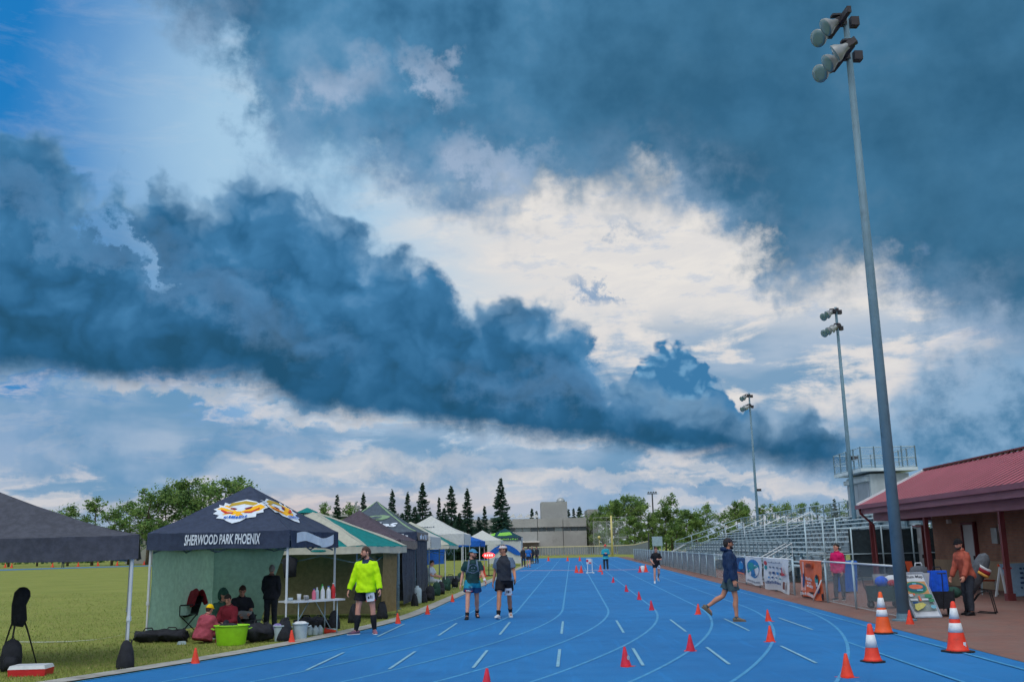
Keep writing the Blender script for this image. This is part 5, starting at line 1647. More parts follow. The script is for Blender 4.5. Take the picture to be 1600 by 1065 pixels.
def person(label, pos, rz, H, pose, wear, vox=.010, group=None, sit=None):
    """pose angles in degrees; the figure faces local -Y, its left is +X"""
    S = H / 1.8
    root = thing('person', label, 'person', pos, rz, group)
    D2 = math.radians
    g = lambda k, d=0.0: D2(pose.get(k, d))
    J = {}
    # --- joints in pelvis space
    hipw = .092 * S
    th, sh = .43 * S, .42 * S
    legs = {}
    for nm, s_ in (('L', 1), ('R', -1)):
        f, ab, kn = g('hip' + nm), g('abd' + nm, 3), g('knee' + nm)
        hip = Vector((hipw * s_, 0, 0))
        dth = Vector((math.sin(ab) * s_, -math.sin(f) * math.cos(ab), -math.cos(f) * math.cos(ab)))
        knee = hip + dth * th
        dsh = Vector((math.sin(ab) * s_ * .6, -math.sin(f - kn), -math.cos(f - kn))).normalized()
        ank = knee + dsh * sh
        fy = g('foot' + nm, 10) * s_; fp = g('toe' + nm)
        fd = rotz(0) @ Vector((math.sin(fy) * math.cos(fp), -math.cos(fy) * math.cos(fp), -math.sin(fp)))
        legs[nm] = (hip, knee, ank, fd)
    low = []
    for nm in legs:
        hip, knee, ank, fd = legs[nm]
        low.append(ank.z - .085 * S); low.append((ank + fd * .17 * S).z - .06 * S)
    up = -min(low) if sit is None else sit
    off = Vector((0, 0, up))
    legs = {k: tuple(p + off if i < 3 else p for i, p in enumerate(v)) for k, v in legs.items()}
    pel = off.copy()
    lean, side_, twist = g('lean'), g('side'), g('twist')
    spine = Vector((math.sin(side_), -math.sin(lean), math.cos(lean) * math.cos(side_)))
    chestR = Matrix.Rotation(twist, 3, 'Z')
    fwd = chestR @ Vector((0, -1, 0)); lat = chestR @ Vector((1, 0, 0))
    # re-orthogonalise on the leaning spine
    lat = (lat - spine * lat.dot(spine)).normalized(); fwd = lat.cross(spine) * -1
    if fwd.y > 0 and abs(twist) < 1.2: fwd = -fwd
    at = lambda t_: pel + spine * (t_ * S)
    waist, chest, shl, nk = at(.16), at(.38), at(.53), at(.58)
    hy, hp = g('headyaw'), g('headpitch')
    hR = Matrix.Rotation(hy, 3, spine) @ Matrix.Rotation(0, 3, 'Z')
    hf = (hR @ fwd); hl = (hR @ lat); hu = spine.copy()
    pr = Matrix.Rotation(hp, 3, hl); hf = pr @ hf; hu = pr @ hu
    hc = nk + spine * (.125 * S) + hf * (.022 * S)
    # --- arms
    ua, fa = .295 * S, .255 * S
    arms = {}
    shw = wear.get('shw', .172) * S
    for nm, s_ in (('L', 1), ('R', -1)):
        f, ab, el, inn = g('sh' + nm), g('arm' + nm, 9), g('el' + nm, 12), g('in' + nm)
        sp0 = shl + lat * (shw * s_) - spine * .05 * S
        dn = -spine
        du = (dn * math.cos(f) * math.cos(ab) + fwd * math.sin(f) * math.cos(ab) + lat * s_ * math.sin(ab)).normalized()
        elb = sp0 + du * ua
        # elbow bends towards the front and, with `in`, across the body
        bend = (fwd * math.cos(f) + spine * math.sin(f)).normalized()
        bend = (bend * math.cos(inn) - lat * s_ * math.sin(inn)).normalized()
        df = (du * math.cos(el) + bend * math.sin(el)).normalized()
        wr = elb + df * fa
        arms[nm] = (sp0, elb, wr, df, s_)
    J.update(legs=legs, arms=arms, waist=waist, chest=chest, shl=shl, nk=nk, hc=hc, hf=hf, hl=hl, hu=hu, fwd=fwd, lat=lat, spine=spine, pel=pel, S=S)
    fat = wear.get('fat', 1.0)

    def torso(mb, e, z0=-.08, z1=.56, hem=0.0):
        prof = [(-.10, .148, .108), (-.02, .160, .118), (.06, .152, .112), (.16, .142, .104), (.27, .156, .113), (.38, .168, .118), (.46, .164, .106), (.515, .118, .086), (.55, .080, .072), (.575, .064, .064)]
        pts, rs = [], []
        for z, a, b_ in prof:
            if z < z0 - 1e-6 or z > z1 + 1e-6: continue
            k = fat if z < .42 else (1 + (fat - 1) * .5)
            fl_ = hem * max(0, (.1 - z) / .2) - (e * .55 if z > .5 else 0)
            pts.append(at(z) + fwd * (.012 * S if .1 < z < .45 else 0)); rs.append(((a * k + e + fl_) * S, (b_ * (k if z < .3 else 1) + e + fl_) * S))
        mb.tube(pts, rs, 20, side=lat)

    # --- body
    bd = MB()
    torso(bd, 0)
    bd.tube([at(.52), at(.60), nk + spine * .05 * S + hf * .01], [.062 * S, .055 * S, .056 * S], 12)
    HR = Matrix((hl, -hf, hu)).transposed()      # head frame: x left, y back, z up
    hd = MB(); hd.ball((0, 0, 0), (.076 * S, .096 * S, .118 * S), 20, 16)
    out = []
    for p in hd.v:
        x, y, z = p[0] / S, p[1] / S, p[2] / S
        if z < 0:
            k = 1 - .38 * (-z / .118) ** 1.6; x *= k
            if y < 0: y = y * (1 - .10 * (-z / .118))
            else: y *= 1 - .30 * (-z / .118)
        if y < -.06: y = -.06 + (y + .06) * .72
        if y > 0: y *= 1.06
        out.append(tuple(HR @ (Vector((x, y, z)) * S) + hc))
    bd.add(out, hd.f)
    hp_ = lambda x, y, z: HR @ (Vector((x, y, z)) * S) + hc
    bd.tube([hp_(0, -.084, .022), hp_(0, -.100, -.012), hp_(0, -.108, -.030), hp_(0, -.090, -.036)], [.007 * S, .010 * S, .014 * S, .010 * S], 8)
    bd.tube([hp_(-.045, -.076, .024), hp_(0, -.087, .028), hp_(.045, -.076, .024)], .010 * S, 6)
    bd.ball(hp_(0, -.074, -.098), (.026 * S, .020 * S, .018 * S), 8, 6)
    for s_ in (1, -1): bd.ball(hp_(.078 * s_, .008, -.006), (.012 * S, .020 * S, .030 * S), 8, 6, rot=HR)
    for nm, (sp0, elb, wr, df, s_) in arms.items():
        bd.tube([sp0 - lat * s_ * .05 * S, sp0, sp0.lerp(elb, .3), sp0.lerp(elb, .75), elb, elb.lerp(wr, .25), elb.lerp(wr, .7), wr], [.045 * S, .052 * S, .050 * S, .042 * S, .038 * S, .041 * S, .032 * S, .025 * S], 10)
        # hand: palm, four fingers, thumb
        rest = wear.get('palm' + nm, None)
        pn = (-lat * s_) if rest is None else Vector(rest).normalized()      # palm faces the thigh
        pn = (pn - df * pn.dot(df)).normalized()
        wd = df.cross(pn).normalized()
        if wd.dot(fwd) < 0 and rest is None: wd = -wd                       # thumb side to the front
        curl = g('curl' + nm, 30)
        pc = wr + df * .05 * S
        bd.tube([wr - df * .01, wr + df * .03 * S, wr + df * .075 * S, wr + df * .095 * S], [(.024 * S, .018 * S), (.036 * S, .017 * S), (.041 * S, .016 * S), (.038 * S, .014 * S)], 10, side=wd)
        for k, (o_, ln) in enumerate(((.030, .078), (.011, .088), (-.010, .082), (-.029, .064))):
            b0 = wr + df * .085 * S + wd * o_ * S
            d1 = (df * math.cos(curl * .6) + pn * math.sin(curl * .6)); d2 = (df * math.cos(curl * 1.7) + pn * math.sin(curl * 1.7)); d3 = (df * math.cos(curl * 2.6) + pn * math.sin(curl * 2.6))
            p1 = b0 + d1 * ln * .45 * S; p2 = p1 + d2 * ln * .32 * S; p3 = p2 + d3 * ln * .25 * S
            bd.tube([b0 - df * .015, b0, p1, p2, p3], [.010 * S, .0102 * S, .0095 * S, .0088 * S, .0075 * S], 8)
        t0 = wr + df * .028 * S + wd * .030 * S
        td = (df * .75 + wd * .55 + pn * .25).normalized()
        bd.tube([t0, t0 + td * .035 * S, t0 + td * .06 * S + pn * .006, t0 + td * .075 * S + df * .012 + pn * .012], [.015 * S, .013 * S, .0105 * S, .009 * S], 8)
    for nm, (hip, knee, ank, fd) in legs.items():
        dsh = (ank - knee).normalized(); cb = -fd * .012 * S
        bd.tube([hip + Vector((0, 0, .04 * S)), hip.lerp(knee, .12), hip.lerp(knee, .5), hip.lerp(knee, .88), knee, knee.lerp(ank, .15), knee.lerp(ank, .36) + cb * 1.2, knee.lerp(ank, .7), ank], [.080 * S * fat ** .5, .086 * S * fat ** .5, .073 * S, .057 * S, .055 * S, .053 * S, .058 * S, .042 * S, .036 * S], 12)
        bd.tube([ank + Vector((0, 0, .02)), ank - Vector((0, 0, .03 * S)) + fd * .03 * S, ank - Vector((0, 0, .045 * S)) + fd * .12 * S], [.036 * S, .04 * S, .030 * S], 8)
    me = remesh(bd, vox * .8, 3, name='body')
    put('body', me, wear.get('skin', SK1), root)
    # --- face
    fc = MB()
    for s_ in (1, -1):
        fc.ball(hp_(.031 * s_, -.0845, .008), (.0125 * S, .006 * S, .0075 * S), 8, 6, rot=HR, mi=0)
        fc.tube([hp_(.016 * s_, -.094, .030), hp_(.034 * s_, -.090, .035), hp_(.052 * s_, -.076, .028)], .0045 * S, 5, mi=2)
    fc.tube([hp_(-.024, -.083, -.058), hp_(0, -.0905, -.0575), hp_(.024, -.083, -.058)], [.004 * S, .0065 * S, .004 * S], 6, mi=1)
    fc.build('face', [m_eye, m_lip, wear.get('hairm', m_hairbr)], root, smooth=True)

    # --- clothes
    sd = abs(hash(label)) % 97 * .1
    sh_ = wear['shirt']
    mb = MB()
    torso(mb, .016 + sh_.get('loose', .0) * .8, sh_.get('hem', -.10), .555, sh_.get('flare', .012))
    for nm, (sp0, elb, wr, df, s_) in arms.items():
        e = .012 + sh_.get('loose', 0) * .6
        if sh_.get('sleeve', 'short') == 'long':
            mb.tube([sp0 - lat * s_ * .07 * S + spine * .012 * S, sp0 + Vector((0, 0, .002)), sp0.lerp(elb, .4), elb, elb.lerp(wr, .5), wr - df * .005], [(.036 + e * .6) * S, (.046 + e * .7) * S, (.052 + e) * S, (.047 + e) * S, (.041 + e) * S, (.031 + e) * S], 12)
        elif sh_.get('sleeve') == 'none':
            mb.tube([sp0 - lat * s_ * .07 * S, sp0 + spine * .01], [(.05 + e) * S, (.05 + e) * S], 12)
        else:
            mb.tube([sp0 - lat * s_ * .07 * S, sp0 + Vector((0, 0, .004)), sp0.lerp(elb, .4), sp0.lerp(elb, .72)], [(.038 + e * .6) * S, (.047 + e * .7) * S, (.056 + e) * S, (.062 + e) * S], 12)
    mats = sh_['mat']
    me = remesh(mb, vox, 2, wrinkle=sh_.get('wrinkle', .006) * S, seed=sd, name='shirt')
    so = put(sh_.get('name', 'shirt'), me, mats, root)
    if sh_.get('split'):        # second cloth colour picked by position
        fn = sh_['split']
        idx = [fn(p.center, J) for p in me.polygons]
        me.polygons.foreach_set('material_index', idx)
    # collar
    cl = MB(); rr = .066 * S
    ring = [at(.555) + (lat * math.cos(a) * rr * 1.05 + fwd * math.sin(a) * rr) + spine * (.012 * S - .012 * S * math.sin(a)) for a in [2 * math.pi * i / 14 for i in range(15)]]
    cl.tube(ring, (sh_.get('collar', .012)) * S, 6, cap=False); cl.build('collar', sh_.get('collarm', mats if not isinstance(mats, (list, tuple)) else mats[0]), so, smooth=True)
    if sh_.get('sleeve') == 'long':
        for nm, (sp0, elb, wr, df, s_) in arms.items():
            cf = MB(); cf.tube([wr - df * .035 * S, wr + df * .004], [.043 * S, .041 * S], 12); cf.build('cuff', sh_.get('cuffm', mats if not isinstance(mats, (list, tuple)) else mats[0]), so, smooth=True)
    bt = wear['bottom']
    mb = MB()
    k = fat
    mb.tube([at(-.11), at(-.04), at(.03), at(.085)], [(.140 * S * k, .112 * S * k), (.172 * S * k, .134 * S * k), (.168 * S * k, .128 * S * k), (.154 * S * k, .116 * S * k)], 18, side=lat)
    for nm, (hip, knee, ank, fd) in legs.items():
        le = bt.get('len', .62)
        if bt['kind'] == 'shorts':
            e = bt.get('loose', .022)
            mb.tube([hip + Vector((0, 0, .05 * S)), hip.lerp(knee, .15), hip.lerp(knee, le * .6), hip.lerp(knee, le)], [(.086 + e * .5) * S, (.090 + e) * S, (.078 + e * 1.3) * S, (.066 + e * 1.8) * S], 14)
        else:
            e = bt.get('loose', .014)
            mb.tube([hip + Vector((0, 0, .05 * S)), hip.lerp(knee, .15), hip.lerp(knee, .6), knee, knee.lerp(ank, .4), ank + (knee - ank) * .04], [(.086 + e * .5) * S, (.088 + e) * S, (.072 + e) * S, (.060 + e) * S, (.054 + e * 1.3) * S, (.042 + e * 1.5) * S], 14)
    me = remesh(mb, vox, 2, wrinkle=bt.get('wrinkle', .004) * S, seed=sd + 3, name=bt['kind'])
    put(bt['kind'], me, bt['mat'], root)
    if bt.get('split'):
        fn = bt['split']; me.polygons.foreach_set('material_index', [fn(p.center, J) for p in me.polygons])
    for nm, (hip, knee, ank, fd) in legs.items():
        if wear.get('sock'):
            t_ = wear['sock'][1]
            s0 = MB(); cb = -fd * .014 * S
            ps = [(ank.lerp(knee, t_ * q)) for q in (0, .33, .66, 1)]
            rad = lambda q: (.040 + .026 * math.sin(min(1, q / .62) * math.pi * .5) - (.008 if q > .8 else 0)) * S
            s0.tube([ank - Vector((0, 0, .03 * S))] + [p + cb * min(1, t_ * q / .5) for p, q in zip(ps, (0, .33, .66, 1))], [.042 * S] + [rad(t_ * q) for q in (0, .33, .66, 1)], 12)
            s0.build('sock', wear['sock'][0], root, smooth=True)
        # shoe
        fz = fd.normalized(); sdv = fz.cross(Vector((0, 0, 1))); sdv = sdv.normalized() if sdv.length > .1 else Vector((1, 0, 0)); upv = sdv.cross(fz)
        base_ = ank - upv * .085 * S if upv.z > 0 else ank + upv * .085 * S
        upv = upv if upv.z > 0 else -upv
        shoe = MB()
        prof = [(-.075, .030, .030, .045), (-.055, .040, .046, .055), (.0, .042, .056, .062), (.06, .042, .046, .052), (.11, .047, .036, .040), (.155, .044, .030, .034), (.185, .030, .022, .027)]
        shoe.tube([base_ + fz * a * S + upv * c_ * S for a, w, h_, c_ in prof], [(w * S, h_ * S * .9) for a, w, h_, c_ in prof], 12, side=sdv)
        so_ = shoe.build('shoe', wear['shoe'], root, smooth=True)
        sole = MB(); sole.tube([base_ + fz * a * S + upv * .014 * S for a in (-.085, -.05, .05, .12, .175, .197)], [(.034 * S, .014 * S), (.044 * S, .016 * S), (.043 * S, .015 * S), (.050 * S, .014 * S), (.042 * S, .012 * S), (.020 * S, .010 * S)], 12, side=sdv)
        sole.build('sole', wear.get('sole', m_railw), so_, smooth=True)
    # --- hair and hats
    hm = wear.get('hairm', m_hairbr)
    if wear.get('hair', 'short') != 'none':
        hb = MB(); hb.ball((0, 0, 0), (.084 * S, .108 * S, .124 * S), 22, 16)
        keep = MB(); vs = []
        rg = random.Random(int(sd * 10))
        for p in hb.v:
            x, y, z = p[0] / S, p[1] / S, p[2] / S
            low_ = .052 if y < -.03 else (-.02 if y < .03 else -.07)
            if wear.get('hair') == 'long': low_ = .045 if y < -.04 else -.16
            if z < low_: z = low_ - (low_ - z) * .10; x *= .93; y = y * .90 if y > 0 else y * .86
            wob = 1 + rg.uniform(-.03, .035)
            vs.append(tuple(HR @ (Vector((x * wob, y * wob + .006, z * wob + .004)) * S) + hc))
        keep.add(vs, hb.f); ho = keep.build('hair', hm, root, smooth=True)
        if wear.get('hair') == 'tied':
            tb_ = MB(); tb_.ball(hp_(0, .118, .03), .035 * S, 10, 8); tb_.build('bun', hm, ho, smooth=True)
    if wear.get('beard'):
        be = MB(); pts = [hp_(.076 * math.sin(a), -.082 * math.cos(a) + .004, -.052 - .042 * math.cos(a)) for a in [math.radians(d) for d in range(-75, 76, 15)]]
        be.tube(pts, [.010 * S + .016 * S * math.cos(math.radians(d)) for d in range(-75, 76, 15)], 8); be.build('beard', wear['beard'], root, smooth=True)
    hat = wear.get('hat')
    if hat:
        ha = MB(); hk, hmat = hat[0], hat[1]
        ha.ball((0, 0, 0), (.088 * S, .110 * S, .122 * S), 22, 14)
        zc_ = {'cap': .040, 'beanie': .022, 'visor': .045}[hk]
        vs = []
        for p in ha.v:
            x, y, z = p[0] / S, p[1] / S, p[2] / S
            if z < zc_: k_ = 1.0; z = zc_ - (zc_ - z) * .06
            if hk == 'beanie': z = z * 1.08 + .004; x *= 1.04; y *= 1.02
            if hk == 'cap' and z > .09: z = .09 + (z - .09) * .75
            vs.append(tuple(HR @ (Vector((x, y + .004, z + .006)) * S) + hc))
        hb = MB(); hb.add(vs, ha.f); ho = hb.build({'cap': 'cap', 'beanie': 'beanie', 'visor': 'visor'}[hk], hmat, root, smooth=True)
        if hk in ('cap', 'visor'):
            sg_ = -1 if not hat[2:] or not hat[2] else 1
            br_ = MB()
            def brim(a, t_):
                an = math.radians(-70 + 140 * a)
                r0 = Vector((.080 * math.sin(an), sg_ * .100 * math.cos(an), .044)); r1 = Vector((.082 * math.sin(an), sg_ * (.100 * math.cos(an) + .075 * max(0, math.cos(an)) ** .8), .036 - .012 * abs(math.sin(an))))
                return HR @ ((r0.lerp(r1, t_)) * S) + hc
            br_.sheet(brim, 12, 4); n_ = len(br_.v); br_.sheet(lambda a, t_: brim(a, 1 - t_) + hu * .006 * S, 12, 4); br_.build('brim', hat[3] if len(hat) > 3 else hmat, ho, smooth=True)
        else:
            cf = MB(); pts = [hp_(.093 * math.sin(a), .114 * math.cos(a) + .004, .030) for a in [2 * math.pi * i / 20 for i in range(21)]]
            cf.tube(pts, .013 * S, 6, cap=False); cf.build('turn_up', hat[2] if len(hat) > 2 else hmat, ho, smooth=True)
    p_ = Person(); p_.root, p_.J, p_.at, p_.hp = root, J, at, hp_
    return p_


def bib(P_, leg, t_, txt, w=.20, h_=.17, turn=0.0, off=.105, on=None):
    """race number pinned to the shorts over one thigh"""
    S = P_.J['S']; hip, knee, ank, fd = P_.J['legs'][leg]
    c_ = hip.lerp(knee, t_); ax = (hip - knee).normalized()
    f = rotz(turn) @ P_.J['fwd']; f = (f - ax * f.dot(ax)).normalized(); x = ax.cross(f)
    r = off * S
    sf = lambda s_, q: c_ + (f * math.cos((s_ - .5) * w / off) + x * math.sin((s_ - .5) * w / off)) * r + ax * ((q - .5) * h_ * S)
    mb = MB(); mb.sheet(sf, 8, 3); o = mb.build('race_bib', m_bib, P_.root, smooth=True)
    sgn = sf(1, .5) - sf(0, .5)
    decal('number', sf, [scrib(.28, .74, .32, .70, 0, len(txt) + int(t_ * 50), 2), ([(0, .86), (1, .86), (1, 1), (0, 1)], [(0, 1, 2, 3)], 1), ([(0, 0), (1, 0), (1, .16), (0, .16)], [(0, 1, 2, 3)], 2)], [m_ink, b_navy, b_red], o, .005)
    return o


c_hi = fabric('hi_vis_jersey', 186, 238, 10, .75, .06, .4, 9.0)
c_blk = fabric('black_shorts', 26, 28, 36, .8, .2, .4, 9.0)
c_dkteal = fabric('dark_teal_shirt', 26, 60, 64, .8, .15, .4, 9.0)
c_tealsh = fabric('teal_shorts', 26, 134, 168, .75, .12, .4, 9.0)
c_navysh = fabric('navy_hem', 24, 66, 116, .75, .12, .4, 9.0)
c_char = fabric('charcoal_polo', 44, 50, 62, .8, .15, .4, 9.0)
c_slate = fabric('slate_sleeve', 92, 112, 138, .8, .12, .4, 9.0)
c_hood = fabric('navy_hoodie', 28, 50, 84, .85, .15, .5, 9.0)
c_olive = fabric('grey_green_shorts', 62, 82, 88, .85, .14, .4, 9.0)
c_tan = fabric('tan_shoe', 112, 100, 86, .8, .12)
c_sock = fabric('black_sock', 26, 30, 38, .9, .15)
c_shoeblk = fabric('black_shoe', 28, 30, 38, .7, .2)
c_shoewht = fabric('white_shoe', 200, 208, 218, .6, .1)
c_shoecol = fabric('multicolour_shoe', 58, 70, 104, .6, .2, rgb2=lin(150, 96, 110))
c_mag = fabric('magenta_fleece', 190, 24, 96, .85, .12, .4, 9.0)
c_orj = fabric('rust_jacket', 164, 84, 70, .85, .12, .5, 9.0)
c_dkpant = fabric('dark_trousers', 48, 54, 66, .85, .15, .4, 9.0)
c_gypant = fabric('grey_trousers', 78, 86, 98, .85, .12, .4, 9.0)
c_blkj = fabric('black_jacket', 44, 47, 58, .85, .18, .5, 9.0)
c_grnj = fabric('dark_green_jacket', 48, 88, 78, .85, .15, .5, 9.0)
c_puff = fabric('maroon_puffer', 158, 70, 88, .75, .12, .6, 12.0)
c_yel = fabric('yellow_knit', 236, 196, 20, .9, .1, .6, 40.0)
c_beanie = fabric('black_knit', 24, 24, 30, .9, .2, .6, 40.0)
c_plaid = fabric('red_plaid', 150, 74, 84, .85, .3, .4, 9.0, rgb2=lin(70, 40, 56))
c_tealj = fabric('teal_jacket', 40, 150, 172, .8, .12, .4, 9.0)
c_redhat = fabric('red_knit', 206, 70, 62, .9, .1)
c_bluej = fabric('blue_jersey', 36, 104, 186, .8, .12, .4, 9.0)
c_whitet = fabric('white_shirt', 200, 210, 224, .8, .08, .4, 9.0)
c_visor = fabric('blue_visor', 60, 130, 176, .7, .1)
c_capw = fabric('pale_cap', 188, 184, 192, .7, .1)
c_capbr = fabric('brown_cap_peak', 120, 84, 82, .7, .1)
c_capdk = fabric('dark_cap', 34, 36, 50, .7, .15)

# 1 hi-vis runner
p = person('man in bright yellow-green long sleeve jersey, black shorts and black knee socks', G(571, 991), math.radians(-6), 1.83,
           dict(abdL=7, abdR=8, hipR=5, hipL=-2, kneeL=3, kneeR=4, footL=22, footR=48, headyaw=-52, headpitch=4, armL=15, armR=17, elL=14, elR=10, shL=3, shR=2, lean=-3),
           dict(shirt=dict(mat=[c_hi, c_hood], sleeve='long', hem=-.10, loose=.022, cuffm=c_hood, wrinkle=.006, collarm=c_hood, flare=.02, split=lambda c_, J: 1 if ((c_ - J['nk']).length < .17 and c_.y < -.03 and abs(c_.x) < .05 * (1 + (c_.z - J['nk'].z + .17) * 4)) else 0), bottom=dict(kind='shorts', mat=c_blk, len=.60, loose=.03), sock=(c_sock, .74), shoe=c_shoecol, hairm=m_hairbr, beard=m_hairbr, skin=SK1, fat=1.10), vox=.009)
bib(p, 'L', .42, '24', off=.122)
# 2 walker in teal shorts
p = person('man in dark teal shirt, teal shorts and blue visor walking with a companion', G(739, 967), math.radians(4), 1.76,
           dict(hipL=-17, kneeL=14, hipR=19, kneeR=7, abdL=2, abdR=5, headyaw=50, headpitch=3, armL=13, armR=14, elL=28, elR=22, shL=16, shR=-12, toeL=24, twist=5),
           dict(shirt=dict(mat=[c_dkteal, c_slate], loose=.012, hem=-.06, split=lambda c_, J: 1 if (abs((c_ - J['pel']).z - .235 - .18 * c_.x * c_.x * 12) < .012 and abs(c_.x) < .17) else 0), bottom=dict(kind='shorts', mat=[c_tealsh, c_navysh], len=.56, loose=.034, split=lambda c_, J: 1 if c_.z < J['pel'].z - .13 else 0), sock=(c_sock, .22), shoe=c_shoeblk, sole=c_shoeblk, hairm=m_hairbr, beard=m_hairbr, hat=('visor', c_visor), skin=SK1, fat=1.04), vox=.009)
J = p.J
sf = lambda s_, q: p.at(.34) + J['fwd'] * (.152 - .05 * (s_ - .5) ** 2 * 4) + J['lat'] * ((s_ - .5) * .24) + J['spine'] * ((q - .5) * .24)
decal('chest_print', sf, [E_(.5, .5, .48, .48, 0), E_(.5, .5, .36, .36, 1), E_(.38, .58, .07, .07, 0, 10), E_(.62, .58, .07, .07, 0, 10), ([(.3, .36), (.5, .24), (.7, .36), (.5, .32)], [(0, 1, 2, 3)], 0)], [c_slate, c_dkteal], p.root, .006)
vs_ = MB()
for s_ in (1, -1): vs_.tube([p.at(.555) + J['lat'] * .085 * s_, p.at(.5) + J['lat'] * .10 * s_ + J['fwd'] * .118, p.at(.30) + J['lat'] * .125 * s_ + J['fwd'] * .118, p.at(.2) + J['lat'] * .16 * s_ + J['fwd'] * .06], [(.024, .008)] * 4, 8)
vs_.build('running_vest_strap', c_slate, p.root, smooth=True)
bib(p, 'R', .40, '31', w=.17, off=.118)
wb_ = MB(); wr = J['arms']['L'][1].lerp(J['arms']['L'][2], .86); d_ = J['arms']['L'][3]; wb_.tube([wr - d_ * .03, wr + d_ * .03], .036, 10); wb_.build('wrist_band', c_whitet, p.root, smooth=True)
# 3 walker in cap
p = person('man in charcoal polo, black shorts and pale cap walking beside the teal shorts man', G(789, 966), math.radians(-3), 1.84,
           dict(hipL=-16, kneeL=14, hipR=20, kneeR=6, abdL=2, abdR=4, headyaw=-54, twist=-4, headpitch=2, armL=14, armR=11, elL=40, elR=16, shL=6, shR=-12, toeL=24, footR=14, toeR=-10),
           dict(shirt=dict(mat=[c_char, c_slate], loose=.016, hem=-.08, collar=.016, split=lambda c_, J: 1 if abs((c_ - J['pel']).dot(J['lat'])) > .175 - .10 * max(0, (c_ - J['pel']).z - .42) * 6 else 0), bottom=dict(kind='shorts', mat=c_blk, len=.62, loose=.03), sock=(c_sock, .26), shoe=c_shoewht, hairm=m_hairbr, hat=('cap', c_capw, False, c_capbr), skin=SK2, fat=1.06), vox=.009)
bib(p, 'L', .60, '17', w=.19, off=.125)
ph = MB(); wr, df = p.J['arms']['L'][2], p.J['arms']['L'][3]; ph.box(wr + df * .10 + Vector((-.03, -.02, 0)), (.02, .075, .15), rot=df.to_track_quat('Z', 'Y').to_matrix()); tag(ph.build('phone', m_darkmetal, None), 'dark phone held in the hand of the man in the pale cap', 'phone')
ph_o = [o for o in COL.objects if o.name.startswith('phone')][-1]
ph_o.matrix_world = Matrix.Translation(p.root.location) @ Matrix.Rotation(p.root.rotation_euler.z, 4, 'Z')
# 4 walker in hoodie
p = person('bearded man in navy hoodie, grey shorts and dark cap striding across the lanes', G(1146, 971), math.radians(84), 1.86,
           dict(hipR=9, kneeR=10, hipL=-24, kneeL=34, abdL=2, abdR=2, toeL=42, headyaw=8, headpitch=2, armL=6, armR=8, elL=10, elR=16, shL=-4, shR=-4, lean=-2, footL=6, footR=8),
           dict(shirt=dict(mat=c_hood, sleeve='long', hem=-.10, loose=.022, flare=.0, wrinkle=.006, name='hoodie', collar=.03), bottom=dict(kind='shorts', mat=c_olive, len=.66, loose=.03), sock=(c_olive, .08), shoe=c_tan, sole=c_tan, hairm=m_hairdk, beard=m_hairdk, hat=('cap', c_capdk, False), skin=SK2, fat=1.06), vox=.009)
hd = MB(); J = p.J; pts = [p.at(.56) + J['lat'] * math.cos(a) * .10 - J['fwd'] * (.02 + math.sin(a) * .10) + J['spine'] * (.02 + .02 * math.sin(a)) for a in [math.pi * i / 10 for i in range(11)]]
hd.tube(pts, [.025 + .030 * math.sin(math.pi * i / 10) for i in range(11)], 10); hd.build('hood', c_hood, p.root, smooth=True)
# 5 runner in black
p = person('woman runner in black tee and shorts with a bib running up the outer lane', G(1027, 911), math.radians(2), 1.62,
           dict(hipL=-6, kneeL=52, hipR=10, kneeR=14, toeL=50, armL=18, armR=20, elL=95, elR=70, inL=38, inR=20, shL=6, shR=-12, lean=4, headyaw=0),
           dict(shirt=dict(mat=c_blk, loose=.006, hem=-.04), bottom=dict(kind='shorts', mat=c_blk, len=.42, loose=.02), sock=(c_whitet, .12), shoe=c_shoewht, hairm=m_hairbr, hair='tied', skin=SK1, shw=.155), vox=.014)
bib(p, 'L', .30, '8', w=.16, off=.115)
# 6 teal jacket
p = person('person in teal jacket, red hat and dark leggings standing far down the track', G(947, 891), 0.0, 1.76,
           dict(elL=95, elR=95, inL=50, inR=50, armL=14, armR=14, shL=6, shR=6, abdL=2, abdR=2),
           dict(shirt=dict(mat=c_tealj, sleeve='long', loose=.022, hem=-.10), bottom=dict(kind='trousers', mat=c_dkpant), shoe=c_shoecol, hat=('beanie', c_redhat), skin=SK1), vox=.018)
ov = MB(); J = p.J; ov.tube([p.at(-.16), p.at(-.04), p.at(.06)], [(.22, .17), (.20, .15), (.17, .13)], 14, side=J['lat']); ov.build('overskirt', fabric('aqua_skirt', 90, 200, 214, .8, .1), p.root, smooth=True)
bp = MB(); bp.box(p.at(.14) + J['fwd'] * .135, (.30, .03, .16)); bp.build('front_pack', c_navysh, p.root)
# 7 magenta fleece
p = person('dark haired woman in magenta fleece and grey trousers standing behind the fence', T(7.75, vat(1311, 7.75)), math.radians(-42), 1.66,
           dict(abdL=2, abdR=2, armL=6, armR=6, elL=20, elR=20, inL=30, inR=30, headyaw=-18, hipR=4),
           dict(shirt=dict(mat=c_mag, sleeve='long', loose=.022, hem=-.10, flare=.03, name='fleece', collar=.022), bottom=dict(kind='trousers', mat=c_gypant), shoe=c_shoeblk, hairm=m_hairdk, hair='tied', skin=SK1, shw=.155), vox=.012)
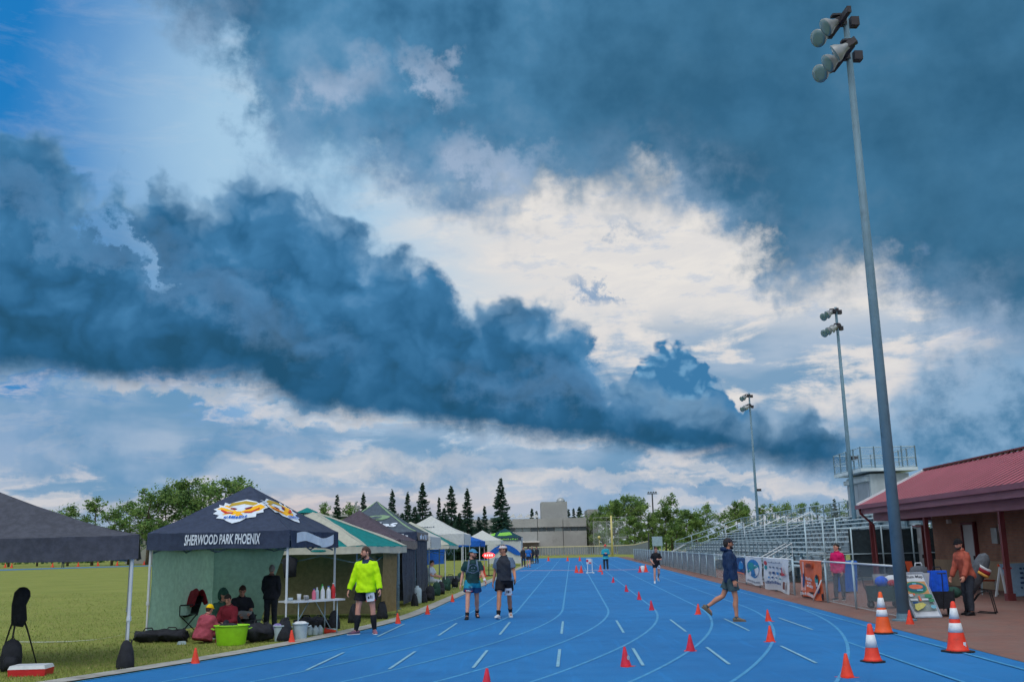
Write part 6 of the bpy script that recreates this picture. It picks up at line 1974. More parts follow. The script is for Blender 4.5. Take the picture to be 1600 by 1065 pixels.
# 8 rust jacket
p = person('bearded man in rust jacket and black beanie pulling a loaded wagon', T(8.92, 23.7), math.radians(-74), 1.74,
           dict(lean=12, abdL=3, abdR=3, hipL=12, hipR=2, kneeL=10, kneeR=8, shL=26, shR=22, elL=14, elR=16, armL=6, armR=6, headyaw=12, headpitch=-2),
           dict(shirt=dict(mat=c_orj, sleeve='long', loose=.026, hem=-.10, name='jacket', collar=.024, wrinkle=.006), bottom=dict(kind='trousers', mat=c_dkpant, loose=.02), shoe=c_shoeblk, sole=c_shoeblk, hairm=m_hairdk, beard=m_hairdk, hat=('beanie', c_beanie), skin=SK1), vox=.010)
RUST = p
# 9 standing in the club canopy
p = person('grey haired person in black jacket standing with back turned inside the club canopy', G(422, 984), math.radians(172), 1.46,
           dict(abdL=2, abdR=2, armL=8, armR=8, elL=30, elR=30, inL=40, inR=40, headyaw=6),
           dict(shirt=dict(mat=c_blkj, sleeve='long', loose=.034, hem=-.10, flare=.04, name='jacket'), bottom=dict(kind='trousers', mat=c_dkpant, loose=.018), shoe=c_shoeblk, sole=c_shoeblk, hairm=m_hairgy, skin=SK1), vox=.011)
# 10-12 seated under the club canopy
lowsit = dict(hipL=112, hipR=108, kneeL=56, kneeR=60, abdL=8, abdR=8, shL=30, shR=30, elL=60, elR=60, inL=25, inR=25)
sitpose = dict(hipL=84, hipR=84, kneeL=84, kneeR=84, abdL=8, abdR=8, shL=30, shR=30, elL=60, elR=60, inL=25, inR=25)
p = person('person in dark green hooded jacket sitting in a camp chair under the club canopy', G(343, 992), math.radians(46), 1.66, dict(lowsit, lean=10, headyaw=8, headpitch=6, shL=40, elL=80, elR=85),
           dict(shirt=dict(mat=c_grnj, sleeve='long', loose=.03, hem=-.08, name='jacket'), bottom=dict(kind='trousers', mat=c_dkpant), shoe=c_shoeblk, hairm=m_hairdk, hat=('beanie', c_grnj), skin=SK1), vox=.012, sit=.20)
hd = MB(); J = p.J; pts = [p.hp(math.cos(a) * .105, .05 + math.sin(a) * .03, .02 + math.sin(a) * .13 - .03) for a in [math.pi * i / 12 * 1.5 - math.pi * .25 for i in range(13)]]
hd.tube(pts, .035, 8); hd.build('hood', c_grnj, p.root, smooth=True)
p = person('brown haired person in black shirt sitting hunched and reading under the club canopy', G(374, 986), math.radians(28), 1.72, dict(lowsit, lean=14, headyaw=-10, headpitch=14, elL=70, elR=60),
           dict(shirt=dict(mat=c_blkj, sleeve='short', loose=.024, hem=-.08), bottom=dict(kind='trousers', mat=c_dkpant), shoe=c_shoeblk, hairm=m_hairbr, skin=SK1), vox=.012, sit=.24)
PAP = p
p = person('small figure in maroon puffer coat and yellow knit hat crouching by the lime tub', G(316, 1004), math.radians(150), 1.34, dict(hipL=104, hipR=104, kneeL=120, kneeR=120, abdL=12, abdR=12, lean=16, shL=40, shR=40, elL=70, elR=70, inL=30, inR=30, headpitch=-4, toeL=10, toeR=10),
           dict(shirt=dict(mat=c_puff, sleeve='long', loose=.075, hem=-.10, flare=.04, name='puffer_coat', wrinkle=.012), bottom=dict(kind='trousers', mat=c_puff), shoe=c_shoeblk, hairm=m_hairbr, hat=('beanie', c_yel), skin=SK1, fat=1.25), vox=.012, sit=.13)
p = person('person in maroon jacket sitting low between the hooded one and the reader', G(360, 994), math.radians(-20), 1.6, dict(lowsit, lean=12, headyaw=20, headpitch=14),
           dict(shirt=dict(mat=fabric('maroon_jacket', 128, 40, 56, .85, .14, .5, 9.0), sleeve='long', loose=.03, hem=-.08, name='jacket'), bottom=dict(kind='trousers', mat=c_dkpant), shoe=c_shoeblk, hairm=m_hairdk, skin=SK1), vox=.013, sit=.16)
# 13 plaid shirt
p = person('person in red plaid shirt standing half hidden beside the brown canopy', T(-4.75, vat(624, -4.75)), math.radians(70), 1.74, dict(armL=8, armR=8, elL=45, elR=60, inR=10),
           dict(shirt=dict(mat=c_plaid, sleeve='long', loose=.02, hem=-.10), bottom=dict(kind='trousers', mat=c_dkpant), shoe=c_shoeblk, hairm=m_hairdk, skin=SK1), vox=.015)
# 14 far group
for k, (px, py, jm, lab, ry, hgt) in enumerate(((818, 885.5, c_blkj, 'distant person all in black at the end of the canopy row', 20, 1.72), (826, 886.5, c_bluej, 'distant person in blue jersey stepping onto the track end', 170, 1.76), (831.5, 880.5, c_blkj, 'distant dark clad person on the grass with grey hair', 40, 1.74), (839, 880, c_dkpant, 'distant person in navy standing alone on the grass', -30, 1.72))):
    person(lab, G(px, py), math.radians(ry), hgt, dict(elL=30, elR=35, hipL=8 if k == 1 else 0, hipR=-8 if k == 1 else 0),
           dict(shirt=dict(mat=jm, sleeve='long' if k != 1 else 'short', loose=.02, hem=-.08), bottom=dict(kind='trousers' if k != 1 else 'shorts', mat=c_dkpant), shoe=c_shoeblk, hairm=(m_hairgy if k == 2 else m_hairdk), skin=SK1), vox=.022)
person('tiny dark clad person standing on the far side of the field', G(98, 887), 0.3, 1.72, dict(elL=30), dict(shirt=dict(mat=c_blkj, sleeve='long', loose=.02), bottom=dict(kind='trousers', mat=c_dkpant), shoe=c_shoeblk, hairm=m_hairdk, skin=SK1), vox=.03)
person('person in white shirt sitting on a stool under the far white canopies', G(671, 926), math.radians(70), 1.72, dict(sitpose, lean=8), dict(shirt=dict(mat=c_whitet, sleeve='short', loose=.02, hem=-.08), bottom=dict(kind='trousers', mat=c_whitet), shoe=c_shoeblk, hairm=m_hairdk, skin=SK1), vox=.016, sit=.48)
# ---------------------------------------------------------------- cones, bags, tables and other kit
m_cone = material('cone_red_orange', lin(228, 66, 46), .6, .14, 9.0, spec=.35, dirt=(lin(150, 60, 50), 16.0, .55))
m_cone2 = material('cone_crimson', lin(206, 38, 66), .6, .14, 9.0, spec=.35, dirt=(lin(130, 40, 56), 16.0, .5))
m_conebig = material('cone_orange', lin(240, 92, 36), .55, .1, 6.0, dirt=(lin(150, 70, 50), 6.0, .4))
m_band = material('reflective_band', lin(214, 220, 228), .4, .06, 10.0, dirt=(lin(150, 155, 165), 8.0, .5))
m_rubber = material('black_rubber', lin(30, 32, 38), .8, .2, 8.0)
m_plast = {k: material('plastic_' + k, lin(*c), .45, .08, 8.0, spec=.45) for k, c in dict(lime=(150, 214, 40), white=(206, 212, 222), red=(196, 40, 48), blue=(44, 104, 196), pink=(214, 110, 140), green=(50, 150, 70), clear=(170, 190, 204), navy=(30, 46, 92), orange=(222, 92, 52), grey=(120, 126, 134), purple=(120, 110, 170)).items()}
bag_blk = fabric('bag_black', 40, 43, 52, .8, .25, .7, 9.0)
bag_gry = fabric('bag_grey', 84, 90, 100, .85, .2, .6, 9.0)
bag_blu = fabric('bag_blue', 28, 90, 214, .7, .14, .6, 9.0)
bag_red = fabric('cloth_red', 158, 44, 60, .85, .18, .6, 9.0)
bag_grn = fabric('bag_dark_green', 40, 72, 66, .8, .18, .6, 9.0)

# small discs cones: sleeve with a flared foot
def cone_mesh(h, r, base=True):
    mb = MB()
    mb.lathe((0, 0, 0), [(r, .0), (r * .96, h * .05), (r * .55, h * .5), (r * .22, h * .97), (r * .15, h)], 16)
    return mb.mesh('cone_sleeve', True)


CM = cone_mesh(.25, .075)
FB = MB(); FB.box((0, 0, .008), (.19, .19, .016)); FM = FB.mesh('cone_foot')


def small_cone(px, py, label, group=None, matl=None, s_=1.0, foot=True, at=None):
    o = thing('marker_cone', label, 'cone', at or G(px, py), jit(0, 1.5), group)
    o.scale = (s_, s_, s_); o.rotation_euler.x = jit(-.05, .05); o.rotation_euler.y = jit(-.06, .06)
    me = CM if matl is None else CM2
    c_ = put('sleeve', me, None, o); c_.location.z = .014 if foot else 0
    if foot: put('foot', FM, None, o)
    return o


CM.materials.append(m_cone); CM2 = cone_mesh(.25, .075); CM2.materials.append(m_cone2); FM.materials.append(m_cone)
gk = 'small orange cones along the kerb'
for px, py in ((305, 1037), (456, 1005), (622, 974.5), (668, 960), (707, 940.5)):
    small_cone(px, py, 'small plain orange cone standing on the concrete kerb beside the track', gk, foot=False)
gl = 'crimson cones along one lane line'
for px, py in ((958, 910), (979, 924.5), (999, 937), (1018.5, 953.5)):
    small_cone(px, py, 'small crimson cone in the straight file along one lane line', gl, matl=1)
small_cone(1079, 1018, 'small crimson cone on the outer side of a curved lane line alone', None, matl=1, s_=1.05)
cs = small_cone(978, 1042, 'small crimson cone with a round pale sticker inside the bend', None, matl=1, s_=1.08)
st = MB(); st.lathe((0, 0, 0), [(.028, 0), (.028, .003)], 14); st.v = [(x, -.050 - z, .125 + y * 1.1 + .0) for x, y, z in st.v]; st.build('sticker', m_plast['clear'], cs)
small_cone(1091, 960, 'small orange cone next to the striding man in the navy hoodie', None)
small_cone(1201, 971, 'small orange cone on the outer lane line opposite the white banners', None)
small_cone(1204, 1003, 'small red cone on the bend line ahead of the orange banner', None, matl=None, s_=1.08)
small_cone(1324, 1059, 'small orange cone on the lane line beside the one-band traffic cone', None, s_=1.15)
small_cone(760, 1083, 'small crimson cone on the lanes cut off by the frame edge', None, matl=1, s_=1.1)
small_cone(1422, 975, 'small orange cone at the foot of the stadium map sign', None, foot=False, s_=1.15)
o = small_cone(509, 990, 'small orange cone lying tipped over by the supply table', None, foot=False)
o.rotation_euler = (math.radians(90), 0, math.radians(70)); o.location.z += .06
gm_ = 'tall red cones beside the tape line'
for px, py in ((901, 894.5), (908, 895), (938, 893), (1009.5, 893.5)):
    small_cone(px, py, 'tall red cone anchoring the tape across the distant lanes', gm_, s_=1.75)
small_cone(941, 897, 'tiny red cone beside the tall cones at the tape', None, s_=.9)
small_cone(1000, 894, 'faded pink cone beside the water jug at the tape line', None, s_=1.5, matl=1)
for px, py in ((743, 902), (755, 900)):
    small_cone(px, py, 'tall red cone standing behind the walking pair on the grass', 'tall red cones by the lit sign', s_=2.4)
gf = 'faint cones at the far end of the lanes'
for px, py in ((857, 876), (887, 876), (906, 876)):
    small_cone(px, py, 'faint tiny cone at the far end of the lanes', gf, s_=2.0)
gff = 'tiny cones along the far straight'
for px, py in ((8, 886), (18, 886.5), (82, 885.5), (122, 884.5), (153, 883.5), (183, 883), (225, 882)):
    small_cone(px, py, 'tiny red cone along the far straight across the field', gff, s_=2.6)


def traffic_cone(px, py, h, bands, label, body):
    o = thing('traffic_cone', label, 'cone', G(px, py), .2)
    mb = MB(); mb.slab([(.19 * math.cos(a) / max(abs(math.cos(a)), abs(math.sin(a))) * (h / .72), .19 * math.sin(a) / max(abs(math.cos(a)), abs(math.sin(a))) * (h / .72)) for a in [2 * math.pi * (i + .5) / 16 for i in range(16)]], 0, .035); mb.build('base', m_rubber, o)
    R_ = lambda z: .125 * h / .72 * (1 - z / h) + .028
    mb = MB(); mb.lathe((0, 0, 0), [(R_(0) + .02, .03), (R_(.03), .06)] + [(R_(h * k), h * k) for k in (.2, .4, .6, .8, .97)] + [(.02, h)], 20); mb.build('body', body, o, smooth=True)
    for a, b_ in bands:
        mb = MB(); mb.lathe((0, 0, 0), [(R_(h * a) + .003, h * a), (R_(h * (a + b_) / 2) + .0035, h * (a + b_) / 2), (R_(h * b_) + .003, h * b_)], 20); mb.build('reflective_band', m_band, o, smooth=True)
    return o


m_conered = material('cone_scarlet', lin(238, 62, 40), .55, .12, 6.0, dirt=(lin(150, 60, 46), 9.0, .5))
c1 = traffic_cone(1497, 1019, .76, ((.40, .58), (.66, .87)), 'large scarlet traffic cone with two white bands nearest the paving edge', m_conered)
mk = MB(); mk.box((.035, -.135, .13), (.045, .006, .07)); mk.build('printed_mark', m_band, c1)
traffic_cone(1381, 990, .76, ((.42, .58), (.63, .86)), 'large faded orange traffic cone with two white bands by the fence end', m_conebig)
traffic_cone(1364, 1035, .54, ((.40, .72),), 'medium scarlet traffic cone with one wide white band on the lanes', m_conered)

# --- weights on canopy legs
def sack(w, h_, seed, flat=.8):
    rg = random.Random(seed); mb = MB()
    prof = [(.46, 0), (.52, .06), (.50, .3), (.40, .62), (.30, .86), (.20, .97), (.06, 1)]
    mb.lathe((0, 0, 0), [(r * w, z * h_) for r, z in prof], 14, sy=flat)
    mb.v = [(x * (1 + rg.uniform(-.09, .09)), y * (1 + rg.uniform(-.09, .09)), z * (1 + rg.uniform(-.03, .03))) for x, y, z in mb.v]
    return mb.mesh('sack', True)


SACK = [sack(.34, .46, k) for k in range(3)]
for m_ in SACK: m_.materials.append(bag_blk)


def weight(loc, label, s_=1.0, k=0, group=None):
    o = thing('leg_weight', label, 'weight bag', loc, jit(0, 3), group); o.scale = (s_, s_, s_)
    put('sack', SACK[k % 3], None, o)
    mb = MB(); mb.tube([(-.06, -.05, .40), (-.05, -.07, .47), (.05, -.07, .47), (.06, -.05, .40)], .011, 6); mb.build('strap', m_rubber, o)
    return o


weight(Vector((D0.x + .01, D0.y - .06, gz(D0.y))), 'black weight bag strapped to the black canopy front leg', .9, 0)
weight(Vector((B_[0], B_[1] - .06, gz(B_[1]))), 'black weight bag on the club canopy leg beside the buckets', .95, 1)
weight(Vector((C_[0] + .02, C_[1] - .06, gz(C_[1]))), 'black weight bag on the club canopy leg beyond the supply table', .85, 2)
weight(Vector((-3.95, 24.9, gz(25))), 'dark weight bag on the teal canopy leg behind the yellow-green jersey man', .95, 0)
weight(G(597, 966), 'dark weight bag at the foot of the tan end wall', .9, 1)
for k, (px, py) in enumerate(((648, 946), (662, 941))):
    weight(G(px, py), 'dark weight bag beside the black curtain of the grey canopy', .8, k, 'weights at the grey canopy')

# --- bags
def duffel(px, py, label, sx, sy, sz, matl, rz=0.0, at=None):
    o = thing('duffel_bag', label, 'bag', at or G(px, py), rz)
    mb = MB(); rg = random.Random(int(px * 7))
    prof = [(-.5, .30), (-.46, .42), (-.25, .50), (0, .47), (.25, .50), (.46, .42), (.5, .30)]
    mb.tube([(a * sx, 0, sz * .48) for a, r in prof], [(r * sy, r * sz * .95) for a, r in prof], 14, side=(0, 1, 0))
    mb.v = [(x + rg.gauss(0, .022), y + rg.gauss(0, .022), max(0, z + rg.gauss(0, .022))) for x, y, z in mb.v]
    mb.build('body', matl, o, smooth=True)
    mb = MB(); mb.tube([(-sx * .2, 0, sz * .9), (-sx * .12, 0, sz * 1.15), (sx * .12, 0, sz * 1.15), (sx * .2, 0, sz * .9)], .012, 6); mb.build('handle', m_rubber, o)
    return o


duffel(231, 1003, 'lumpy black duffel lying beside the left leg of the club canopy', .50, .34, .24, bag_blk, .3)
duffel(268, 1002, 'long black kit bag on the grass below the mesh wall', .65, .36, .24, bag_blk, -.2)
duffel(404, 1002, 'bulging black holdall with grey end standing right of the lime tub', .55, .42, .36, bag_blk, .5)
duffel(478, 984, 'black bag tucked under the supply table', .5, .36, .28, bag_blk, .2)
duffel(498, 982, 'second black bag pushed under the supply table near its far leg', .45, .34, .26, bag_blk, 1.0)
duffel(704, 912, 'brownish duffel flopped on the grass under the far white canopy', .8, .5, .4, bag_gry, .4)


def backpack(px, py, label, s_, matl, rz=0.0, group=None, at=None):
    o = thing('backpack', label, 'backpack', at or G(px, py), rz, group); o.scale = (s_, s_, s_)
    mb = MB(); mb.tube([(0, 0, 0), (0, 0, .06), (0, 0, .25), (0, .01, .40), (0, .02, .47), (0, .02, .50)], [(.14, .09), (.16, .115), (.16, .12), (.14, .10), (.09, .06), (.03, .02)], 14, side=(1, 0, 0)); mb.build('body', matl, o, smooth=True)
    mb = MB(); mb.tube([(0, -.09, .03), (0, -.13, .08), (0, -.14, .18), (0, -.11, .24)], [(.09, .02), (.11, .045), (.11, .045), (.08, .02)], 10, side=(1, 0, 0)); mb.build('front_pocket', matl, o, smooth=True)
    mb = MB()
    for sx in (-.07, .07): mb.tube([(sx, .10, .44), (sx, .17, .32), (sx, .14, .10)], .016, 6)
    mb.tube([(-.03, .04, .48), (0, .04, .55), (.03, .04, .48)], .010, 6); mb.build('straps', m_rubber, o, smooth=True)
    return o


gb = 'dark packs under the far canopies'
for k, (px, py, s_) in enumerate(((672, 938, 1.0), (682, 930, 1.0), (689, 928, .95), (698, 922, 1.05), (711, 917, .9), (719, 908, .9))):
    backpack(px, py, 'dark backpack in the row on the grass under the far canopies', s_, (bag_blk, bag_grn)[k % 2], jit(-.6, .6), gb)
backpack(16, 1048, 'black backpack by the tripod feet in front of the black canopy', .95, bag_blk, .4)
mb = MB(); mb.lathe((0, 0, 0), [(.13, 0), (.14, .03), (.14, .42), (.11, .48), (.05, .50), (.05, .55)], 14); o = mb.build('water_jug', m_plast['clear'], None, smooth=True); o.location = G(652, 942); tag(o, 'grey water jug standing beside the black curtain', 'jug')

# --- tripod with covered head
tpod = thing('tripod', 'black tripod with a dark cover over its head on the grass', 'tripod', G(22, 1040), .3)
for k in range(3):
    a = k * 2.09 + .4; mb = MB(); mb.tube([(0, 0, .95), (math.cos(a) * .16, math.sin(a) * .16, .55), (math.cos(a) * .34, math.sin(a) * .34, 0)], [.018, .014, .010], 7); mb.build('leg', m_rubber, tpod, smooth=True)
mb = MB(); mb.tube([(0, 0, .72), (0, 0, 1.15)], .016, 7); mb.build('column', m_rubber, tpod)
mb = MB(); mb.tube([(0, 0, .62), (.02, 0, .72), (.0, 0, .95), (.04, 0, 1.12), (.07, 0, 1.2), (.08, 0, 1.23)], [(.09, .06), (.12, .09), (.11, .10), (.13, .10), (.09, .07), (.03, .02)], 12, side=(1, 0, 0)); mb.build('cover', bag_blk, tpod, smooth=True)

# red and white cool box lid
cb_ = thing('cool_box', 'flat red cool box with white lid on the grass by the kerb', 'cool box', G(48, 1054), math.radians(4))
mb = MB(); mb.box((0, 0, .05), (.52, .34, .10), taper=1.04); mb.build('tub', m_plast['red'], cb_)
mb = MB(); mb.box((0, 0, .125), (.54, .36, .05), taper=.92); mb.build('lid', m_plast['white'], cb_)
mb = MB(); mb.tube([(-.27, -.06, .06), (-.30, -.06, .09), (-.30, .06, .09), (-.27, .06, .06)], .01, 6); mb.build('handle', m_plast['white'], cb_)

# --- camp chairs
def camp_chair(loc, rz, label, matl, s_=1.0, frame=None, tall=.86):
    o = thing('camp_chair', label, 'chair', loc, rz); o.scale = (s_, s_, s_)
    fr = frame or m_rubber
    for sx in (-1, 1):
        mb = MB(); mb.tube([(.27 * sx, -.24, 0), (.25 * sx, .20, .44)], .012, 6); mb.build('leg', fr, o)
        mb = MB(); mb.tube([(.25 * sx, .26, 0), (.27 * sx, -.24, .42), (.28 * sx, -.25, .62)], .012, 6); mb.build('leg', fr, o)
        mb = MB(); mb.tube([(.27 * sx, .18, .40), (.27 * sx, .33, tall)], .012, 6); mb.build('back_post', fr, o)
        mb = MB(); mb.box((.29 * sx, 0, .63), (.07, .46, .025)); mb.build('arm_rest', matl, o)
    mb = MB(); mb.sheet(lambda a, b_: (-.27 + .54 * a, -.24 + .44 * b_, .42 - .07 * math.sin(math.pi * a) * math.sin(math.pi * b_)), 8, 6); mb.build('seat', matl, o, smooth=True)
    mb = MB(); mb.sheet(lambda a, b_: (-.27 + .54 * a, .19 + .14 * b_ + .06 * math.sin(math.pi * a), .42 + (tall - .42) * b_), 8, 6); mb.build('backrest', matl, o, smooth=True)
    return o


ch_ = camp_chair(G(341, 990), math.radians(46), 'dark low camp chair under the person in the green hooded jacket', bag_grn); ch_.scale = (.95, .95, .46)
ch_ = camp_chair(G(376, 984), math.radians(28), 'dark low camp chair under the hunched reading person', bag_blk); ch_.scale = (.95, .95, .52)
cc = camp_chair(G(284, 991), math.radians(-40), 'empty black camp chair draped with a red blanket under the club canopy', bag_blk)
mb = MB(); mb.sheet(lambda a, b_: (-.36 + .72 * a, .06 + .34 * b_ - .03 * math.sin(a * 9), .46 + .48 * math.sin(math.pi * (.10 + .78 * b_)) + .03 * math.sin(a * 13)), 12, 10); o = mb.build('blanket', bag_red, None, smooth=True)
o.location = cc.location; o.rotation_euler = cc.rotation_euler; tag(o, 'crumpled dark red blanket over the back of the empty camp chair', 'blanket')
# maroon blankets in the group
for k_, (px, py, rz_, sc_) in enumerate(((362, 992, .5, 1.0), (388, 990, 1.2, .9))):
    mb = MB(); rg = random.Random(40 + k_)
    mb.ball((0, 0, .10), (.34, .26, .20), 18, 10); mb.v = [(x * (1 + rg.gauss(0, .05)), y * (1 + rg.gauss(0, .05)), max(0, z + rg.gauss(0, .012) + .03 * math.sin(x * 18 + y * 11))) for x, y, z in mb.v]
    o = mb.build('blanket', bag_red if k_ == 0 else bag_blk, None, smooth=True); o.location = G(px, py); o.rotation_euler.z = rz_; o.scale = (sc_, sc_, sc_)
    tag(o, ('heaped maroon blanket between the seated pair behind the lime tub', 'heaped black coat beside the hunched reading person')[k_], ('blanket', 'coat')[k_])
# papers on the reader's lap
mb = MB(); mb.sheet(lambda a, b_: (.30 * (a - .5), .22 * (b_ - .5), .02 * math.sin(a * 6)), 6, 4); o = mb.build('paper_sheet', m_plast['white'], None, smooth=True)
Jp = PAP.J; wl = (Jp['arms']['L'][2] + Jp['arms']['R'][2]) / 2 + Jp['fwd'] * .06
o.matrix_world = Matrix.Translation(PAP.root.location) @ Matrix.Rotation(PAP.root.rotation_euler.z, 4, 'Z') @ Matrix.Translation(wl + Vector((0, 0, .02))) @ Matrix.Rotation(math.radians(-50), 4, 'X'); tag(o, 'white paper held by the hunched person under the club canopy', 'paper')

# --- lime tub and buckets
def tub(loc, label, r, h_, matl, name='tub', rim=True, sy=.72, fill=None):
    o = thing(name, label, 'tub', loc, jit(-.2, .2))
    mb = MB(); mb.lathe((0, 0, 0), [(r * .80, 0), (r * .82, .01), (r * .97, h_ * .92), (r, h_), (r * .94, h_), (r * .86, h_ * .6)], 24, sy=sy); mb.build('shell', matl, o, smooth=True)
    mb = MB(); mb.tube([(r * 1.02 * math.cos(a), r * 1.02 * math.sin(a) * sy, h_) for a in [2 * math.pi * i / 24 for i in range(25)]], .014, 6, cap=False); mb.build('rim', matl, o, smooth=True)
    for sx in (1, -1):
        mb = MB(); mb.tube([(sx * r * .98, -.05, h_ * .8), (sx * (r + .05), -.05, h_ * .86), (sx * (r + .05), .05, h_ * .86), (sx * r * .98, .05, h_ * .8)], .010, 6); mb.build('handle', matl, o)
    if fill:
        mb = MB(); rg = random.Random(int(r * 99))
        for k in range(9): mb.ball((rg.uniform(-.5, .5) * r, rg.uniform(-.4, .4) * r * sy, h_ * .9), (.09, .07, .08), 8, 6)
        mb.build('contents', fill, o, smooth=True)
    return o


tub(G(361, 1007), 'big lime green plastic tub on the grass in front of the seated group', .32, .36, m_plast['lime'], fill=bag_blk)
tub(G(437, 1001), 'pale plastic bucket left of the weighted canopy leg', .125, .29, m_plast['clear'], 'bucket', fill=m_plast['purple'], sy=1)
tub(G(469, 999), 'pale plastic bucket right of the weighted canopy leg', .15, .31, m_plast['clear'], 'bucket', fill=m_plast['white'], sy=1)
for k, (px, py) in enumerate(((485, 992), (493, 992), (500, 991))):
    mb = MB(); mb.lathe((0, 0, 0), [(.055, 0), (.065, .02), (.065, .12), (.04, .16), (.022, .18), (.022, .20)], 12); o = mb.build('milk_jug', m_plast['clear'], None, smooth=True); o.location = G(px, py); tag(o, 'small translucent jug on the grass beside the pale buckets', 'jug', 'jugs by the buckets')
mb = MB(); mb.box((0, 0, .03), (.16, .09, .06), taper=.8); o = mb.build('foil_packet', m_plast['clear'], None); o.location = G(284, 1006); o.rotation_euler.z = .5; tag(o, 'small silvery packet lying in front of the long black kit bag', 'packet')

# --- supply table
TA, TB_ = P(442, 944, 20.55), P(524, 936, 21.45)
ta, tb2 = Vector((TA.x, TA.y, 0)), Vector((TB_.x, TB_.y, 0))
ang = math.atan2(tb2.y - ta.y, tb2.x - ta.x); Lt = (tb2 - ta).length
tc_ = (ta + tb2) / 2
tab = thing('folding_table', 'white folding table holding bottles and cups beside the club canopy', 'table', (tc_.x, tc_.y + .25, gz(tc_.y)), ang)
mb = MB(); mb.box((0, 0, .715), (Lt, .55, .035)); mb.build('top', m_plast['white'], tab)
for sx in (-1, 1):
    mb = MB(); x_ = sx * (Lt / 2 - .16)
    mb.tube([(x_, -.22, 0), (x_, -.22, .70)], .013, 6); mb.tube([(x_, .22, 0), (x_, .22, .70)], .013, 6); mb.tube([(x_, -.22, .12), (x_, .22, .12)], .011, 6); mb.tube([(x_, 0, .12), (sx * .08, 0, .70)], .010, 6); mb.build('leg', m_rail, tab, smooth=True)
def bottle(x, y, h_, r, body, cap, label, kind='bottle'):
    o = thing(kind, label, kind, Vector((tab.location.x, tab.location.y, tab.location.z + .733)) + rotz(ang) @ Vector((x, y, 0)))
    mb = MB()
    if kind == 'cup': mb.lathe((0, 0, 0), [(r * .75, 0), (r, h_), (r * .92, h_), (r * .7, .02)], 12)
    else: mb.lathe((0, 0, 0), [(r * .92, 0), (r, .012), (r, h_ * .62), (r * .8, h_ * .74), (r * .38, h_ * .84), (r * .38, h_ * .93)], 12)
    mb.build('body', body, o, smooth=True)
    if kind != 'cup':
        mb = MB(); mb.lathe((0, 0, h_ * .93), [(r * .42, 0), (r * .42, h_ * .07)], 10); mb.build('cap', cap, o)
    return o


p_ = m_plast
L2 = Lt / 2
bottle(-L2 * .56, -.05, .13, .045, p_['white'], None, 'white paper cup on the supply table', 'cup')
bottle(-L2 * .34, -.12, .08, .05, p_['grey'], None, 'low grey cup on the supply table beside the pink bottle', 'cup')
bottle(-L2 * .22, .02, .09, .05, p_['white'], None, 'low white cup on the supply table behind the grey one', 'cup')
bottle(L2 * .0, -.06, .22, .042, p_['pink'], p_['blue'], 'pink drinks bottle with blue cap on the supply table')
bottle(L2 * .2, .02, .24, .045, p_['clear'], p_['white'], 'tall clear bottle on the supply table beside the pink one')
bottle(L2 * .32, -.08, .26, .045, p_['white'], p_['clear'], 'white drinks bottle near the middle of the supply table')
bottle(L2 * .44, .05, .30, .042, p_['green'], p_['green'], 'tall green bottle on the supply table')
bottle(L2 * .58, -.05, .26, .048, p_['white'], p_['blue'], 'white bottle with blue cap between the green and red bottles')
bottle(L2 * .80, -.02, .32, .046, p_['red'], p_['white'], 'tall red drinks bottle at the far end of the supply table')
bottle(-L2 * .80, .03, .06, .06, p_['clear'], None, 'small clear tray cup at the near end of the supply table', 'cup')
# dark jacket hung on the teal canopy frame
mb = MB(); mb.tube([(0, 0, 0), (0, 0, -.08), (0, .01, -.3), (.02, 0, -.52)], [(.03, .02), (.20, .05), (.17, .06), (.15, .05)], 12, side=(1, 0, 0)); o = mb.build('hanging_jacket', bag_blk, None, smooth=True); o.location = P(453, 868, 25.4); tag(o, 'black jacket hanging from the teal canopy frame behind the club canopy', 'jacket')

# --- stadium map sign
SG = G(1446, 965)
sg_ = thing('map_sign', 'white A-frame sign headed Stadium Map beside the pole foot', 'sign', SG, math.radians(6))
tilt = lambda x, q: Vector((x - .115 + (1 - q) * .21 - .09, .26 * q - .13, q * .98 * .97 + .02))
m_signw = material('sign_white', lin(212, 222, 236), .5, .05, 5.0)
fr_ = lambda s_, q: tilt((s_ - .5) * .60, q)
mb = MB(); mb.sheet(fr_, 4, 4); bk = MB(); mb.sheet(lambda s_, q: fr_(1 - s_, q) + Vector((0, .025, 0)), 4, 4); mb.build('front_board', m_signw, sg_)
mb = MB(); mb.sheet(lambda s_, q: Vector(((s_ - .5) * .6 - .02, .42 - .27 * q, q * .96)), 2, 2); mb.sheet(lambda s_, q: Vector(((.5 - s_) * .6 - .02, .44 - .27 * q, q * .96)), 2, 2); mb.build('rear_board', m_signw, sg_)
mb = MB()
for s_, q, s2, q2 in ((0, 0, 0, 1), (1, 0, 1, 1), (0, 1, 1, 1), (0, .015, 1, .015)): mb.bar(fr_(s_, q) + Vector((0, -.012, 0)), fr_(s2, q2) + Vector((0, -.012, 0)), .022, .03)
mb.build('frame', material('sign_frame', lin(170, 184, 204), .5), sg_)
sgm = {k: material('print_' + k, lin(*c), .6, .1, 20.0) for k, c in dict(ink=(36, 44, 66), sand=(206, 156, 110), teal=(34, 110, 130), coral=(232, 120, 92), sky=(120, 190, 220), lime=(206, 204, 120), green=(60, 140, 110), grey=(140, 156, 160), navy=(30, 80, 140)).items()}
